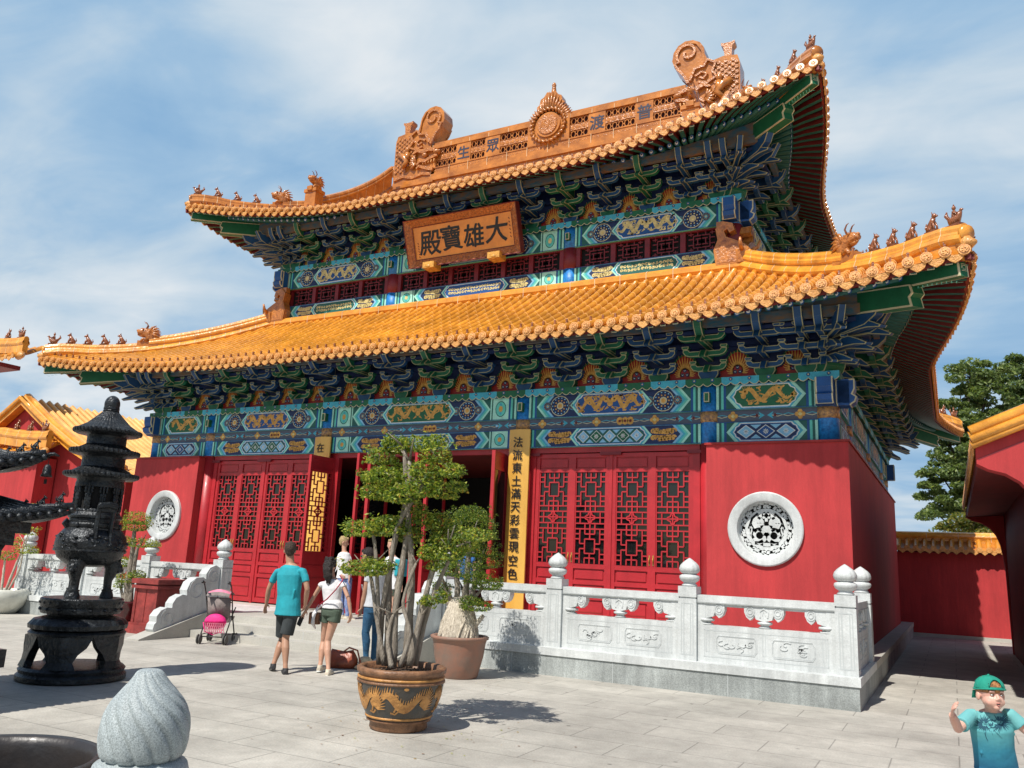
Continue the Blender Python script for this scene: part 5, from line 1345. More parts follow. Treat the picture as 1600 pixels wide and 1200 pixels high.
# -- gallery on the right
ga = empty('side_gallery', (4.4, 4, 0), 'red side building with a yellow tiled verge and dark overhang at the right edge', 'building')
prg = [(0,0),(1.0,.42),(2.4,1.15),(3.4,1.8)]
b = MB(); e = MB(); tile_slope(b, e, (2.13,9.45,3.56), (2.13,-2.05,3.56), (1,0,0), prg, sp=.245); b.build('roof_tiles', ga); e.build('eave_tile_ends', ga)
b = MB()
prof = [(2.16,3.52),(2.16,3.30),(2.30,3.22),(2.50,3.16),(2.66,3.05),(2.80,2.86),(2.88,2.62),(2.92,2.35),(2.95,2.0),(2.97,0),(3.3,0),(5.6,0),(5.6,5.4),(3.13,3.94)]
Fy = frame((0,0,0), (1,0,0), V_, (0,-1,0))
for y in (-2.02, 9.1): b.prism([(x, z) for x, z in prof], Fy, -y-.32, -y, RED)
b.bx((2.99,-1.7,0), (3.25,9.1,3.5), DKRED); b.add([(2.18,-1.7,3.50),(2.18,9.1,3.50),(5.6,9.1,5.3),(5.6,-1.7,5.3)], [(0,1,2,3)], DKRED)  # inner wall and underside darker than the red plaster: shade painted in
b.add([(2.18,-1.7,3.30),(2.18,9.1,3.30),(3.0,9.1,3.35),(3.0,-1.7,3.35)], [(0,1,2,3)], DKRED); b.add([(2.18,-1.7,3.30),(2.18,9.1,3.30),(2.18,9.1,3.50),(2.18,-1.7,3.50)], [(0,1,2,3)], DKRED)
b.ribbon([(2.18,3.36),(3.2,3.80),(5.5,5.0)], .02, Fy, 2.023, MAROON); b.build('wall', ga)
b = MB(); P = [(2.13+d, 3.54+r) for d, r in prg]
for off, r, dz in ((-.05,.09,.20), (-.12,.06,.08), (-.10,.05,.0), (-.0,.10,.12)): b.tube([(x-.02, -2.0+off, z+dz) for x, z in P], r, LRIDGE, 8)
b.build('verge', ga)
# ------------------------------------------------------------------ foliage
def leafmat(name, col, tr=.45):
    m = bpy.data.materials.new(name); m.use_nodes = True; nt = m.node_tree; N = nt.nodes; L = nt.links; p = N['Principled BSDF']; p.inputs['Roughness'].default_value = .42
    tc = N.new('ShaderNodeTexCoord'); n = N.new('ShaderNodeTexNoise'); n.inputs['Scale'].default_value = 9; n.inputs['Detail'].default_value = 4; L.new(tc.outputs['Object'], n.inputs[0])
    mx = N.new('ShaderNodeMix'); mx.data_type = 'RGBA'; mx.inputs[6].default_value = (*[c*.6 for c in col], 1); mx.inputs[7].default_value = (*[min(1, c*1.35) for c in col], 1)
    r = N.new('ShaderNodeMapRange'); r.inputs[1].default_value = .35; r.inputs[2].default_value = .65; L.new(n.outputs[0], r.inputs[0]); L.new(r.outputs[0], mx.inputs[0]); L.new(mx.outputs[2], p.inputs['Base Color'])
    t = N.new('ShaderNodeBsdfTranslucent'); t.inputs[0].default_value = (col[0]*1.7, col[1]*1.7, col[2]*.8, 1); ms = N.new('ShaderNodeMixShader'); ms.inputs[0].default_value = tr
    L.new(p.outputs[0], ms.inputs[1]); L.new(t.outputs[0], ms.inputs[2]); L.new(ms.outputs[0], N['Material Output'].inputs[0]); return m
LF = [leafmat('leaf_green', (.15,.225,.035)), leafmat('leaf_yellow', (.40,.43,.085)), leafmat('leaf_dark', (.055,.105,.02)), leafmat('leaf_gold', (.38,.24,.04))]
LT = [leafmat('tree_leaf', (.15,.21,.07), .4), leafmat('tree_leaf_dark', (.08,.13,.05), .4), leafmat('tree_leaf_light', (.25,.31,.12), .4)]
LY = [leafmat('yellow_leaf', (.26,.24,.06)), leafmat('green_leaf', (.10,.15,.04))]
BARK = mat('grey_bark', (.29,.255,.21), .85, .3, 9, 1., 40, stretch=(3,3,.6), col2=(.15,.12,.09)); PBARK = mat('pale_bark', (.58,.52,.42), .8, .3, 14, 1., 34, stretch=(3,3,.5), col2=(.28,.23,.17)); DBARK = mat('dark_bark', (.09,.07,.05), .9, .3, 9, 1., 30)
def leaves(b, c, r, n, sz, ms, wts, rnd, flat_=.5, up=.55):
    c = Vector(c)
    for _ in range(n):
        while True:
            p = Vector((rnd.uniform(-1,1), rnd.uniform(-1,1), rnd.uniform(-1,1)))
            if p.length <= 1: break
        l = p.length
        if l > 1e-3: p *= (l**.45)/l
        if p.z < -.45: p.z *= .6
        q = c+Vector((p.x*r[0], p.y*r[1], p.z*r[2]))
        nrm = Vector((rnd.gauss(0,1), rnd.gauss(0,1), rnd.gauss(0,1)+up*2+p.z)).normalized()
        a = nrm.orthogonal().normalized(); a.rotate(Matrix.Rotation(rnd.random()*6.28, 3, nrm)); d = nrm.cross(a); s = sz*rnd.uniform(.7,1.3)
        k = rnd.choices(ms, wts)[0]
        b.add([q-a*s, q-d*s*.45+nrm*s*.12, q+a*s, q+d*s*.45+nrm*s*.12], [(0,1,2),(0,2,3)], k)
def blob_px(u, v, ru, rv, y, ppm): return at(u, v, y), (ru/ppm, ru/ppm*.85, rv/ppm)
def bonsai_tree(name, label, y, ppm, blobs, stems, bark, seed, dens, sz, ms, wts, base, cat='potted tree', extra=None, core=False):
    rnd = random.Random(seed); r = empty(name, base, label, cat)
    f = MB()
    for (u, v, ru, rv, dy) in blobs:
        c, rr = blob_px(u, v, ru, rv, y+dy, ppm); n = int(dens*ru*rv)
        leaves(f, c, rr, n, sz, ms, wts, rnd)
        for _ in range(max(3, n//45)):   # ragged tufts over the edge
            a = rnd.random()*6.28; e = rnd.uniform(-.5, 1); q = c+Vector((rr[0]*cos(a)*1.02, rr[1]*sin(a)*1.02, rr[2]*e)); leaves(f, q, (sz*2.4,)*3, 12, sz*.95, ms, wts, rnd)
    f.build('foliage', r)
    t = MB()
    for pts, rad in stems:
        P = smooth_pts([at(u, v, y+dy) for u, v, dy in pts], 12); k = len(P)
        rr = [rad[0]+(rad[1]-rad[0])*(i/(k-1))**.8 for i in range(k)]; rr = [q*(1+.12*sin(i*2.1+seed)) for i, q in enumerate(rr)]
        t.tube(P, rr, bark, 8)
        for _ in range(2): # twigs inside the crown
            p = P[-1]; t.tube([p, p+Vector((rnd.uniform(-.25,.25), rnd.uniform(-.2,.2), rnd.uniform(.05,.25)))], [rr[-1]*.8, .004], bark, 5)
    if extra: extra(t)
    t.build('trunk', r)
    return r
def pot(name, label, c, prof, m, n=36, inner=.05, soil=True, bands=None):
    r = empty(name, c, label, 'plant pot'); b = MB()
    top = prof[-1]; pr = list(prof)+[(top[0]-inner, top[1]-.005), (top[0]-inner-.01, top[1]-.10)]
    b.lathe(pr, c, m, n, cap=False); b.lathe([(.001, .01),(prof[0][0], .01)], c, m, n, cap=False); b.build('pot', r)
    if soil: s = MB(); s.lathe([(.001, top[1]-.055),(top[0]-inner-.004, top[1]-.075)], c, CAMEL, n, cap=False); s.build('soil', r)
    return r
c1 = Vector((-3.24, -7.79, 0))
GLZ = mat('brown_glaze', (.13,.065,.03), .4, .4, 6, .4, 18, col2=(.035,.035,.035), coat=.3); DGL = mat('dark_glaze', (.028,.032,.034), .4, .4, 5, .3, 20, col2=(.07,.05,.03), coat=.3); RIMG = mat('worn_rim', (.22,.11,.055), .5, .4, 9, .6, 24, col2=(.09,.045,.025)); OCH = mat('ochre_glaze', (.48,.24,.07), .45, .3, 9, .5, 30, col2=(.27,.12,.035))
P1 = empty('dragon_pot', c1, 'big dark glazed pot with ochre dragon reliefs in the foreground', 'plant pot')
prof1 = [(.27,0),(.29,.02),(.285,.07),(.31,.10),(.375,.22),(.42,.36),(.435,.46),(.425,.53),(.45,.545),(.455,.585),(.43,.60)]
b = MB(); b.lathe(prof1[:4], c1, RIMG, 48, cap=False); b.lathe(prof1[3:7], c1, DGL, 48, cap=False); b.lathe(prof1[6:]+[(.385,.592),(.375,.50)], c1, RIMG, 48, cap=False)
for z, r, m in ((.50,.437,OCH),(.465,.440,RIMG),(.135,.333,OCH),(.10,.317,RIMG)): b.lathe([(r-.01,z-.014),(r+.006,z-.008),(r+.006,z+.008),(r-.01,z+.014)], c1, m, 48, cap=False)
b.build('pot', P1)
def cyl(c, prof):
    def rad(z):
        for (r0, z0), (r1, z1) in zip(prof, prof[1:]):
            if z0 <= z <= z1: return r0+(r1-r0)*(z-z0)/(z1-z0+1e-9)
        return prof[-1][0]
    return lambda u, v, w: Vector((c.x+(rad(v)+w)*cos(u/.42), c.y+(rad(v)+w)*sin(u/.42), v))
Fp = cyl(c1, prof1[3:8]); b = MB(); rnd = random.Random(3)
for a0 in (-2.05, -.78, .6, 2.2, 3.6):
    u0 = a0*.42
    body = [(u0-.26+t*.52, .30+.07*sin(t*9+.6)*(1-t*.3)) for t in [i/20 for i in range(21)]]
    b.ribbon(body, [.03+.055*sin(pi*min(1, t*1.1+.1)) for t in [i/20 for i in range(21)]], Fp, .006, OCH, 0)
    for i in range(0, 20): b.ribbon([(body[i][0], body[i][1]+.02), (body[i][0]+.012, body[i][1]+.085)], [.016,.002], Fp, .005, OCH, 0)
    for j in range(9): a = -.55+j*.17; b.ribbon([(u0+.14,.29),(u0+.14+.09*cos(a),.29+.11*sin(a)),(u0+.14+.17*cos(a+.25),.29+.19*sin(a+.25))], [.03,.02,.002], Fp, .006, OCH, 0)
    b.ribbon([(u0+.40,.21),(u0+.42,.25),(u0+.40,.29),(u0+.43,.31)], .018, Fp, .006, OCH, 0); b.ribbon([(u0+.36,.20),(u0+.41,.19),(u0+.45,.22)], .016, Fp, .006, OCH, 0); b.disc(Fp, u0+.42, .37, .014, .006, OCH, 8); b.disc(Fp, u0-.02, .43, .025, .006, OCH, 8, .014)
b.build('dragon_relief', P1)
s = MB(); s.lathe([(.001,.55),(.376,.53)], c1, CAMEL, 30, cap=False)
for _ in range(160): a = rnd.random()*6.28; q = .36*sqrt(rnd.random()); s.sphere((c1.x+q*cos(a), c1.y+q*sin(a), .545), (.012,.009,.006), rnd.choice((CAMEL, RIMG, GLZ)), 5, 3)
s.build('soil', P1)
y1 = -7.79
bl = [(596,716,22,15,0),(622,700,20,12,.05),(652,696,24,13,.1),(684,712,20,14,0),(706,738,16,12,-.1),(600,745,24,14,-.15),(632,738,20,13,.15),(664,736,22,14,-.1),(592,770,26,15,-.1),(626,776,24,14,-.2),(660,766,24,15,-.15),(692,770,20,13,.1),(640,755,26,14,.1),(650,796,18,9,.1),(714,762,14,9,0),(576,748,12,9,0),(675,752,16,10,.1),
      (566,829,28,13,-.1),(612,825,32,17,0),(640,838,18,14,.1),(572,890,36,13,-.15),(596,884,18,10,-.1),(686,818,20,14,.15),(694,842,20,12,.15),(716,852,28,13,.2),(744,838,20,10,.1),(672,866,18,12,0),(700,868,22,10,.1),(664,812,22,10,.1),(678,886,10,7,0),(668,940,10,8,0),(690,935,9,9,0),(610,690,12,9,0),(680,690,14,9,0)]
st = [([(605,1040,.05),(607,960,0),(610,880,0),(625,820,.0),(640,760,0)],(.046,.024)), ([(614,1042,-.08),(618,950,-.05),(632,860,0),(640,790,0),(640,720,0)],(.052,.028)), ([(636,1040,.08),(640,960,.05),(643,880,.05),(637,800,0),(632,700,0)],(.062,.028)), ([(592,1038,0),(598,950,-.05),(612,870,-.1),(622,820,-.1),(660,760,-.1)],(.040,.02)),
      ([(640,1040,0),(658,960,.05),(680,880,.1),(700,855,.1)],(.05,.025)), ([(648,1040,.1),(668,955,.12),(690,900,.15),(706,865,.15)],(.042,.02)), ([(600,1040,-.1),(588,960,-.12),(580,905,-.12),(574,892,-.12)],(.034,.018)), ([(592,980,-.1),(588,880,-.1),(584,840,-.1),(580,830,-.1)],(.03,.018)), ([(625,1042,-.15),(640,990,-.12),(630,940,-.08),(650,880,0)],(.03,.018)), ([(612,1044,-.18),(606,1000,-.15),(614,960,-.1)],(.034,.02)), ([(640,790,0),(675,745,0),(700,735,0)],(.03,.01)), ([(640,770,0),(605,740,0),(590,725,0)],(.03,.01)), ([(700,860,.12),(735,845,.1)],(.02,.008)), ([(660,960,0),(675,940,0),(688,936,0)],(.012,.005))]
bonsai_tree('bonsai_tree', 'tall many stemmed tree with loose bright green leaf pads in the dragon pot', y1, 142, [(u, v, ru*1.15, rv*1.2, dy) for u, v, ru, rv, dy in bl], [(p, (q[0]*.84, q[1]*.84)) for p, q in st], BARK, 5, 1.3, .022, LF, (5,3.8,2.6,.4), c1+Vector((0,0,.54)))
# second pot
c2 = Vector((-4.68, -4.30, 0)); TCOT = mat('terracotta_pot', (.25,.115,.075), .6, .3, 4, .2, 12, col2=(.20,.15,.12))
pot('terracotta_pot', 'plain brown clay pot in front of the marble railing', c2, [(.27,0),(.29,.03),(.36,.30),(.385,.48),(.40,.53),(.425,.54),(.43,.575),(.41,.585)], TCOT)
def rootball(t):
    c = c2+Vector((-.02,0,.5)); rnd = random.Random(8)
    t.lathe([(.30,0),(.29,.1),(.26,.25),(.21,.42),(.17,.55),(.10,.62),(.0,.64)], c, PBARK, 18, lambda a, z: .06*sin(a*7+z*9)+.05*sin(a*13))
    for j in range(44):
        a = rnd.random()*6.28; P = []
        for i in range(8):
            q = i/7; rr = .30-.155*q**1.1+.012; aa = a+.35*sin(q*3+j)+q*.3; P.append(c+Vector((rr*cos(aa), rr*sin(aa), .56*q)))
        t.tube(P, [.018]*6+[.014,.008], PBARK, 5)
    t.tube([at(724,1000,-4.3), at(744,975,-4.3), at(755,962,-4.3)], [.06,.04,.03], PBARK, 7)
bl = [(736,822,40,20,0),(736,806,28,16,0),(716,838,22,10,0),(758,838,20,10,0),(745,862,34,15,.1),(760,880,22,14,.1),(722,893,36,15,-.1),(700,880,16,12,-.1),(745,905,24,12,-.1),(690,918,15,10,0),(762,916,24,9,0),(775,912,12,8,0),(744,948,23,11,-.15),(735,940,16,9,-.15)]
st = [([(702,945,0),(698,925,0),(696,915,0)],(.05,.03)), ([(712,945,0),(715,920,0),(712,895,0)],(.055,.035)), ([(726,945,0),(730,900,0),(733,850,0)],(.06,.035)), ([(735,945,0),(742,910,.05),(750,870,.1)],(.045,.03)), ([(736,940,0),(755,918,0)],(.03,.02)), ([(712,960,0),(704,940,0)],(.10,.06)), ([(722,960,0),(728,935,0)],(.11,.06))]
bonsai_tree('bonsai_tree', 'short tree with a fat pale root trunk and clipped green domes, in the clay pot', -4.3, 100, bl, st, BARK, 9, 2.7, .017, LF, (4,1.2,5,.2), c2+Vector((0,0,.5)), extra=rootball)
# red pot
c3 = Vector((-12.72, -3.80, 0)); RPOT = mat('oxblood_pot', (.10,.012,.016), .2, .2, 4, coat=.6)
pot('oxblood_pot', 'shiny dark red pot beside the marble railing', c3, [(.18,0),(.19,.03),(.27,.20),(.335,.42),(.36,.53),(.385,.54),(.385,.565),(.36,.57)], RPOT)
bl = [(214,812,21,12,0),(212,824,18,9,0),(222,850,27,8,0),(200,846,14,7,0),(192,880,12,9,0),(202,905,20,9,0),(214,900,13,8,0),(190,915,12,6,0)]
st = [([(198,945,0),(200,910,0),(206,870,0),(210,830,0)],(.08,.04)), ([(203,945,0),(208,900,0),(214,860,0),(220,850,0)],(.05,.03)), ([(195,945,0),(190,920,0),(192,890,0)],(.03,.015)), ([(192,945,0),(186,905,0),(188,880,0)],(.012,.01))]
bonsai_tree('bonsai_tree', 'small tiered tree with tight green clouds in the dark red pot', -3.8, 69, bl, st, BARK, 12, 3.2, .022, LF, (5,3,3,.7), c3+Vector((0,0,.5)))
# white pot
c4 = at(2, 957, -3.42); c4.z = 0
pot('white_bowl_pot', 'round off white bowl pot at the left edge of the photo', c4, [(.26,0),(.30,.02),(.42,.16),(.50,.34),(.51,.46),(.47,.52),(.46,.53)], mat('offwhite_glaze', (.62,.62,.55), .35, .15, 3, coat=.3))
bl = [(42,860,17,8,0),(12,870,12,8,0),(46,832,12,7,0),(22,848,10,6,0),(0,845,14,8,0),(50,790,9,3,0)]
st = [([(2,925,0),(6,890,0),(8,872,0)],(.035,.02)), ([(8,925,0),(26,880,0),(40,850,0)],(.035,.018)), ([(12,925,0),(30,890,0),(36,862,0)],(.03,.015)), ([(36,852,0),(44,836,0)],(.018,.01))]
bonsai_tree('bonsai_tree', 'thin pale stemmed young tree with sparse leaves in the white bowl pot', -3.42, 57, bl, st, PBARK, 14, 2.2, .026, LF, (5,4,2,.5), c4+Vector((0,0,.5)))
# -- tall trees beyond the wall
def big_tree(name, label, y, ppm, clumps, seed, ms, wts, n, sz, base_u, spread=.5):
    rnd = random.Random(seed); base = at(base_u, 1000, y); base.z = 0
    r = empty(name, base, label, 'tree', 'trees beyond the red wall'); f = MB(); t = MB()
    top = max(at(u, v, y).z for u, v, _, _ in clumps)
    t.tube([base, base+Vector((.1,0,2.2)), base+Vector((0,.2,top*.55)), base+Vector((.2,.1,top*.85))], [.28,.22,.15,.04], DBARK, 8)
    for (u, v, ru, rv) in clumps:
        c, rr = at(u, v, y), (ru/ppm*1.15, ru/ppm*1.2, rv/ppm*1.2); k = max(4, int(ru*rv/42))
        P = base+Vector((0,.1,max(2., c.z*.6))); t.tube([P, (P+c)/2+Vector((0,0,.25)), c], [.07,.045,.015], DBARK, 5)
        for _ in range(k):
            a = rnd.random()*6.28; q = sqrt(rnd.random()); zc = rnd.uniform(-1,1)*sqrt(max(0, 1-q*q*.8)); p = c+Vector((rr[0]*q*cos(a), rr[1]*q*sin(a), rr[2]*zc)); s = rnd.uniform(.22,.46)*spread*2
            t.tube([c, (c+p)/2+Vector((0,0,.05)), p], [.02,.012,.005], DBARK, 4)
            leaves(f, p, (s, s, s*.55), n, sz, ms, wts, rnd, up=.35)
    f.build('crown', r); t.build('trunk', r); return r
cl = [(1515,590,26,22),(1555,580,22,18),(1500,625,24,20),(1540,630,28,24),(1505,665,26,22),(1545,680,30,26),(1480,700,24,20),(1515,720,30,24),(1465,735,20,16),(1495,755,28,20),(1455,770,18,14),(1485,795,28,16),(1520,780,26,20),(1460,800,18,10),(1545,730,28,24),(1470,660,8,6),(1545,770,24,20),(1505,700,22,20),(1530,655,22,20)]
big_tree('deciduous_tree', 'tall airy green tree beyond the hall corner, sky showing between its leaves', 24, 33, cl, 21, LT, (5,3,3), 150, .10, 1530)
cl = [(1590,590,22,24),(1600,630,26,26),(1590,670,24,24),(1580,560+15,12,8),(1610,600,20,24),(1600,700,20,20),(1620,660,30,40)]
big_tree('deciduous_tree', 'dense darker green tree at the far right above the side building', 27, 30.5, cl, 22, LT, (3,6,2), 170, .11, 1620)
cl = [(1520,808,24,14),(1545,818,18,12),(1500,820,20,10),(1560,825,20,12),(1490,828,14,8),(1535,800,14,10)]
big_tree('young_tree', 'small yellowish tree just above the tiled cap of the red wall', 18, 38.5, cl, 23, LY, (5,3), 120, .07, 1535)
# ------------------------------------------------------------------ bronze burner tower
def bronze_tower():
    c = Vector((-8.05, -8.05, 0)); r = empty('incense_tower', c, 'tall black bronze incense burner with three round tiled roofs and a ball on top', 'incense burner')
    L = lambda pr, n=40, lob=None, m=BRONZE: None
    def part(nm, fn):
        b = MB(); fn(b); b.v = [(c.x+(x-c.x)*.80, c.y+(y-c.y)*.80, z) for x, y, z in b.v]; b.build(nm, r, sharp=40)
    def base(b):
        b.lathe([(.70,0),(.78,.02),(.78,.07),(.74,.10),(.76,.14),(.72,.17),(.66,.17)], c, BRONZE, 40)
        b.lathe([(.001,.172),(.66,.172)], c, BRONZE, 40, cap=False)
        # cabriole feet with an arched apron between them
        for k in range(5):
            a = 2*pi*k/5+.35
            def G(da, q, a=a): return Vector((c.x+q*cos(a+da), c.y+q*sin(a+da), 0))
            for z0, z1, w0, w1, q0, q1 in ((.17,.25,.34,.27,.72,.68),(.25,.34,.27,.36,.68,.67),(.34,.42,.36,.52,.67,.68),(.42,.54,.52,.628,.68,.68)):
                rings = []
                for z, w, q in ((z0,w0,q0),(z1,w1,q1)): rings.append([G(-w, q)+Vector((0,0,z)), G(0, q+.04)+Vector((0,0,z)), G(w, q)+Vector((0,0,z)), G(w, q-.12)+Vector((0,0,z)), G(-w, q-.12)+Vector((0,0,z))])
                b.loft(rings, BRONZE, False)
        b.lathe([(.60,.53),(.69,.54),(.70,.57),(.66,.60)], c, BRONZE, 40)
    part('foot_ring', base)
    part('lotus_base', lambda b: (b.lathe([(.60,.595),(.67,.62),(.68,.67),(.62,.73),(.50,.76),(.46,.76)], c, BRONZE, 72, lambda a, z: .055*abs(cos(a*12)) if .6 < z < .74 else 0), b.lathe([(.46,.755),(.48,.79),(.57,.80),(.585,.83),(.575,.87),(.595,.89),(.60,.97),(.58,.985),(.0,.985)], c, BRONZE, 40), [b.sphere(c+Vector((.59*cos(a), .59*sin(a), .93)), (.022,)*3, BRONZE, 6, 4) for a in [2*pi*i/26 for i in range(26)]], [b.sphere(c+Vector((.575*cos(a), .575*sin(a), .85)), (.04,.04,.02), BRONZE, 6, 4) for a in [2*pi*i/16 for i in range(16)]]))
    for k in range(3):
        a = radians(-62+120*k); 
        def leg(b, a=a):
            p = lambda q, z: c+Vector((q*cos(a), q*sin(a), z))
            b.tube([p(.33,.985),(p(.33,1.02)),p(.325,1.10),p(.32,1.20),p(.35,1.32),p(.36,1.40),p(.30,1.5)], [.105,.10,.062,.065,.10,.13,.12], BRONZE, 12)
            b.tube([p(.33,1.07),p(.33,1.09)], [.085,.085], BRONZE, 12)
            b.sphere(p(.44,1.36), (.075,.075,.07), BRONZE, 8, 6); b.sphere(p(.49,1.33), (.04,.04,.03), BRONZE, 7, 5)
            for s in (-1, 1): t = Vector((-sin(a), cos(a), 0)); b.sphere(p(.46,1.40)+t*.045*s, .025, BRONZE, 6, 5); b.tube([p(.44,1.42)+t*.06*s, p(.46,1.48)+t*.09*s], [.025,.01], BRONZE, 5)
        part('leg', leg)
    def bowl(b):
        b.lathe([(.20,1.37),(.34,1.40),(.47,1.48),(.525,1.60),(.53,1.66),(.50,1.76),(.42,1.84),(.385,1.86)], c, BRONZE, 48)
        b.lathe([(.525,1.555),(.538,1.565),(.536,1.585),(.525,1.59)], c, BRONZE, 48, lambda a, z: .006*sin(a*20))
        rnd = random.Random(4)
        for i in range(70):
            a = rnd.random()*6.28; z = rnd.uniform(1.55,1.78); q = .53-.9*max(0, z-1.66)**1.1*.35 if z > 1.66 else .525-.25*(1.66-z)
            b.sphere(c+Vector((q*cos(a), q*sin(a), z)), (.035,.035,.018), BRONZE, 6, 4)
        b.lathe([(.385,1.855),(.40,1.87),(.40,1.90),(.375,1.92),(.375,1.97),(.40,1.985),(.40,2.01),(.37,2.03),(.355,2.06)], c, BRONZE, 40)
        for k in range(10): a = 2*pi*k/10; b.sphere(c+Vector((.40*cos(a), .40*sin(a), 1.885)), .035, BRONZE, 7, 5)
        b.tube([c+Vector((.35*cos(-1.9), .35*sin(-1.9), 1.85)), c+Vector((.45*cos(-1.9), .45*sin(-1.9), 1.93))], [.06,.05], BRONZE, 8)
    part('bowl', bowl)
    for k in (0, 1):
        def handle(b, k=k):
            a = radians(-18+180*k); d = Vector((cos(a), sin(a), 0)); t = Vector((-sin(a), cos(a), 0))
            for s in (-1, 1): b.tube([c+d*.50+t*.11*s+Vector((0,0,1.62)), c+d*.46+t*.11*s+Vector((0,0,1.85)), c+d*.50+t*.11*s+Vector((0,0,2.10))], [(.045,.03)]*3, BRONZE, 6)
            b.tube([c+d*.50-t*.14+Vector((0,0,2.10)), c+d*.50+t*.14+Vector((0,0,2.10))], [(.05,.035)]*2, BRONZE, 8); b.tube([c+d*.52-t*.14+Vector((0,0,2.13)), c+d*.57-t*.0+Vector((0,0,2.15)), c+d*.52+t*.14+Vector((0,0,2.13))], .04, BRONZE, 8)
        part('handle', handle)
    def body(b):
        b.lathe([(.345,2.05),(.36,2.07),(.35,2.10)], c, BRONZE, 40)
        # walls pierced by arched openings between posts
        for k in range(10):
            a = 2*pi*k/10+.2
            b.tube([c+Vector((.345*cos(a), .345*sin(a), 2.08)), c+Vector((.345*cos(a), .345*sin(a), 2.42))], .022, BRONZE, 6)
            for s in (-1, 1):
                for z in (2.12, 2.17, 2.22, 2.27, 2.32, 2.36):
                    w = .085 if z < 2.3 else .14; aa = a+s*w; b.sphere(c+Vector((.345*cos(aa), .345*sin(aa), z)), (.025,.025,.03), BRONZE, 6, 4)
        b.lathe([(.29,2.05),(.29,2.40)], c, BLACK, 24, cap=False)
        b.lathe([(.33,2.37),(.36,2.38),(.365,2.42),(.35,2.46),(.37,2.50),(.40,2.53)], c, BRONZE, 40)
        for z0, z1, q in ((2.58,2.80,.325),(2.88,3.08,.30)): b.lathe([(q+.03,z0-.02),(q,z0+.02),(q,z1-.03),(q+.04,z1),(q+.08,z1+.02)], c, BRONZE, 36)
    part('body', body)
    def roof(b, q, z, qi, h, n=44):
        b.lathe([(q-.05,z-.05),(q,z-.03),(q+.01,z),(q-.03,z+.025),(qi+(q-qi)*.55,z+h*.35),(qi+(q-qi)*.2,z+h*.75),(qi,z+h)], c, BRONZE, n*4, lambda a, zz: .02*cos(a*n) if zz < z+h*.98 else 0)
        for k in range(n): a = 2*pi*k/n; b.sphere(c+Vector(((q+.005)*cos(a), (q+.005)*sin(a), z-.005)), (.026,.026,.030), BRONZE, 6, 4)
    part('roof', lambda b: roof(b, .545, 2.545, .33, .10)); part('roof', lambda b: roof(b, .51, 2.85, .30, .09))
    part('roof', lambda b: (roof(b, .50, 3.12, .11, .28), b.lathe([(.10,3.38),(.13,3.40),(.11,3.42)], c, BRONZE, 24)))
    part('ball', lambda b: (b.sphere(c+Vector((0,0,3.49)), .122, BRONZE, 24, 16), b.lathe([(.09,3.40),(.125,3.42),(.122,3.45)], c, BRONZE, 24)))
bronze_tower()
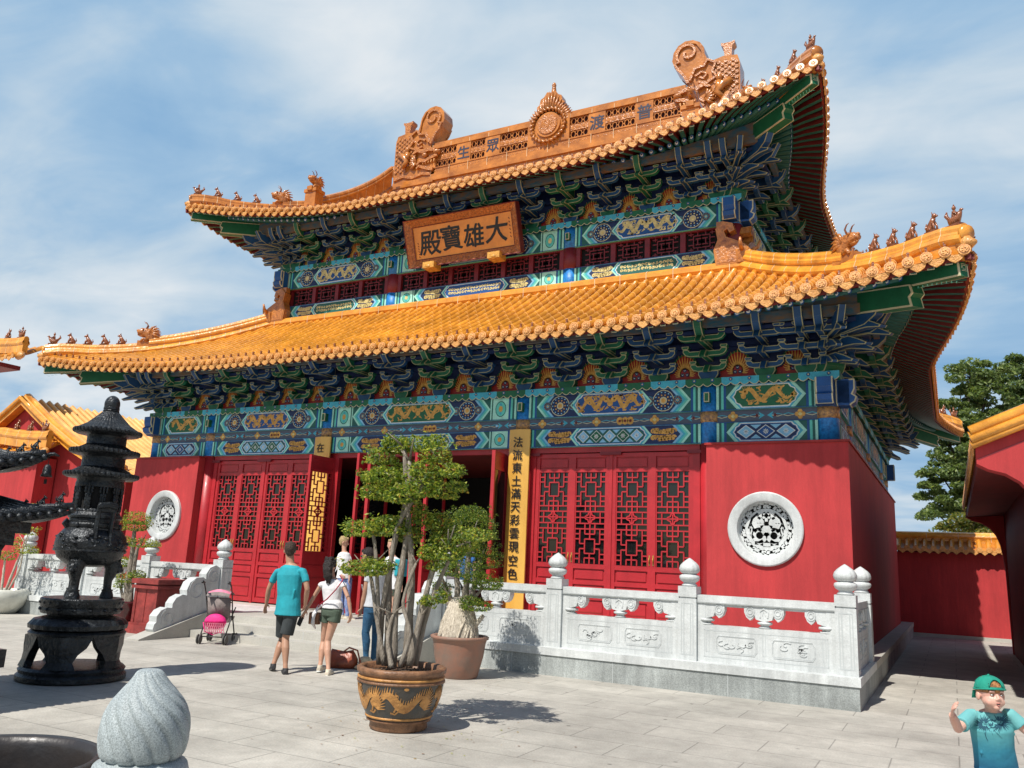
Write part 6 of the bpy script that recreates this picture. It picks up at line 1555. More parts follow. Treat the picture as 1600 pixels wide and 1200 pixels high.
# ------------------------------------------------------------------ bronze pavilion at the left edge
def pavilion():
    c = Vector((-7.92, -10.38, 0)); r = empty('bronze_pavilion', c, 'square black bronze pavilion with curved tiled roofs and a hanging bell at the left edge', 'incense burner')
    def roof(h, z, hi, rise):
        b = MB(); n = 26
        for q in range(4):
            M = Matrix.Rotation(q*pi/2, 3, 'Z'); T = lambda x, y, zz: c+(M @ Vector((x, y, 0)))+Vector((0,0,zz))
            rows = []
            for i in range(n+1):
                u = -1+2*i/n; lift = .13*abs(u)**3; out = h*(1+.05*abs(u)**4)
                rows.append([T(u*out, -out, z+lift), T(u*(out+hi)/2, -(out+hi)/2, z+lift*.5+rise*.36), T(u*hi, -hi, z+rise)])
            b.loft(rows, BRONZE, True, False, False)
            b.loft([[p[0]-Vector((0,0,.01)), p[0]-Vector((0,0,.06)), T(0,0,z-.02)*.12+p[0]*.88-Vector((0,0,.05))] for p in rows], BRONZE, False, False, False)
            m = int(2*h/.095)
            for k in range(m+1):
                u = -1+2*k/m; lift = .13*abs(u)**3; out = h*(1+.05*abs(u)**4)
                b.tube([T(u*out, -out-.01, z+lift+.012), T(u*(out+hi)/2, -(out+hi)/2, z+lift*.5+rise*.36+.012), T(u*hi, -hi, z+rise+.01)], .022, BRONZE, 6); b.sphere(T(u*out, -out-.01, z+lift-.012), (.036,.036,.040), BRONZE, 6, 5)
            # hip ridge and beasts
            P = [T(-h*1.06, -h*1.06, z+.17), T(-h*.92, -h*.92, z+.14), T(-(h+hi)/2, -(h+hi)/2, z+.06+rise*.4), T(-hi, -hi, z+rise+.03)]; b.tube(P, .035, BRONZE, 7)
        b.build('roof', r)
        for q in range(4):
            M = Matrix.Rotation(q*pi/2, 3, 'Z')
            for k in range(3):
                f = .97-.115*k; p = c+(M @ Vector((-h*f, -h*f, 0)))+Vector((0,0,z+.17-.05*k+.01)); d = M @ Vector((-1,-1,0))
                bb = link('roof_beast', BSB, r, Matrix.Translation(p) @ Matrix.Rotation(atan2(d.y, d.x), 4, 'Z') @ Matrix.Scale(.36, 4))
    global BSB
    BSB = SBM.copy(); BSB.name = 'roof_beast'; BSB.materials.clear(); BSB.materials.append(BRONZE)
    roof(1.08, 1.90, .62, .17); roof(.84, 2.46, .45, .15); roof(.46, 2.98, .08, .5)
    b = MB(); b.box(c+Vector((0,0,2.33)), (1.2,1.2,.30), BRONZE); b.box(c+Vector((0,0,2.86)), (.86,.86,.28), BRONZE); b.box(c+Vector((0,0,1.80)), (1.75,1.75,.12), BRONZE); b.box(c+Vector((0,0,1.68)), (1.55,1.55,.14), BRONZE); b.build('body', r)
    for sx in (-1, 1):
        for sy in (-1, 1): b = MB(); b.lathe([(.08,.52),(.10,.56),(.065,.62),(.06,1.55),(.09,1.62)], c+Vector((sx*.66, sy*.66, 0)), BRONZE, 12); b.build('pillar', r)
    b = MB(); b.box(c+Vector((0,0,.45)), (1.7,1.7,.18), BRONZE); b.box(c+Vector((0,0,.2)), (1.5,1.5,.4), BRONZE); b.lathe([(.30,.54),(.55,.75),(.58,.95),(.45,1.1),(.50,1.15)], c, BRONZE, 24); b.build('base', r)
    # corner arms with bells
    for sx, sy in ((1,1),(1,-1),(-1,1),(-1,-1)):
        k = Vector((sx, sy, 0)); e = c+k*.89+Vector((0,0,2.60)); bell = MB()
        bell.tube([e, e+k*.06+Vector((0,0,.02)), e+k*.10+Vector((0,0,.0))], [.022,.018,.008], BRONZE, 6)
        bell.tube([e+k*.03-Vector((0,0,.01)), e+k*.03-Vector((0,0,.10))], .004, BRONZE, 5)
        bell.lathe([(.010,.0),(.030,-.012),(.042,-.05),(.046,-.10),(.060,-.135),(.052,-.135),(.036,-.10)], e+k*.03-Vector((0,0,.10)), BRONZE, 14); bell.box(e+k*.03-Vector((0,0,.29)), (.05,.004,.05), BRONZE); bell.tube([e+k*.03-Vector((0,0,.2)), e+k*.03-Vector((0,0,.27))], .003, BRONZE, 4); bell.build('bell', r)
pavilion()
# ------------------------------------------------------------------ foreground finial and vat
def fg_post():
    p = CP + ray(240, 1040)*2.5; c = Vector((p.x, p.y, 0)); zt = p.z-.01
    r = empty('stone_post', c, 'speckled grey stone post with a swirling flame shaped finial in the foreground', 'post')
    b = MB(); s = .90; z0 = zt-.44
    prof = [(.112,.185),(.132,.20),(.141,.235),(.142,.275),(.134,.315),(.115,.35),(.09,.378),(.068,.40),(.053,.418),(.044,.43),(.03,.438),(.0,.44)]
    n = 364; rings = []
    for q, z in [(max(v.x,0), v.y) for v in smooth_pts([(a, b_, 0) for a, b_ in prof], 44)]:
        tw = (z-.18)**1.5*13; ring = []
        off = -.012*max(0, (z-.3)/.14)**1.5
        for j in range(n):
            a = 2*pi*j/n; g = (sin((a+tw)*13)); k = 1-.085*max(0, (g*.5+.5))**9; ring.append((c.x+s*q*k*cos(a)+off, c.y+s*q*k*sin(a), z0+z))
        rings.append(ring)
    b.loft(rings, FGRAN, True, True)
    b.lathe([(.10,.125),(.128,.13),(.138,.15),(.13,.175),(.10,.19)], c+Vector((0,0,z0)), FGRAN, 60, lambda a, z: .012*cos(a*9)); b.build('finial', r)
    b = MB(); b.lathe([(.11,-.04),(.125,-.02),(.135,.02),(.125,.06),(.135,.085),(.13,.11),(.10,.13)], c+Vector((0,0,z0)), FGRAN, 48, lambda a, z: .01*abs(cos(a*5))); 
    for k in range(9): a = 2*pi*k/9; b.sphere(c+Vector((.138*cos(a), .138*sin(a), z0+.01)), (.03,.03,.022), FGRAN, 8, 6)
    b.box(c+Vector((0,0,(z0-.04)/2)), (.26,.26,z0-.04), FGRAN); b.build('shaft', r)
fg_post()
def vat():
    VG = mat('vat_glaze', (.016,.015,.016), .42, .4, 4, .3, 14, col2=(.038,.030,.026), coat=.1)
    z = .72; c = at(20, 1250, -12.85); pR = CP+ray(166, 1168)*((z-CP.z)/ray(166, 1168).z); pT = CP+ray(50, 1146)*((z-CP.z)/ray(50, 1146).z)
    # centre so that the rim passes through both points
    R0 = .50; m = (pR+pT)/2; d = pT-pR; h = sqrt(max(.0001, R0*R0-(d.length/2)**2)); n = Vector((d.y, -d.x, 0)).normalized()
    cands = [m+n*h, m-n*h]; c = min(cands, key=lambda q: (q-CP).length); c.z = 0
    r = empty('lily_vat', c, 'wide black glazed water vat with a thick rolled rim in the bottom left corner', 'vat')
    b = MB(); b.lathe([(.32,0),(.36,.1),(.44,.32),(.475,.52),(.465,.62),(.455,.655)], c, VG, 64, cap=False)
    b.lathe([(.42,.40),(.44,.62),(.438,.675),(.452,.71),(.478,.722),(.502,.712),(.512,.685),(.500,.655),(.465,.65)], c, VG, 64, cap=False); b.build('vat', r)
    w = MB(); w.lathe([(.001,.55),(.436,.55)], c, mat('dark_water', (.012,.014,.013), .06, .0), 64, cap=False); w.build('water', r)
vat()
# ------------------------------------------------------------------ offering box, stroller, bag
def offering_box():
    c = Vector((-12.0, -3.62, 0)); r = empty('offering_box', c, 'worn dark red wooden box on a flared base beside the stair cheek', 'box')
    WR = mat('worn_red_wood', (.26,.035,.03), .6, .35, 5, .4, 24, col2=(.13,.018,.016)); 
    def bxr(b, w, d, z0, z1, m=WR): b.box(c+Vector((0,0,(z0+z1)/2)), (w, d, z1-z0), m)
    w, d = .62, .62
    b = MB(); bxr(b, w+.14, d+.14, 0, .16); bxr(b, w+.08, d+.08, .161, .20); b.build('base', r)
    b = MB(); bxr(b, w, d, .201, .84)
    for s in (-1, 1):
        for t in (-1, 1): b.box(c+Vector((s*(w/2-.02), t*(d/2-.02), .52)), (.07,.07,.63), WR)
        b.box(c+Vector((0, s*(d/2+.004), .52)), (.012,.006,.6), DKRED)
    b.build('body', r)
    b = MB(); bxr(b, w+.12, d+.12, .841, .90); bxr(b, w+.02, d+.02, .901, .93); bxr(b, w+.14, d+.14, .931, 1.02); b.build('lid', r)
offering_box()
def stroller():
    c = Vector((-9.98, -3.95, 0)); rz = radians(28); r = empty('stroller', c, 'folding pushchair with grey seat back and bright pink hood and basket by the stairs', 'stroller', rz=0)
    M = Matrix.Rotation(rz, 3, 'Z'); T = lambda x, y, z: c+(M @ Vector((x, y, z)))       # x right, y away, back of the stroller faces -y
    MT = mat('black_tube', (.015,.015,.017), .4, .1); PK = mat('pink_cloth', (.80,.02,.22), .7, .2, 6, .3, 30); PK2 = mat('pale_pink_cloth', (.75,.22,.33), .7, .2, 9); GY = mat('taupe_cloth', (.24,.20,.19), .85, .2, 8, .3, 40); WT = mat('grey_tyre', (.10,.095,.09), .8, .2)
    b = MB()
    for s in (-1, 1):
        b.tube([T(s*.23,.28,.10),T(s*.225,.05,.50),T(s*.235,-.12,.86),T(s*.24,-.22,1.0),T(s*.235,-.30,1.06)], .012, MT, 7); b.tube([T(s*.22,-.22,.12),T(s*.225,.03,.48),T(s*.22,.2,.62)], .011, MT, 7)
        b.tube([T(s*.23,-.27,1.05),T(s*.235,-.34,1.08),T(s*.235,-.38,1.06)], .019, MT, 8); b.tube([T(s*.22,-.20,.16),T(s*.22,.24,.16)], .009, MT, 6)
    b.tube([T(-.22,-.22,.13),T(.22,-.22,.13)], .01, MT, 6); b.tube([T(-.22,-.06,.72),T(0,-.05,.68),T(.22,-.06,.72)], .009, MT, 6); b.build('frame', r)
    b = MB()
    for s in (-1, 1):
        for y in (-.22, .30):
            for o in (-.022, .022):
                R_ = Matrix.Rotation(pi/2, 3, 'Y'); rings = []
                for q, w in ((.045,-.012),(.075,-.012),(.085,0),(.075,.012),(.045,.012)):
                    rings.append([T(s*.23+o+w, y+q*cos(a), .086+q*sin(a)) for a in [2*pi*j/16 for j in range(16)]])
                b.loft(rings, WT, True, True); b.box(T(s*.23+o, y, .086), (.02,.05,.05), MT, M)
            
    b.build('wheels', r)
    b = MB()
    for k, (z0, z1, y0, y1, m) in enumerate(((.46,.80,-.02,-.10,GY),)):
        b.loft([[T(-.20,y0,z0),T(0,y0-.05,z0-.02),T(.20,y0,z0),T(.20,y0+.03,z0),T(-.20,y0+.03,z0)],[T(-.205,y1,z1),T(0,y1-.07,z1-.02),T(.205,y1,z1),T(.205,y1+.03,z1),T(-.205,y1+.03,z1)]], m, True)
    b.loft([[T(-.18,.0,.36),T(.18,.0,.36),T(.18,.28,.40),T(-.18,.28,.40)],[T(-.2,-.02,.46),T(.2,-.02,.46),T(.2,.28,.46),T(-.2,.28,.46)]], GY, False); b.build('seat', r)
    b = MB()   # canopy folded on top, striped
    for k in range(5):
        a0, a1 = radians(15+28*k), radians(15+28*(k+1)); m = (GY, PK2)[k % 2]
        b.loft([[T(-.205+.41*i/6, -.10+.17*cos(a)*-1+.07, .80+.15*sin(a)*(1-.35*((i-3)/3)**2)) for i in range(7)] for a in (a0, a1)], m, True, False, False)
    b.build('canopy', r)
    b = MB()   # pink basket / hood behind
    b.sphere(T(0,-.15,.37), (.20,.09,.15), PK, 18, 12, M); b.v = [(x, y, max(z, .37) if z > .30 else z*.6+.37*.4-.02) for x, y, z in b.v]; b.build('storage_basket', r)
    b = MB()
    for i in range(9):
        x = -.15+.0375*i; b.ribbon([(x,.20),(x+.06,.37)], .008, frame(T(0,-.235,0), M @ Vector((1,0,0)), V_, M @ Vector((0,-1,0))), .02, PK2, 0); b.ribbon([(x+.06,.20),(x,.37)], .008, frame(T(0,-.235,0), M @ Vector((1,0,0)), V_, M @ Vector((0,-1,0))), .021, PK2, 0)
    b.tube([T(-.20,-.19,.37),T(-.15,-.22,.22),T(0,-.23,.17),T(.15,-.22,.22),T(.20,-.19,.37)], .010, PK, 6); b.build('basket_mesh', r)
stroller()
def handbag():
    c = Vector((-6.43, -4.78, 0)); r = empty('handbag', c, 'slouchy brown leather handbag standing on the paving behind the woman in shorts', 'handbag')
    LE = mat('brown_leather', (.27,.055,.018), .4, .3, 7, .6, 14, col2=(.15,.03,.012), coat=.2); M = Matrix.Rotation(radians(25), 3, 'Z'); T = lambda x, y, z: c+(M @ Vector((x, y, z)))
    b = MB(); rings = []
    for z, rx, ry in ((0,.20,.10),(.03,.235,.13),(.12,.235,.125),(.19,.20,.08),(.23,.17,.035),(.25,.165,.02)): rings.append([T(rx*cos(a)*(1+.03*sin(a*5+z*20)), ry*sin(a)*(1+.06*sin(a*7)), z+(.02*cos(a*2) if z > .1 else 0)) for a in [2*pi*j/28 for j in range(28)]])
    b.loft(rings, LE); b.build('bag', r)
    b = MB(); b.tube([T(.02,0,.24),T(.10,-.04,.30),T(.24,-.08,.27),T(.30,-.10,.10),T(.29,-.11,.02)], .013, LE, 7); b.build('strap', r)
handbag()
def sunhat():
    c = Vector((-6.13, -4.62, 0)); b = MB(); b.lathe([(.12,.0),(.17,.02),(.14,.05),(.10,.06),(.10,.13),(.07,.17),(0,.18)], c, mat('straw', (.60,.50,.34), .8, .2, 20, .5, 60), 20, lambda a, z: .06*sin(a*3))
    o = b.build('straw_hat'); tag(o, 'small pale straw hat lying beside the brown handbag', 'hat')
sunhat()
# ------------------------------------------------------------------ people
SKIN = mat('skin', (.56,.33,.23), .5, .08, 6, .1, 60, col2=(.48,.25,.17)); SKIN2 = mat('tanned_skin', (.44,.245,.16), .5, .08, 6, col2=(.36,.19,.12)); SKINK = mat('pale_skin', (.66,.40,.31), .45, .08, 9, col2=(.62,.31,.24))
LIP = mat('lip', (.50,.19,.16), .5, 0); EYEW = mat('eye_white', (.7,.7,.68), .3, 0); EYED = mat('eye_dark', (.03,.025,.02), .2, 0); BROW = mat('brow', (.18,.10,.05), .8, 0)
def organic(b, name, parent, vox=.008, it=6, fac=.6):
    me = b.mesh('tmp'); o = bpy.data.objects.new('tmp', me); COL.objects.link(o)
    m = o.modifiers.new('r', 'REMESH'); m.mode = 'VOXEL'; m.voxel_size = vox; m.use_smooth_shade = True
    s = o.modifiers.new('s', 'SMOOTH'); s.factor = fac; s.iterations = it
    dg = bpy.context.evaluated_depsgraph_get(); dg.update()
    n = bpy.data.meshes.new_from_object(o.evaluated_get(dg)); n.name = name
    mt = me.materials[0] if me.materials else None
    bpy.data.objects.remove(o); bpy.data.meshes.remove(me)
    n.materials.clear(); n.materials.append(mt)
    n.polygons.foreach_set('use_smooth', [True]*len(n.polygons)); n.polygons.foreach_set('material_index', [0]*len(n.polygons)); n.update()
    return link(name, n, parent)
def hand(b, w, d, pn, m, s=1., curl=.5, side=1):
    """wrist point w, direction d, palm normal pn (fingers curl towards it)"""
    d = d.normalized(); pn = (pn-d*pn.dot(d)).normalized(); t = d.cross(pn)*side
    b.tube([w-d*.02*s, w+d*.03*s, w+d*.085*s], [(.022*s,.016*s),(.036*s,.014*s),(.038*s,.012*s)], m, 10, up=t)
    for i, (o, L) in enumerate(((-.029,.068),(-.010,.078),(.010,.073),(.028,.058))):
        p = w+d*.08*s+t*o*s; P = [p]; dd = (d+t*o*3).normalized()
        for k in range(3):
            dd = (dd*cos(curl*.55)+pn*sin(curl*.55)).normalized(); p = p+dd*L*s/3*(1.1-.1*k); P.append(p)
        b.tube(P, [.0095*s,.009*s,.0082*s,.007*s], m, 7)
    p = w+d*.02*s+t*(-.032)*s; q = (d*.7-t*.75+pn*.35).normalized()
    b.tube([p, p+q*.035*s, p+(q+d*.6).normalized()*.07*s], [.013*s,.011*s,.008*s], m, 7)
def person(label, y, J, skin, top, bottom, hairm, shoem, face, opts):
    P = {k: at(v[0], v[1], y+(v[2] if len(v) > 2 else 0)) for k, v in J.items()}
    g = opts.get('s', 1.); base = (P['anL']+P['anR'])/2; base.z = opts.get('floor', 0)
    r = empty('person', base, label, 'person'); 
    sh = (P['shR']-P['shL']); sh.z = 0; ax = sh.normalized(); up = ax; face = Vector(face).normalized()
    W_ = opts.get('w', .19)*g; bd = opts.get('d', .115)*g; wa = opts.get('waist', .85)
    chest = (P['shL']+P['shR'])/2-Vector((0,0,.10*g)); hip = P['hip']; waist = (chest*.42+hip*.58); neck = (P['shL']+P['shR'])/2+Vector((0,0,.065*g))
    hd = P['head']
    b = MB()
    b.tube([hip-Vector((0,0,.06*g)), hip, waist, chest, neck-Vector((0,0,.05*g)), neck], [(W_*.85,bd),(W_*.90,bd*1.05),(W_*wa*.88,bd*.88),(W_*.98,bd*1.0),(W_*.72,bd*.75),(W_*.36,bd*.5)], skin, 16, up=ax)
    b.tube([neck-Vector((0,0,.06)), hd-Vector((0,0,.05*g))], .060*g*opts.get('neck', 1), skin, 12)
    # head: skull, face mass, jaw, nose, ears
    q = Matrix((face.cross(Vector((0,0,1))).normalized(), face, face.cross(Vector((0,0,1))).normalized().cross(face).normalized())).transposed()
    HT = lambda x, yy, z: hd+(q @ Vector((x*g, yy*g, z*g)))
    b.sphere(HT(0,-.012,.02), (.081*g,.098*g,.100*g), skin, 16, 12, q); b.sphere(HT(0,.025,-.035), (.060*g,.062*g,.072*g), skin, 14, 10, q); b.sphere(HT(0,.058,-.082), (.03*g,.026*g,.024*g), skin, 10, 8, q)
    b.tube([HT(0,.082,.008), HT(0,.105,-.028), HT(0,.09,-.038)], [.010*g,.015*g,.010*g], skin, 8)
    for s in (-1, 1): b.sphere(HT(s*.079,-.006,-.012), (.012*g,.021*g,.032*g), skin, 8, 6, q)
    for s in ('L', 'R'):
        S_, E, Wp = P['sh'+s], P['el'+s], P['wr'+s]; a = opts.get('arm', 1.)*g
        S2 = S_*.92+chest*.08-Vector((0,0,.03*g))
        b.tube([S2, S_*.7+E*.3-Vector((0,0,.01)), E*.85+S_*.15, E, E*.7+Wp*.3, Wp], [.044*a,.045*a,.039*a,.036*a,.038*a,.025*a], skin, 12)
        hand(b, Wp, P['ha'+s]-Wp, Vector(opts.get('palm'+s, face)), skin, g, opts.get('curl', .5), 1 if s == 'L' else -1)
        H_, K, A = hip+ax*((-1 if s == 'L' else 1)*.085*g), P['kn'+s], P['an'+s]; l = opts.get('leg', 1.)*g
        b.tube([H_, H_*.6+K*.4, K+(H_-K).normalized()*.06, K, K*.68+A*.32-face*.012, A*.8+K*.2, A], [.088*l,.078*l,.056*l,.052*l,.056*l,.034*l,.034*l], skin, 14)
        F = A-Vector((0,0,.045*g)); b.tube([F-face*.04, F+face*.07, F+face*.14], [(.034*g,.03*g),(.040*g,.026*g),(.036*g,.02*g)], skin, 10, up=ax)
    organic(b, 'body', r, .0075, 5)
    # top
    if top:
        b = MB(); t = top; e = .014*g; hem = opts.get('hem', .0)
        rr = [hip-Vector((0,0,.03*g-hem)), hip+Vector((0,0,.04*g+hem)), waist, chest, neck-Vector((0,0,.055*g)), neck-Vector((0,0,.02*g))]
        b.tube(rr, [(W_*.95+e+.008,bd*1.15+e+.008),(W_*.92+e,bd*1.1+e),(W_*wa*.92+e,bd*.95+e),(W_*1.0+e,bd*1.06+e),(W_*.75+e,bd*.8+e),(W_*.40+e,bd*.5+e)], t, 20, up=ax)
        sl = opts.get('sleeve', .6)
        for s in ('L', 'R'):
            S_, E = P['sh'+s], P['el'+s]
            if sl > 0: S_ = S_-Vector((0,0,.026*g)); b.tube([S_*.75+chest*.25, S_*.94+chest*.06+(E-S_)*.08, S_+(E-S_)*sl*.6, S_+(E-S_)*sl], [.051*g,.052*g,.053*g,.053*g], t, 14)
        rnd = random.Random(int(J['hip'][0]))
        for k in range(8):   # a few drapery folds
            a = rnd.uniform(-.9,.9); z0 = rnd.uniform(0,.35); bk = -face if k % 2 else face
            p = hip+ax*W_*a*.8+bk*(bd*1.02)+Vector((0,0,z0*g)); b.tube([p, p+ax*rnd.uniform(-.06,.06)+Vector((0,0,.12*g))], [.008,.014], t, 6)
        organic(b, opts.get('topname', 'shirt'), r, .0085, 4, .5)
    if bottom:
        b = MB(); e = .014*g; ln = opts.get('legs', .75)
        b.tube([hip-Vector((0,0,.09*g)), hip-Vector((0,0,.02)), hip+Vector((0,0,opts.get('rise', .03)*g))], [(W_*.9+e,bd*1.08+e),(W_*.93+e,bd*1.1+e),(W_*.82+e,bd*.95+e)], bottom, 18, up=ax)
        for s in ('L', 'R'):
            H_, K, A = hip+ax*((-1 if s == 'L' else 1)*.085*g), P['kn'+s], P['an'+s]; l = opts.get('leg', 1.)*g
            if ln <= 1: q_ = opts.get('flare', 1.12); b.tube([H_+Vector((0,0,.02)), H_+(K-H_)*ln*.5, H_+(K-H_)*ln], [.104*l,.098*l,.086*l*q_], bottom, 16)
            else: b.tube([H_, H_*.6+K*.4, K+(H_-K).normalized()*.06, K, K*.68+A*.32-face*.012, A*.75+K*.25, A*.97+K*.03], [.10*l,.090*l,.066*l,.063*l,.064*l,.046*l,.046*l], bottom, 16)
        organic(b, opts.get('botname', 'shorts'), r, .0085, 4, .5)
    if hairm:
        b = MB(); st = opts.get('hair', 'short')
        b.sphere(HT(0,-.026,.034), (.088*g,.099*g,.100*g), hairm, 18, 12, q)
        if st == 'short':
            b.sphere(HT(0,-.05,-.015), (.070*g,.058*g,.07*g), hairm, 14, 10, q); b.sphere(HT(0,.045,.085), (.055*g,.045*g,.035*g), hairm, 12, 8, q)
            rnd = random.Random(2)
            for k in range(60): a = rnd.random()*6.28; z = rnd.uniform(0,.1); b.sphere(HT(.07*cos(a),-.02+.08*sin(a),.04+z*.6), (.012,.012,.016), hairm, 5, 4)
        else:
            rnd = random.Random(3)
            for k in range(90):
                a = rnd.random()*6.28; z = rnd.uniform(-.05,.12); qx, qy = .082*cos(a), -.03+.09*sin(a)
                if qy > .05 and z < .07: continue
                b.sphere(HT(qx*(1-.5*max(0,z-.05)*8*.3), qy, .02+z*.8), (.018,.018,.02), hairm, 6, 4)
            T = opts['tail']; Pq = [HT(*p) for p in T[0]]
            b.tube(Pq, T[1], hairm, 12)
            for p, rd in zip(Pq, T[1]):
                for k in range(10): a = rnd.random()*6.28; b.sphere(p+Vector((rd*cos(a), rd*sin(a)*.6, rnd.uniform(-.03,.03))), .017*g, hairm, 5, 4)
        organic(b, 'hair', r, .008, 1, .3)
    if shoem:
        for s in ('L', 'R'):
            b = MB(); F = P['an'+s]-Vector((0,0,.040*g)); lift = opts.get('heel'+s, 0.); d = face*cos(lift)-Vector((0,0,1))*sin(lift)
            b.tube([F-d*.065*g, F-d*.03*g, F+d*.07*g, F+d*.15*g, F+d*.185*g], [(.030*g,.034*g),(.040*g,.044*g),(.046*g,.036*g),(.044*g,.028*g),(.025*g,.018*g)], shoem, 14, up=ax)
            b.tube([F+Vector((0,0,.0)), P['an'+s]+Vector((0,0,.02))], [.042*g,.042*g], shoem, 12)
            sole = opts.get('sole', shoem)
            organic(b, 'shoe', r, .007, 2, .4)
            b = MB(); b.tube([F-d*.066*g-Vector((0,0,.030*g)), F+d*.07*g-Vector((0,0,.032*g)), F+d*.178*g-Vector((0,0,.026*g))], [(.036*g,.010),(.048*g,.010),(.034*g,.009)], sole, 12, up=ax); b.build('sole', r)
    return r, HT, P
TEALS = mat('turquoise_cotton', (.015,.33,.40), .8, .12, 4, .35, 12); DSH = mat('charcoal_cotton', (.035,.042,.045), .85, .2, 5, .4, 14); BRH = mat('brown_hair', (.055,.030,.018), .6, .3, 30, 1., 80); DKH = mat('dark_hair', (.018,.011,.009), .5, .3, 30, 1., 80); BLH = mat('blonde_hair', (.50,.36,.17), .5, .25, 30, 1., 80)
WHT = mat('white_cotton', (.74,.73,.74), .85, .06, 5, .5, 16); OLV = mat('olive_cotton', (.075,.105,.075), .85, .2, 6, .4, 16); JNS = mat('blue_denim', (.025,.10,.19), .85, .35, 7, .4, 30, col2=(.015,.055,.12)); GRT = mat('light_grey_cotton', (.55,.57,.60), .85, .08, 6, .4, 16); SHB = mat('black_shoe', (.03,.03,.032), .7, .2); SHC = mat('cream_shoe', (.62,.55,.44), .8, .1); SOLE = mat('shoe_sole', (.16,.15,.14), .8, 0); NVP = mat('navy_print', (.02,.045,.16), .8, .9, 26, col2=(.35,.42,.60))
VF = Vector((-.47,.88,0))
person('man seen from behind in a turquoise t-shirt and charcoal knee length shorts, walking', -5.75,
    dict(head=(453,860), shL=(434,888), shR=(475,887), elL=(420,921), wrL=(416,944,.05), haL=(413,956,.08), elR=(480,921), wrR=(477,945,.08), haR=(473,957,.12), hip=(450,953), knL=(441,1000,.12), anL=(427,1039,-.02), knR=(452-6,998,-.05), anR=(446,1046,-.12)),
    SKIN2, TEALS, DSH, BRH, SHB, (-.75,.66,0), dict(w=.205, d=.12, waist=.93, legs=.86, hair='short', sole=SOLE, heelL=.25, palmL=(1,0,0), palmR=(-1,0,0), leg=1.0, hem=-.04, sleeve=.62))
rw, HT, PW = person('woman seen from behind with a dark curly ponytail, white blouse and short olive shorts', -5.4,
    dict(head=(517,883), shL=(504,909), shR=(536,909), elL=(491,932), wrL=(478,954,-.02), haL=(471,965,-.03), elR=(545,938), wrR=(548,960,.02), haR=(546,973,.03), hip=(519,953), knL=(506,1003,.08), anL=(500,1041,.0), knR=(512,1002,-.02), anR=(513,1048,-.1)),
    SKIN, WHT, OLV, DKH, SHC, (-.35,.93,0), dict(s=.93, w=.165, d=.105, waist=.86, legs=.36, flare=1.28, hair='long', sole=WHITE, topname='blouse', hem=.05, sleeve=.22, arm=.84, leg=1.0, neck=.85, tail=([(0,-.06,.03),(.0,-.13,.0),(.01,-.15,-.08),(.02,-.15,-.17),(.03,-.14,-.25)],[.075,.075,.07,.062,.03]), palmL=(1,0,0), palmR=(-1,0,0)))
b = MB(); RS = mat('red_strap', (.35,.01,.04), .6, 0)
b.tube([at(531,899,-5.40), at(536,906,-5.55), at(525,921,-5.60), at(511,936,-5.57), at(499,945,-5.50), at(494,954,-5.42)], .009, RS, 6); b.build('bag_strap', rw)
b = MB(); b.box(at(492,966,-5.42), (.16,.10,.17), mat('tan_bag', (.24,.10,.045), .5, .3, 8), Matrix.Rotation(.3, 3, 'Z')); organic(b, 'shoulder_bag', rw, .012, 3)
b = MB()
for k in range(5): b.tube([at(499+k,945,-5.45), at(492-k*1.5,958+k,-5.50+.02*k), at(487+k*1.5,975+k*2,-5.50+.03*k)], [(.022,.010),(.032,.012),(.028,.008)], WHT, 8)
organic(b, 'scarf', rw, .009, 2)
b = MB(); b.box(PW['haL']+Vector((.0,-.02,-.05)), (.07,.015,.13), SHB, Matrix.Rotation(.4, 3, 'Y')); b.build('phone', rw)
rj, HT, PJ = person('dark haired man in a pale grey t-shirt and blue jeans standing behind the potted tree', -4.1,
    dict(head=(574,868), shL=(577,890,-.16), shR=(600,889,.16), elL=(569,931,-.18), wrL=(565,950,-.18), haL=(563,960,-.18), elR=(610,925,.15), wrR=(606,945,.1), haR=(604,955,.1), hip=(585,948), knL=(571,989,-.1), anL=(572,1031,-.05), knR=(587,990,.12), anR=(583,1031,.1)),
    SKIN2, GRT, JNS, DKH, SHB, (-.93,-.15,-.25), dict(w=.19, d=.125, legs=2, botname='jeans', hair='short', sleeve=.42, hem=.03, sole=SOLE, palmL=(-1,0,0), waist=.92))
b = MB(); 
for s in (-1, 1): b.box(HT(s*.074,.03,.012), (.008,.09,.008), EYED, Matrix.Rotation(0, 3, 'Z'))
b.sphere(HT(-.032,.088,.008), (.026,.012,.018), EYED, 8, 6); b.sphere(HT(.032,.088,.008), (.026,.012,.018), EYED, 8, 6); b.build('sunglasses', rj)
person('blonde woman in a white tank top and blue patterned trousers at the doorway', -1.75,
    dict(head=(538,847), shL=(531,866,-.05), shR=(545,866,.05), elL=(527,885), wrL=(532,898,-.1), haL=(537,902,-.12), elR=(547,887), wrR=(546,903), haR=(545,911), hip=(537,903), knL=(533,935), anL=(535,962), knR=(543,935), anR=(543,964)),
    SKIN, WHT, NVP, BLH, SHC, (.85,.45,-.2), dict(s=.93, floor=.41, w=.15, d=.10, legs=2, botname='trousers', topname='tank_top', hair='short', sleeve=0, arm=.78, hem=.02, sole=WHITE, neck=.85))
rq, HT, PQ = person('person in a white top with a teal bag standing behind the tree trunks', -2.5,
    dict(head=(612,852), shL=(602,873), shR=(624,873), elL=(598,896), wrL=(600,914), haL=(601,923), elR=(628,896), wrR=(627,914), haR=(626,923), hip=(613,918), knL=(609,950), anL=(609,979), knR=(617,950), anR=(617,980)),
    SKIN, WHT, OLV, BLH, SHC, (.3,-.95,0), dict(s=.95, floor=.41, w=.165, d=.105, legs=.4, hair='short', sleeve=.2, arm=.84, sole=WHITE))
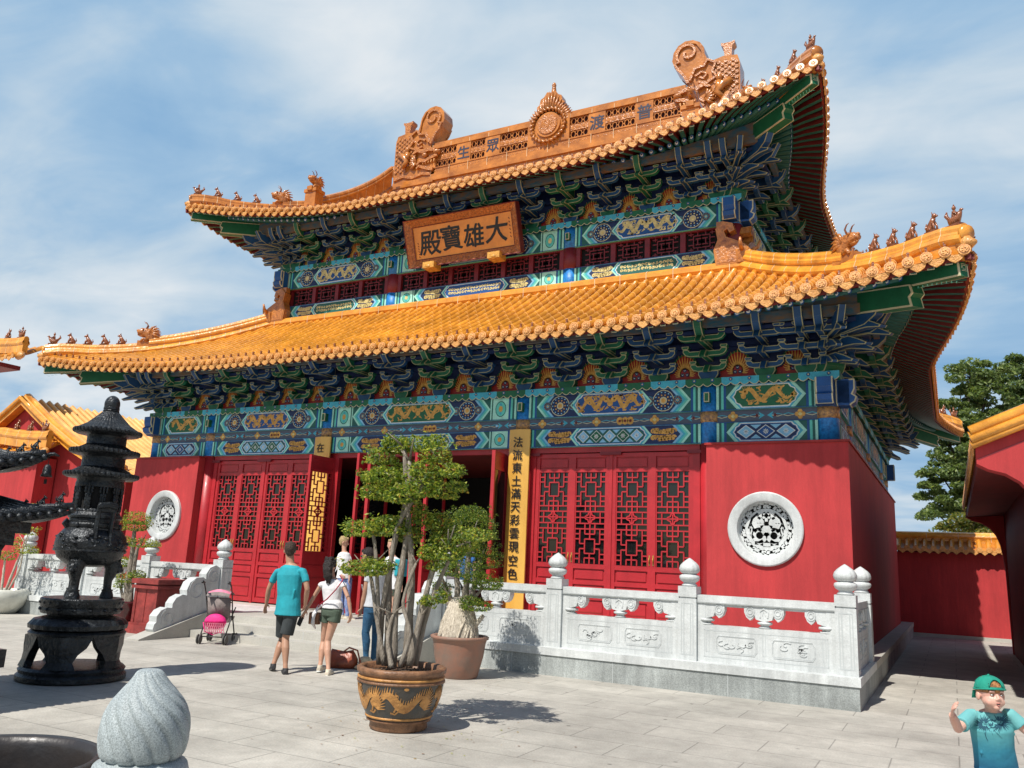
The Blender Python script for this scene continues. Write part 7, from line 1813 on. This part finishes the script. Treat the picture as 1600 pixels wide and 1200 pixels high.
b = MB(); b.box((PQ['shR']+PQ['hip'])/2+Vector((.12,-.02,.1)), (.20,.14,.30), TEALS); organic(b, 'backpack', rq, .012, 4)
person('person in a blue top just visible between the two potted trees', -1.6,
    dict(head=(729,850), shL=(721,869), shR=(739,869), elL=(718,890), wrL=(722,906), haL=(724,915), elR=(742,890), wrR=(741,908), haR=(740,916), hip=(730,906), knL=(727,935), anL=(727,960), knR=(734,935), anR=(734,960)),
    SKIN, mat('blue_cotton', (.03,.13,.38), .85, .1, 6), DSH, BRH, SHB, (-.3,-.95,0), dict(s=.93, floor=.41, w=.165, d=.105, legs=.9, hair='short', sleeve=.3, sole=SOLE))
# ---- the boy
def boy():
    D0 = 5.3
    def K(u, v, d=0.): return CP+ray(u, v)*(D0+d)
    hd = K(1548,1084); S_ = .80
    base = K(1557,1290); base.z = 0
    r = empty('person', base, 'small boy in a green backwards cap and blue dip dyed t-shirt at the bottom right', 'person')
    toc = CP-hd; toc = Vector((toc.x, toc.y, 0)).normalized(); right = Vector((0,0,1)).cross(toc); right = -right if right.dot(CR) < 0 else right
    face = (toc*.86+right*.50+Vector((0,0,.05))).normalized(); fx = Vector((0,0,1)).cross(face).normalized(); fx = fx if fx.dot(CR) > 0 else -fx
    fz = fx.cross(face); fz = fz if fz.z > 0 else -fz; fz = (fz+CR*.03).normalized()
    q = Matrix((fx, face, fz)).transposed(); g = .93
    HT = lambda x, y, z: hd+(q @ Vector((x*g, y*g, z*g)))
    hx_ = Vector(CR)
    b = MB(); m = SKINK
    b.sphere(HT(0,-.012,.018), (.082*g,.092*g,.090*g), m, 20, 14, q); b.sphere(HT(0,.022,-.042), (.070*g,.066*g,.060*g), m, 18, 12, q)
    for s in (-1, 1): b.sphere(HT(s*.038,.048,-.050), (.028*g,.026*g,.028*g), m, 12, 8, q); b.sphere(HT(s*.086,-.008,-.018), (.012*g,.022*g,.030*g), m, 10, 8, q); b.tube([HT(s*.05,.070,.020), HT(s*.018,.080,.022)], .0085, m, 6)
    b.sphere(HT(0,.064,-.083), (.026*g,.020*g,.018*g), m, 10, 8, q); b.tube([HT(0,.078,.0), HT(0,.091,-.026), HT(0,.086,-.036)], [.007,.0105,.007], m, 8)
    for s in (-1, 1): b.sphere(HT(s*.012,.086,-.031), .0085, m, 8, 6)
    sh0, sh1 = K(1517,1118,.03), K(1578,1117,.0); neck = K(1549,1108,.05); hip = K(1556,1200,.03); ax = (sh1-sh0).normalized(); chest = K(1549,1138,.02)
    b.tube([hip-Vector((0,0,.05)), hip, (hip+chest)/2, chest, neck-Vector((0,0,.02)), neck], [(.10,.075),(.105,.08),(.105,.08),(.118,.075),(.08,.055),(.042,.04)], m, 18, up=ax); b.tube([neck-Vector((0,0,.03)), hd-Vector((0,0,.03))], .040, m, 12)
    e0, w0, h0 = K(1497,1138,-.10), K(1488,1117,-.22), K(1489,1103,-.25)
    b.tube([sh0, sh0*.5+e0*.5, e0, e0*.5+w0*.5, w0], [.037,.034,.030,.029,.021], m, 12)
    e1, w1 = K(1603,1141,-.05), K(1622,1136,-.16); b.tube([sh1, sh1*.5+e1*.5, e1, e1*.5+w1*.5, w1], [.037,.034,.030,.029,.021], m, 12)
    hand(b, w0, (h0-w0), right*1.0+Vector((0,0,-.3)), m, .72, .6, -1); hand(b, w1, (w1-e1), -Vector((0,0,1)), m, .70, .6, 1)
    for s, (ku, kv, au, av) in ((-1, (1543,1248,1540,1300)), (1, (1572,1248,1578,1300))):
        h = hip+ax*.052*s; k = K(ku, kv, -.02); a = K(au, av, .04); b.tube([h, h*.5+k*.5, k, k*.6+a*.4, a], [.062,.055,.042,.042,.028], m, 12); b.tube([a-Vector((0,0,.03)), a+toc*.10-Vector((0,0,.035))], [(.028,.024),(.03,.018)], m, 10, up=ax)
    organic(b, 'body', r, .0036, 4, .5)
    # face details
    b = MB()
    for s in (-1, 1):
        b.sphere(HT(s*.033,.074,-.002), (.0105,.005,.0042), EYEW, 12, 8, q); b.sphere(HT(s*.033+.003,.0785,-.002), (.0050,.004,.0042), EYED, 10, 8, q)
        b.tube([HT(s*.047,.070,.006), HT(s*.033,.080,.0085), HT(s*.020,.078,.005)], .0026, BROW, 6); b.tube([HT(s*.052,.066,.022), HT(s*.036,.079,.028), HT(s*.018,.081,.024)], [.003,.0042,.003], BROW, 6)
    b.build('eyes', r)
    b = MB(); b.tube([HT(-.020,.076,-.058), HT(-.008,.086,-.053), HT(0,.087,-.055), HT(.008,.086,-.053), HT(.020,.076,-.058)], [.002,.004,.0035,.004,.002], LIP, 8); b.tube([HT(-.017,.076,-.060), HT(0,.087,-.070), HT(.017,.076,-.060)], [.002,.0055,.002], LIP, 8); b.sphere(HT(0,.083,-.062), (.012,.006,.005), EYED, 10, 6, q); b.build('mouth', r)
    # cap worn backwards: dome, band with an opening over the forehead
    CAP = mat('green_cap_cloth', (.008,.27,.19), .8, .12, 9, .35, 40); b = MB(); n = 40; rings = []
    for i in range(12):
        ph = i/11*pi/2; ring = []
        for j in range(n):
            a = 2*pi*j/n; rr = cos(ph); x, y, z = .094*rr*cos(a), -.012+.107*rr*sin(a), .028+.092*sin(ph)
            ring.append(HT(x, y, z+(.010 if sin(a) > 0 else 0)*(1-i/11)))
        rings.append(ring)
    # leave out faces of the adjustment opening (facing forward)
    vs = [p for r_ in rings for p in r_]; fs = []
    for i in range(11):
        for j in range(n):
            a = 2*pi*(j+.5)/n; da = abs(a-pi/2-.10); hh = (i+.5)/11
            if .12 < hh < .12+.36*sqrt(max(0, 1-(da/.48)**2)): continue
            fs.append((i*n+j, i*n+(j+1) % n, (i+1)*n+(j+1) % n, (i+1)*n+j))
    me = MB(); me.add(vs, fs, CAP, True); me.add([p+(hd-p).normalized()*.004 for p in vs], fs, CAP, True)
    me.tube([HT(.0945*cos(a), -.012+.108*sin(a), .028+(.010 if sin(a) > 0 else 0)*sin(a)) for a in [2*pi*j/40 for j in range(41)]], .0055, CAP, 8)
    arch = [HT(*( .098*cos(h*pi/2)*cos(pi/2+.10+s), -.012+.111*cos(h*pi/2)*sin(pi/2+.10+s), .028+.096*sin(h*pi/2)+.006)) for s, h in [(.48*cos(t), .12+.36*sin(t)) for t in [pi*k/14 for k in range(15)]]]
    me.tube(arch, .0045, CAP, 7); me.sphere(HT(0,-.012,.122), .008, CAP, 10, 6)
    for k in range(3): a = pi/6+k*pi/3*1.0; me.tube([HT(.0955*cos(t)*cos(a), -.012+.108*cos(t)*sin(a), .028+.0935*sin(t)) for t in [pi*i/20 for i in range(3 if abs(a-pi/2) > .2 else 11, 18)]], .0018, CAP, 5)
    o = me.build('cap', r)
    v = MB(); v.loft([[HT(x, -.100-d*.45*(1-.3*(x/.07)**2), .015-d*.9) for x in [-.07+.014*i for i in range(11)]] for d in (0,.03,.062)], CAP, True, False, False); v.build('cap_visor', r)
    hb = MB(); HK = mat('fair_hair', (.50,.22,.08), .6, .4, 40, 1., 90); hb.sphere(HT(0,-.012,.040), (.082,.093,.075), HK, 20, 12, q); hb.sphere(HT(0,-.055,.0), (.066,.05,.05), HK, 14, 8, q); organic(hb, 'hair', r, .006, 1)
    # dip-dyed shirt
    sm = bpy.data.materials.new('dip_dyed_cotton'); sm.use_nodes = True; N = sm.node_tree.nodes; L = sm.node_tree.links; p = N['Principled BSDF']; p.inputs['Roughness'].default_value = .85
    tc = N.new('ShaderNodeTexCoord'); sx = N.new('ShaderNodeSeparateXYZ'); L.new(tc.outputs['Object'], sx.inputs[0]); nz = N.new('ShaderNodeTexNoise'); nz.inputs['Scale'].default_value = 9; nz.inputs['Detail'].default_value = 5; L.new(tc.outputs['Object'], nz.inputs[0])
    ad = N.new('ShaderNodeMath'); ad.operation = 'MULTIPLY_ADD'; ad.inputs[1].default_value = .12; L.new(nz.outputs[0], ad.inputs[0]); L.new(sx.outputs[2], ad.inputs[2])
    cr = N.new('ShaderNodeValToRGB'); mr = N.new('ShaderNodeMapRange'); mr.inputs[1].default_value = hip.z+.06; mr.inputs[2].default_value = neck.z+.05; L.new(ad.outputs[0], mr.inputs[0]); L.new(mr.outputs[0], cr.inputs[0])
    cr.color_ramp.elements[0].color = (.012,.12,.23,1); cr.color_ramp.elements[1].color = (.15,.42,.42,1); e = cr.color_ramp.elements.new(.35); e.color = (.03,.23,.33,1); e = cr.color_ramp.elements.new(.7); e.color = (.10,.37,.40,1)
    L.new(cr.outputs[0], p.inputs['Base Color']); bp = N.new('ShaderNodeBump'); bp.inputs['Strength'].default_value = .3; bp.inputs['Distance'].default_value = .02; n2 = N.new('ShaderNodeTexNoise'); n2.inputs['Scale'].default_value = 14; L.new(tc.outputs['Object'], n2.inputs[0]); L.new(n2.outputs[0], bp.inputs['Height']); L.new(bp.outputs[0], p.inputs['Normal'])
    b = MB(); low = K(1557,1203,.02); b.tube([low-Vector((0,0,.005)), low+Vector((0,0,.04)), (hip+chest)/2, chest, neck-Vector((0,0,.03)), neck-Vector((0,0,.012))], [(.135,.105),(.130,.10),(.124,.098),(.132,.094),(.098,.072),(.056,.052)], sm, 24, up=ax)
    b.tube([sh0+ax*.03, sh0, sh0*.55+e0*.45, sh0*.25+e0*.75], [.042,.044,.047,.049], sm, 14); b.tube([sh1-ax*.03, sh1, sh1*.55+e1*.45, sh1*.3+e1*.7], [.042,.044,.047,.049], sm, 14)
    rn = random.Random(5)
    for k in range(9): a = rn.uniform(-.8,.8); z = rn.uniform(.02,.22); pp = low+ax*.12*a+toc*.095+Vector((0,0,z)); b.tube([pp, pp+ax*rn.uniform(-.05,.05)+Vector((0,0,.07))], [.004,.008], sm, 6)
    so_ = organic(b, 'shirt', r, .006, 3, .5)
    # print: two spiky palm bursts and a line of faint lettering, laid on the cloth
    bvh = __import__('mathutils.bvhtree', fromlist=['BVHTree']).BVHTree.FromPolygons([v.co[:] for v in so_.data.vertices], [tuple(p_.vertices) for p_ in so_.data.polygons])
    PR = mat('shirt_print', (.01,.07,.11), .8, 0); pb = MB()
    def onto(u, v):
        o = CP; d = ray(u, v).normalized(); h = bvh.ray_cast(o, d); return (h[0]-d*.0025) if h[0] is not None else None
    def stroke(pts, wpx):
        A = []; 
        for i in range(len(pts)):
            x0, y0 = pts[max(i-1,0)]; x1, y1 = pts[min(i+1,len(pts)-1)]; dx, dy = x1-x0, y1-y0; l = hypot(dx, dy) or 1; w = wpx[i]/2
            a, c = onto(pts[i][0]-dy/l*w, pts[i][1]+dx/l*w), onto(pts[i][0]+dy/l*w, pts[i][1]-dx/l*w)
            if a is None or c is None: return
            A.append((a, c))
        for (a, c), (d, e) in zip(A, A[1:]): pb.add([a, c, e, d], [(0,1,2,3)], PR)
    for cx_, cy_, R0, R1 in ((1538,1131,6,17), (1563,1129,5,19)):
        for k in range(30):
            a = 2*pi*k/30+rn.uniform(-.06,.06)
            if (cx_ < 1550 and cos(a) > .75) or (cx_ > 1550 and cos(a) < -.75): continue
            r0, r1 = rn.uniform(R0*.5, R0), R1*rn.uniform(.75, 1.05); stroke([(cx_+r0*cos(a), cy_+r0*sin(a)*.85), (cx_+(r0+r1)/2*cos(a+.05), cy_+(r0+r1)/2*sin(a+.05)*.85), (cx_+r1*cos(a+.12), cy_+r1*sin(a+.12)*.85)], [1.7,1.5,.4])
    for k in range(26):
        x, y = rn.uniform(1535,1568), rn.uniform(1124,1136); stroke([(x,y),(x+rn.uniform(-4,4),y+rn.uniform(-3,3)),(x+rn.uniform(-6,6),y+rn.uniform(-3,3))], [1.7,1.4,.5])
    stroke([(1540,1138),(1539,1146),(1541,1153),(1544,1158)], [1.6,1.2,1,.5]); stroke([(1552,1140),(1558,1146),(1566,1154)], [.6,.7,.3]); stroke([(1549,1142),(1551,1148)], [.5,.5])
    pb.build('shirt_print', r)
    # bermuda shorts, white with blue pattern
    SHW = mat('patterned_shorts', (.62,.70,.78), .85, .6, 30, col2=(.12,.28,.45)); b = MB(); b.tube([hip-Vector((0,0,.05)), hip+Vector((0,0,.0)), hip+Vector((0,0,.03))], [(.118,.092),(.12,.092),(.11,.085)], SHW, 18, up=ax)
    for s in (-1, 1): h = hip+ax*.052*s; k = K(1543 if s < 0 else 1572, 1246, -.02); b.tube([h, h*.5+k*.5, k], [.075,.074,.070], SHW, 16)
    organic(b, 'shorts', r, .007, 3)
    b = MB()
    for s, (au, av) in ((-1, (1540,1300)), (1, (1578,1300))): a = K(au, av, .04)-Vector((0,0,.02)); b.tube([a-toc*.03, a+toc*.04, a+toc*.11], [(.032,.03),(.036,.028),(.03,.018)], SHB, 12, up=ax)
    b.build('shoes', r)
boy()

def litter():
    rnd = random.Random(77); b = MB(); ms = (LF[1], LF[3], RIMG)
    for c, r0, n in ((c1, .45, 90), (c2, .42, 40)):
        for _ in range(n):
            a = rnd.random()*6.28; q = r0+abs(rnd.gauss(0, .55)); p = Vector((c.x+q*cos(a), c.y+q*sin(a), .006+rnd.random()*.004)); t = rnd.random()*6.28; s = rnd.uniform(.008,.018)
            b.add([p+Vector((s*cos(t+k), s*sin(t+k)*(.5 if i % 2 else 1), 0)) for i, k in enumerate((0,1.57,3.14,4.71))], [(0,1,2,3)], rnd.choice(ms))
    tag(b.build('fallen_leaves'), 'few small dry leaves scattered on the paving around the potted trees', 'fallen leaves', kind='stuff')
litter()
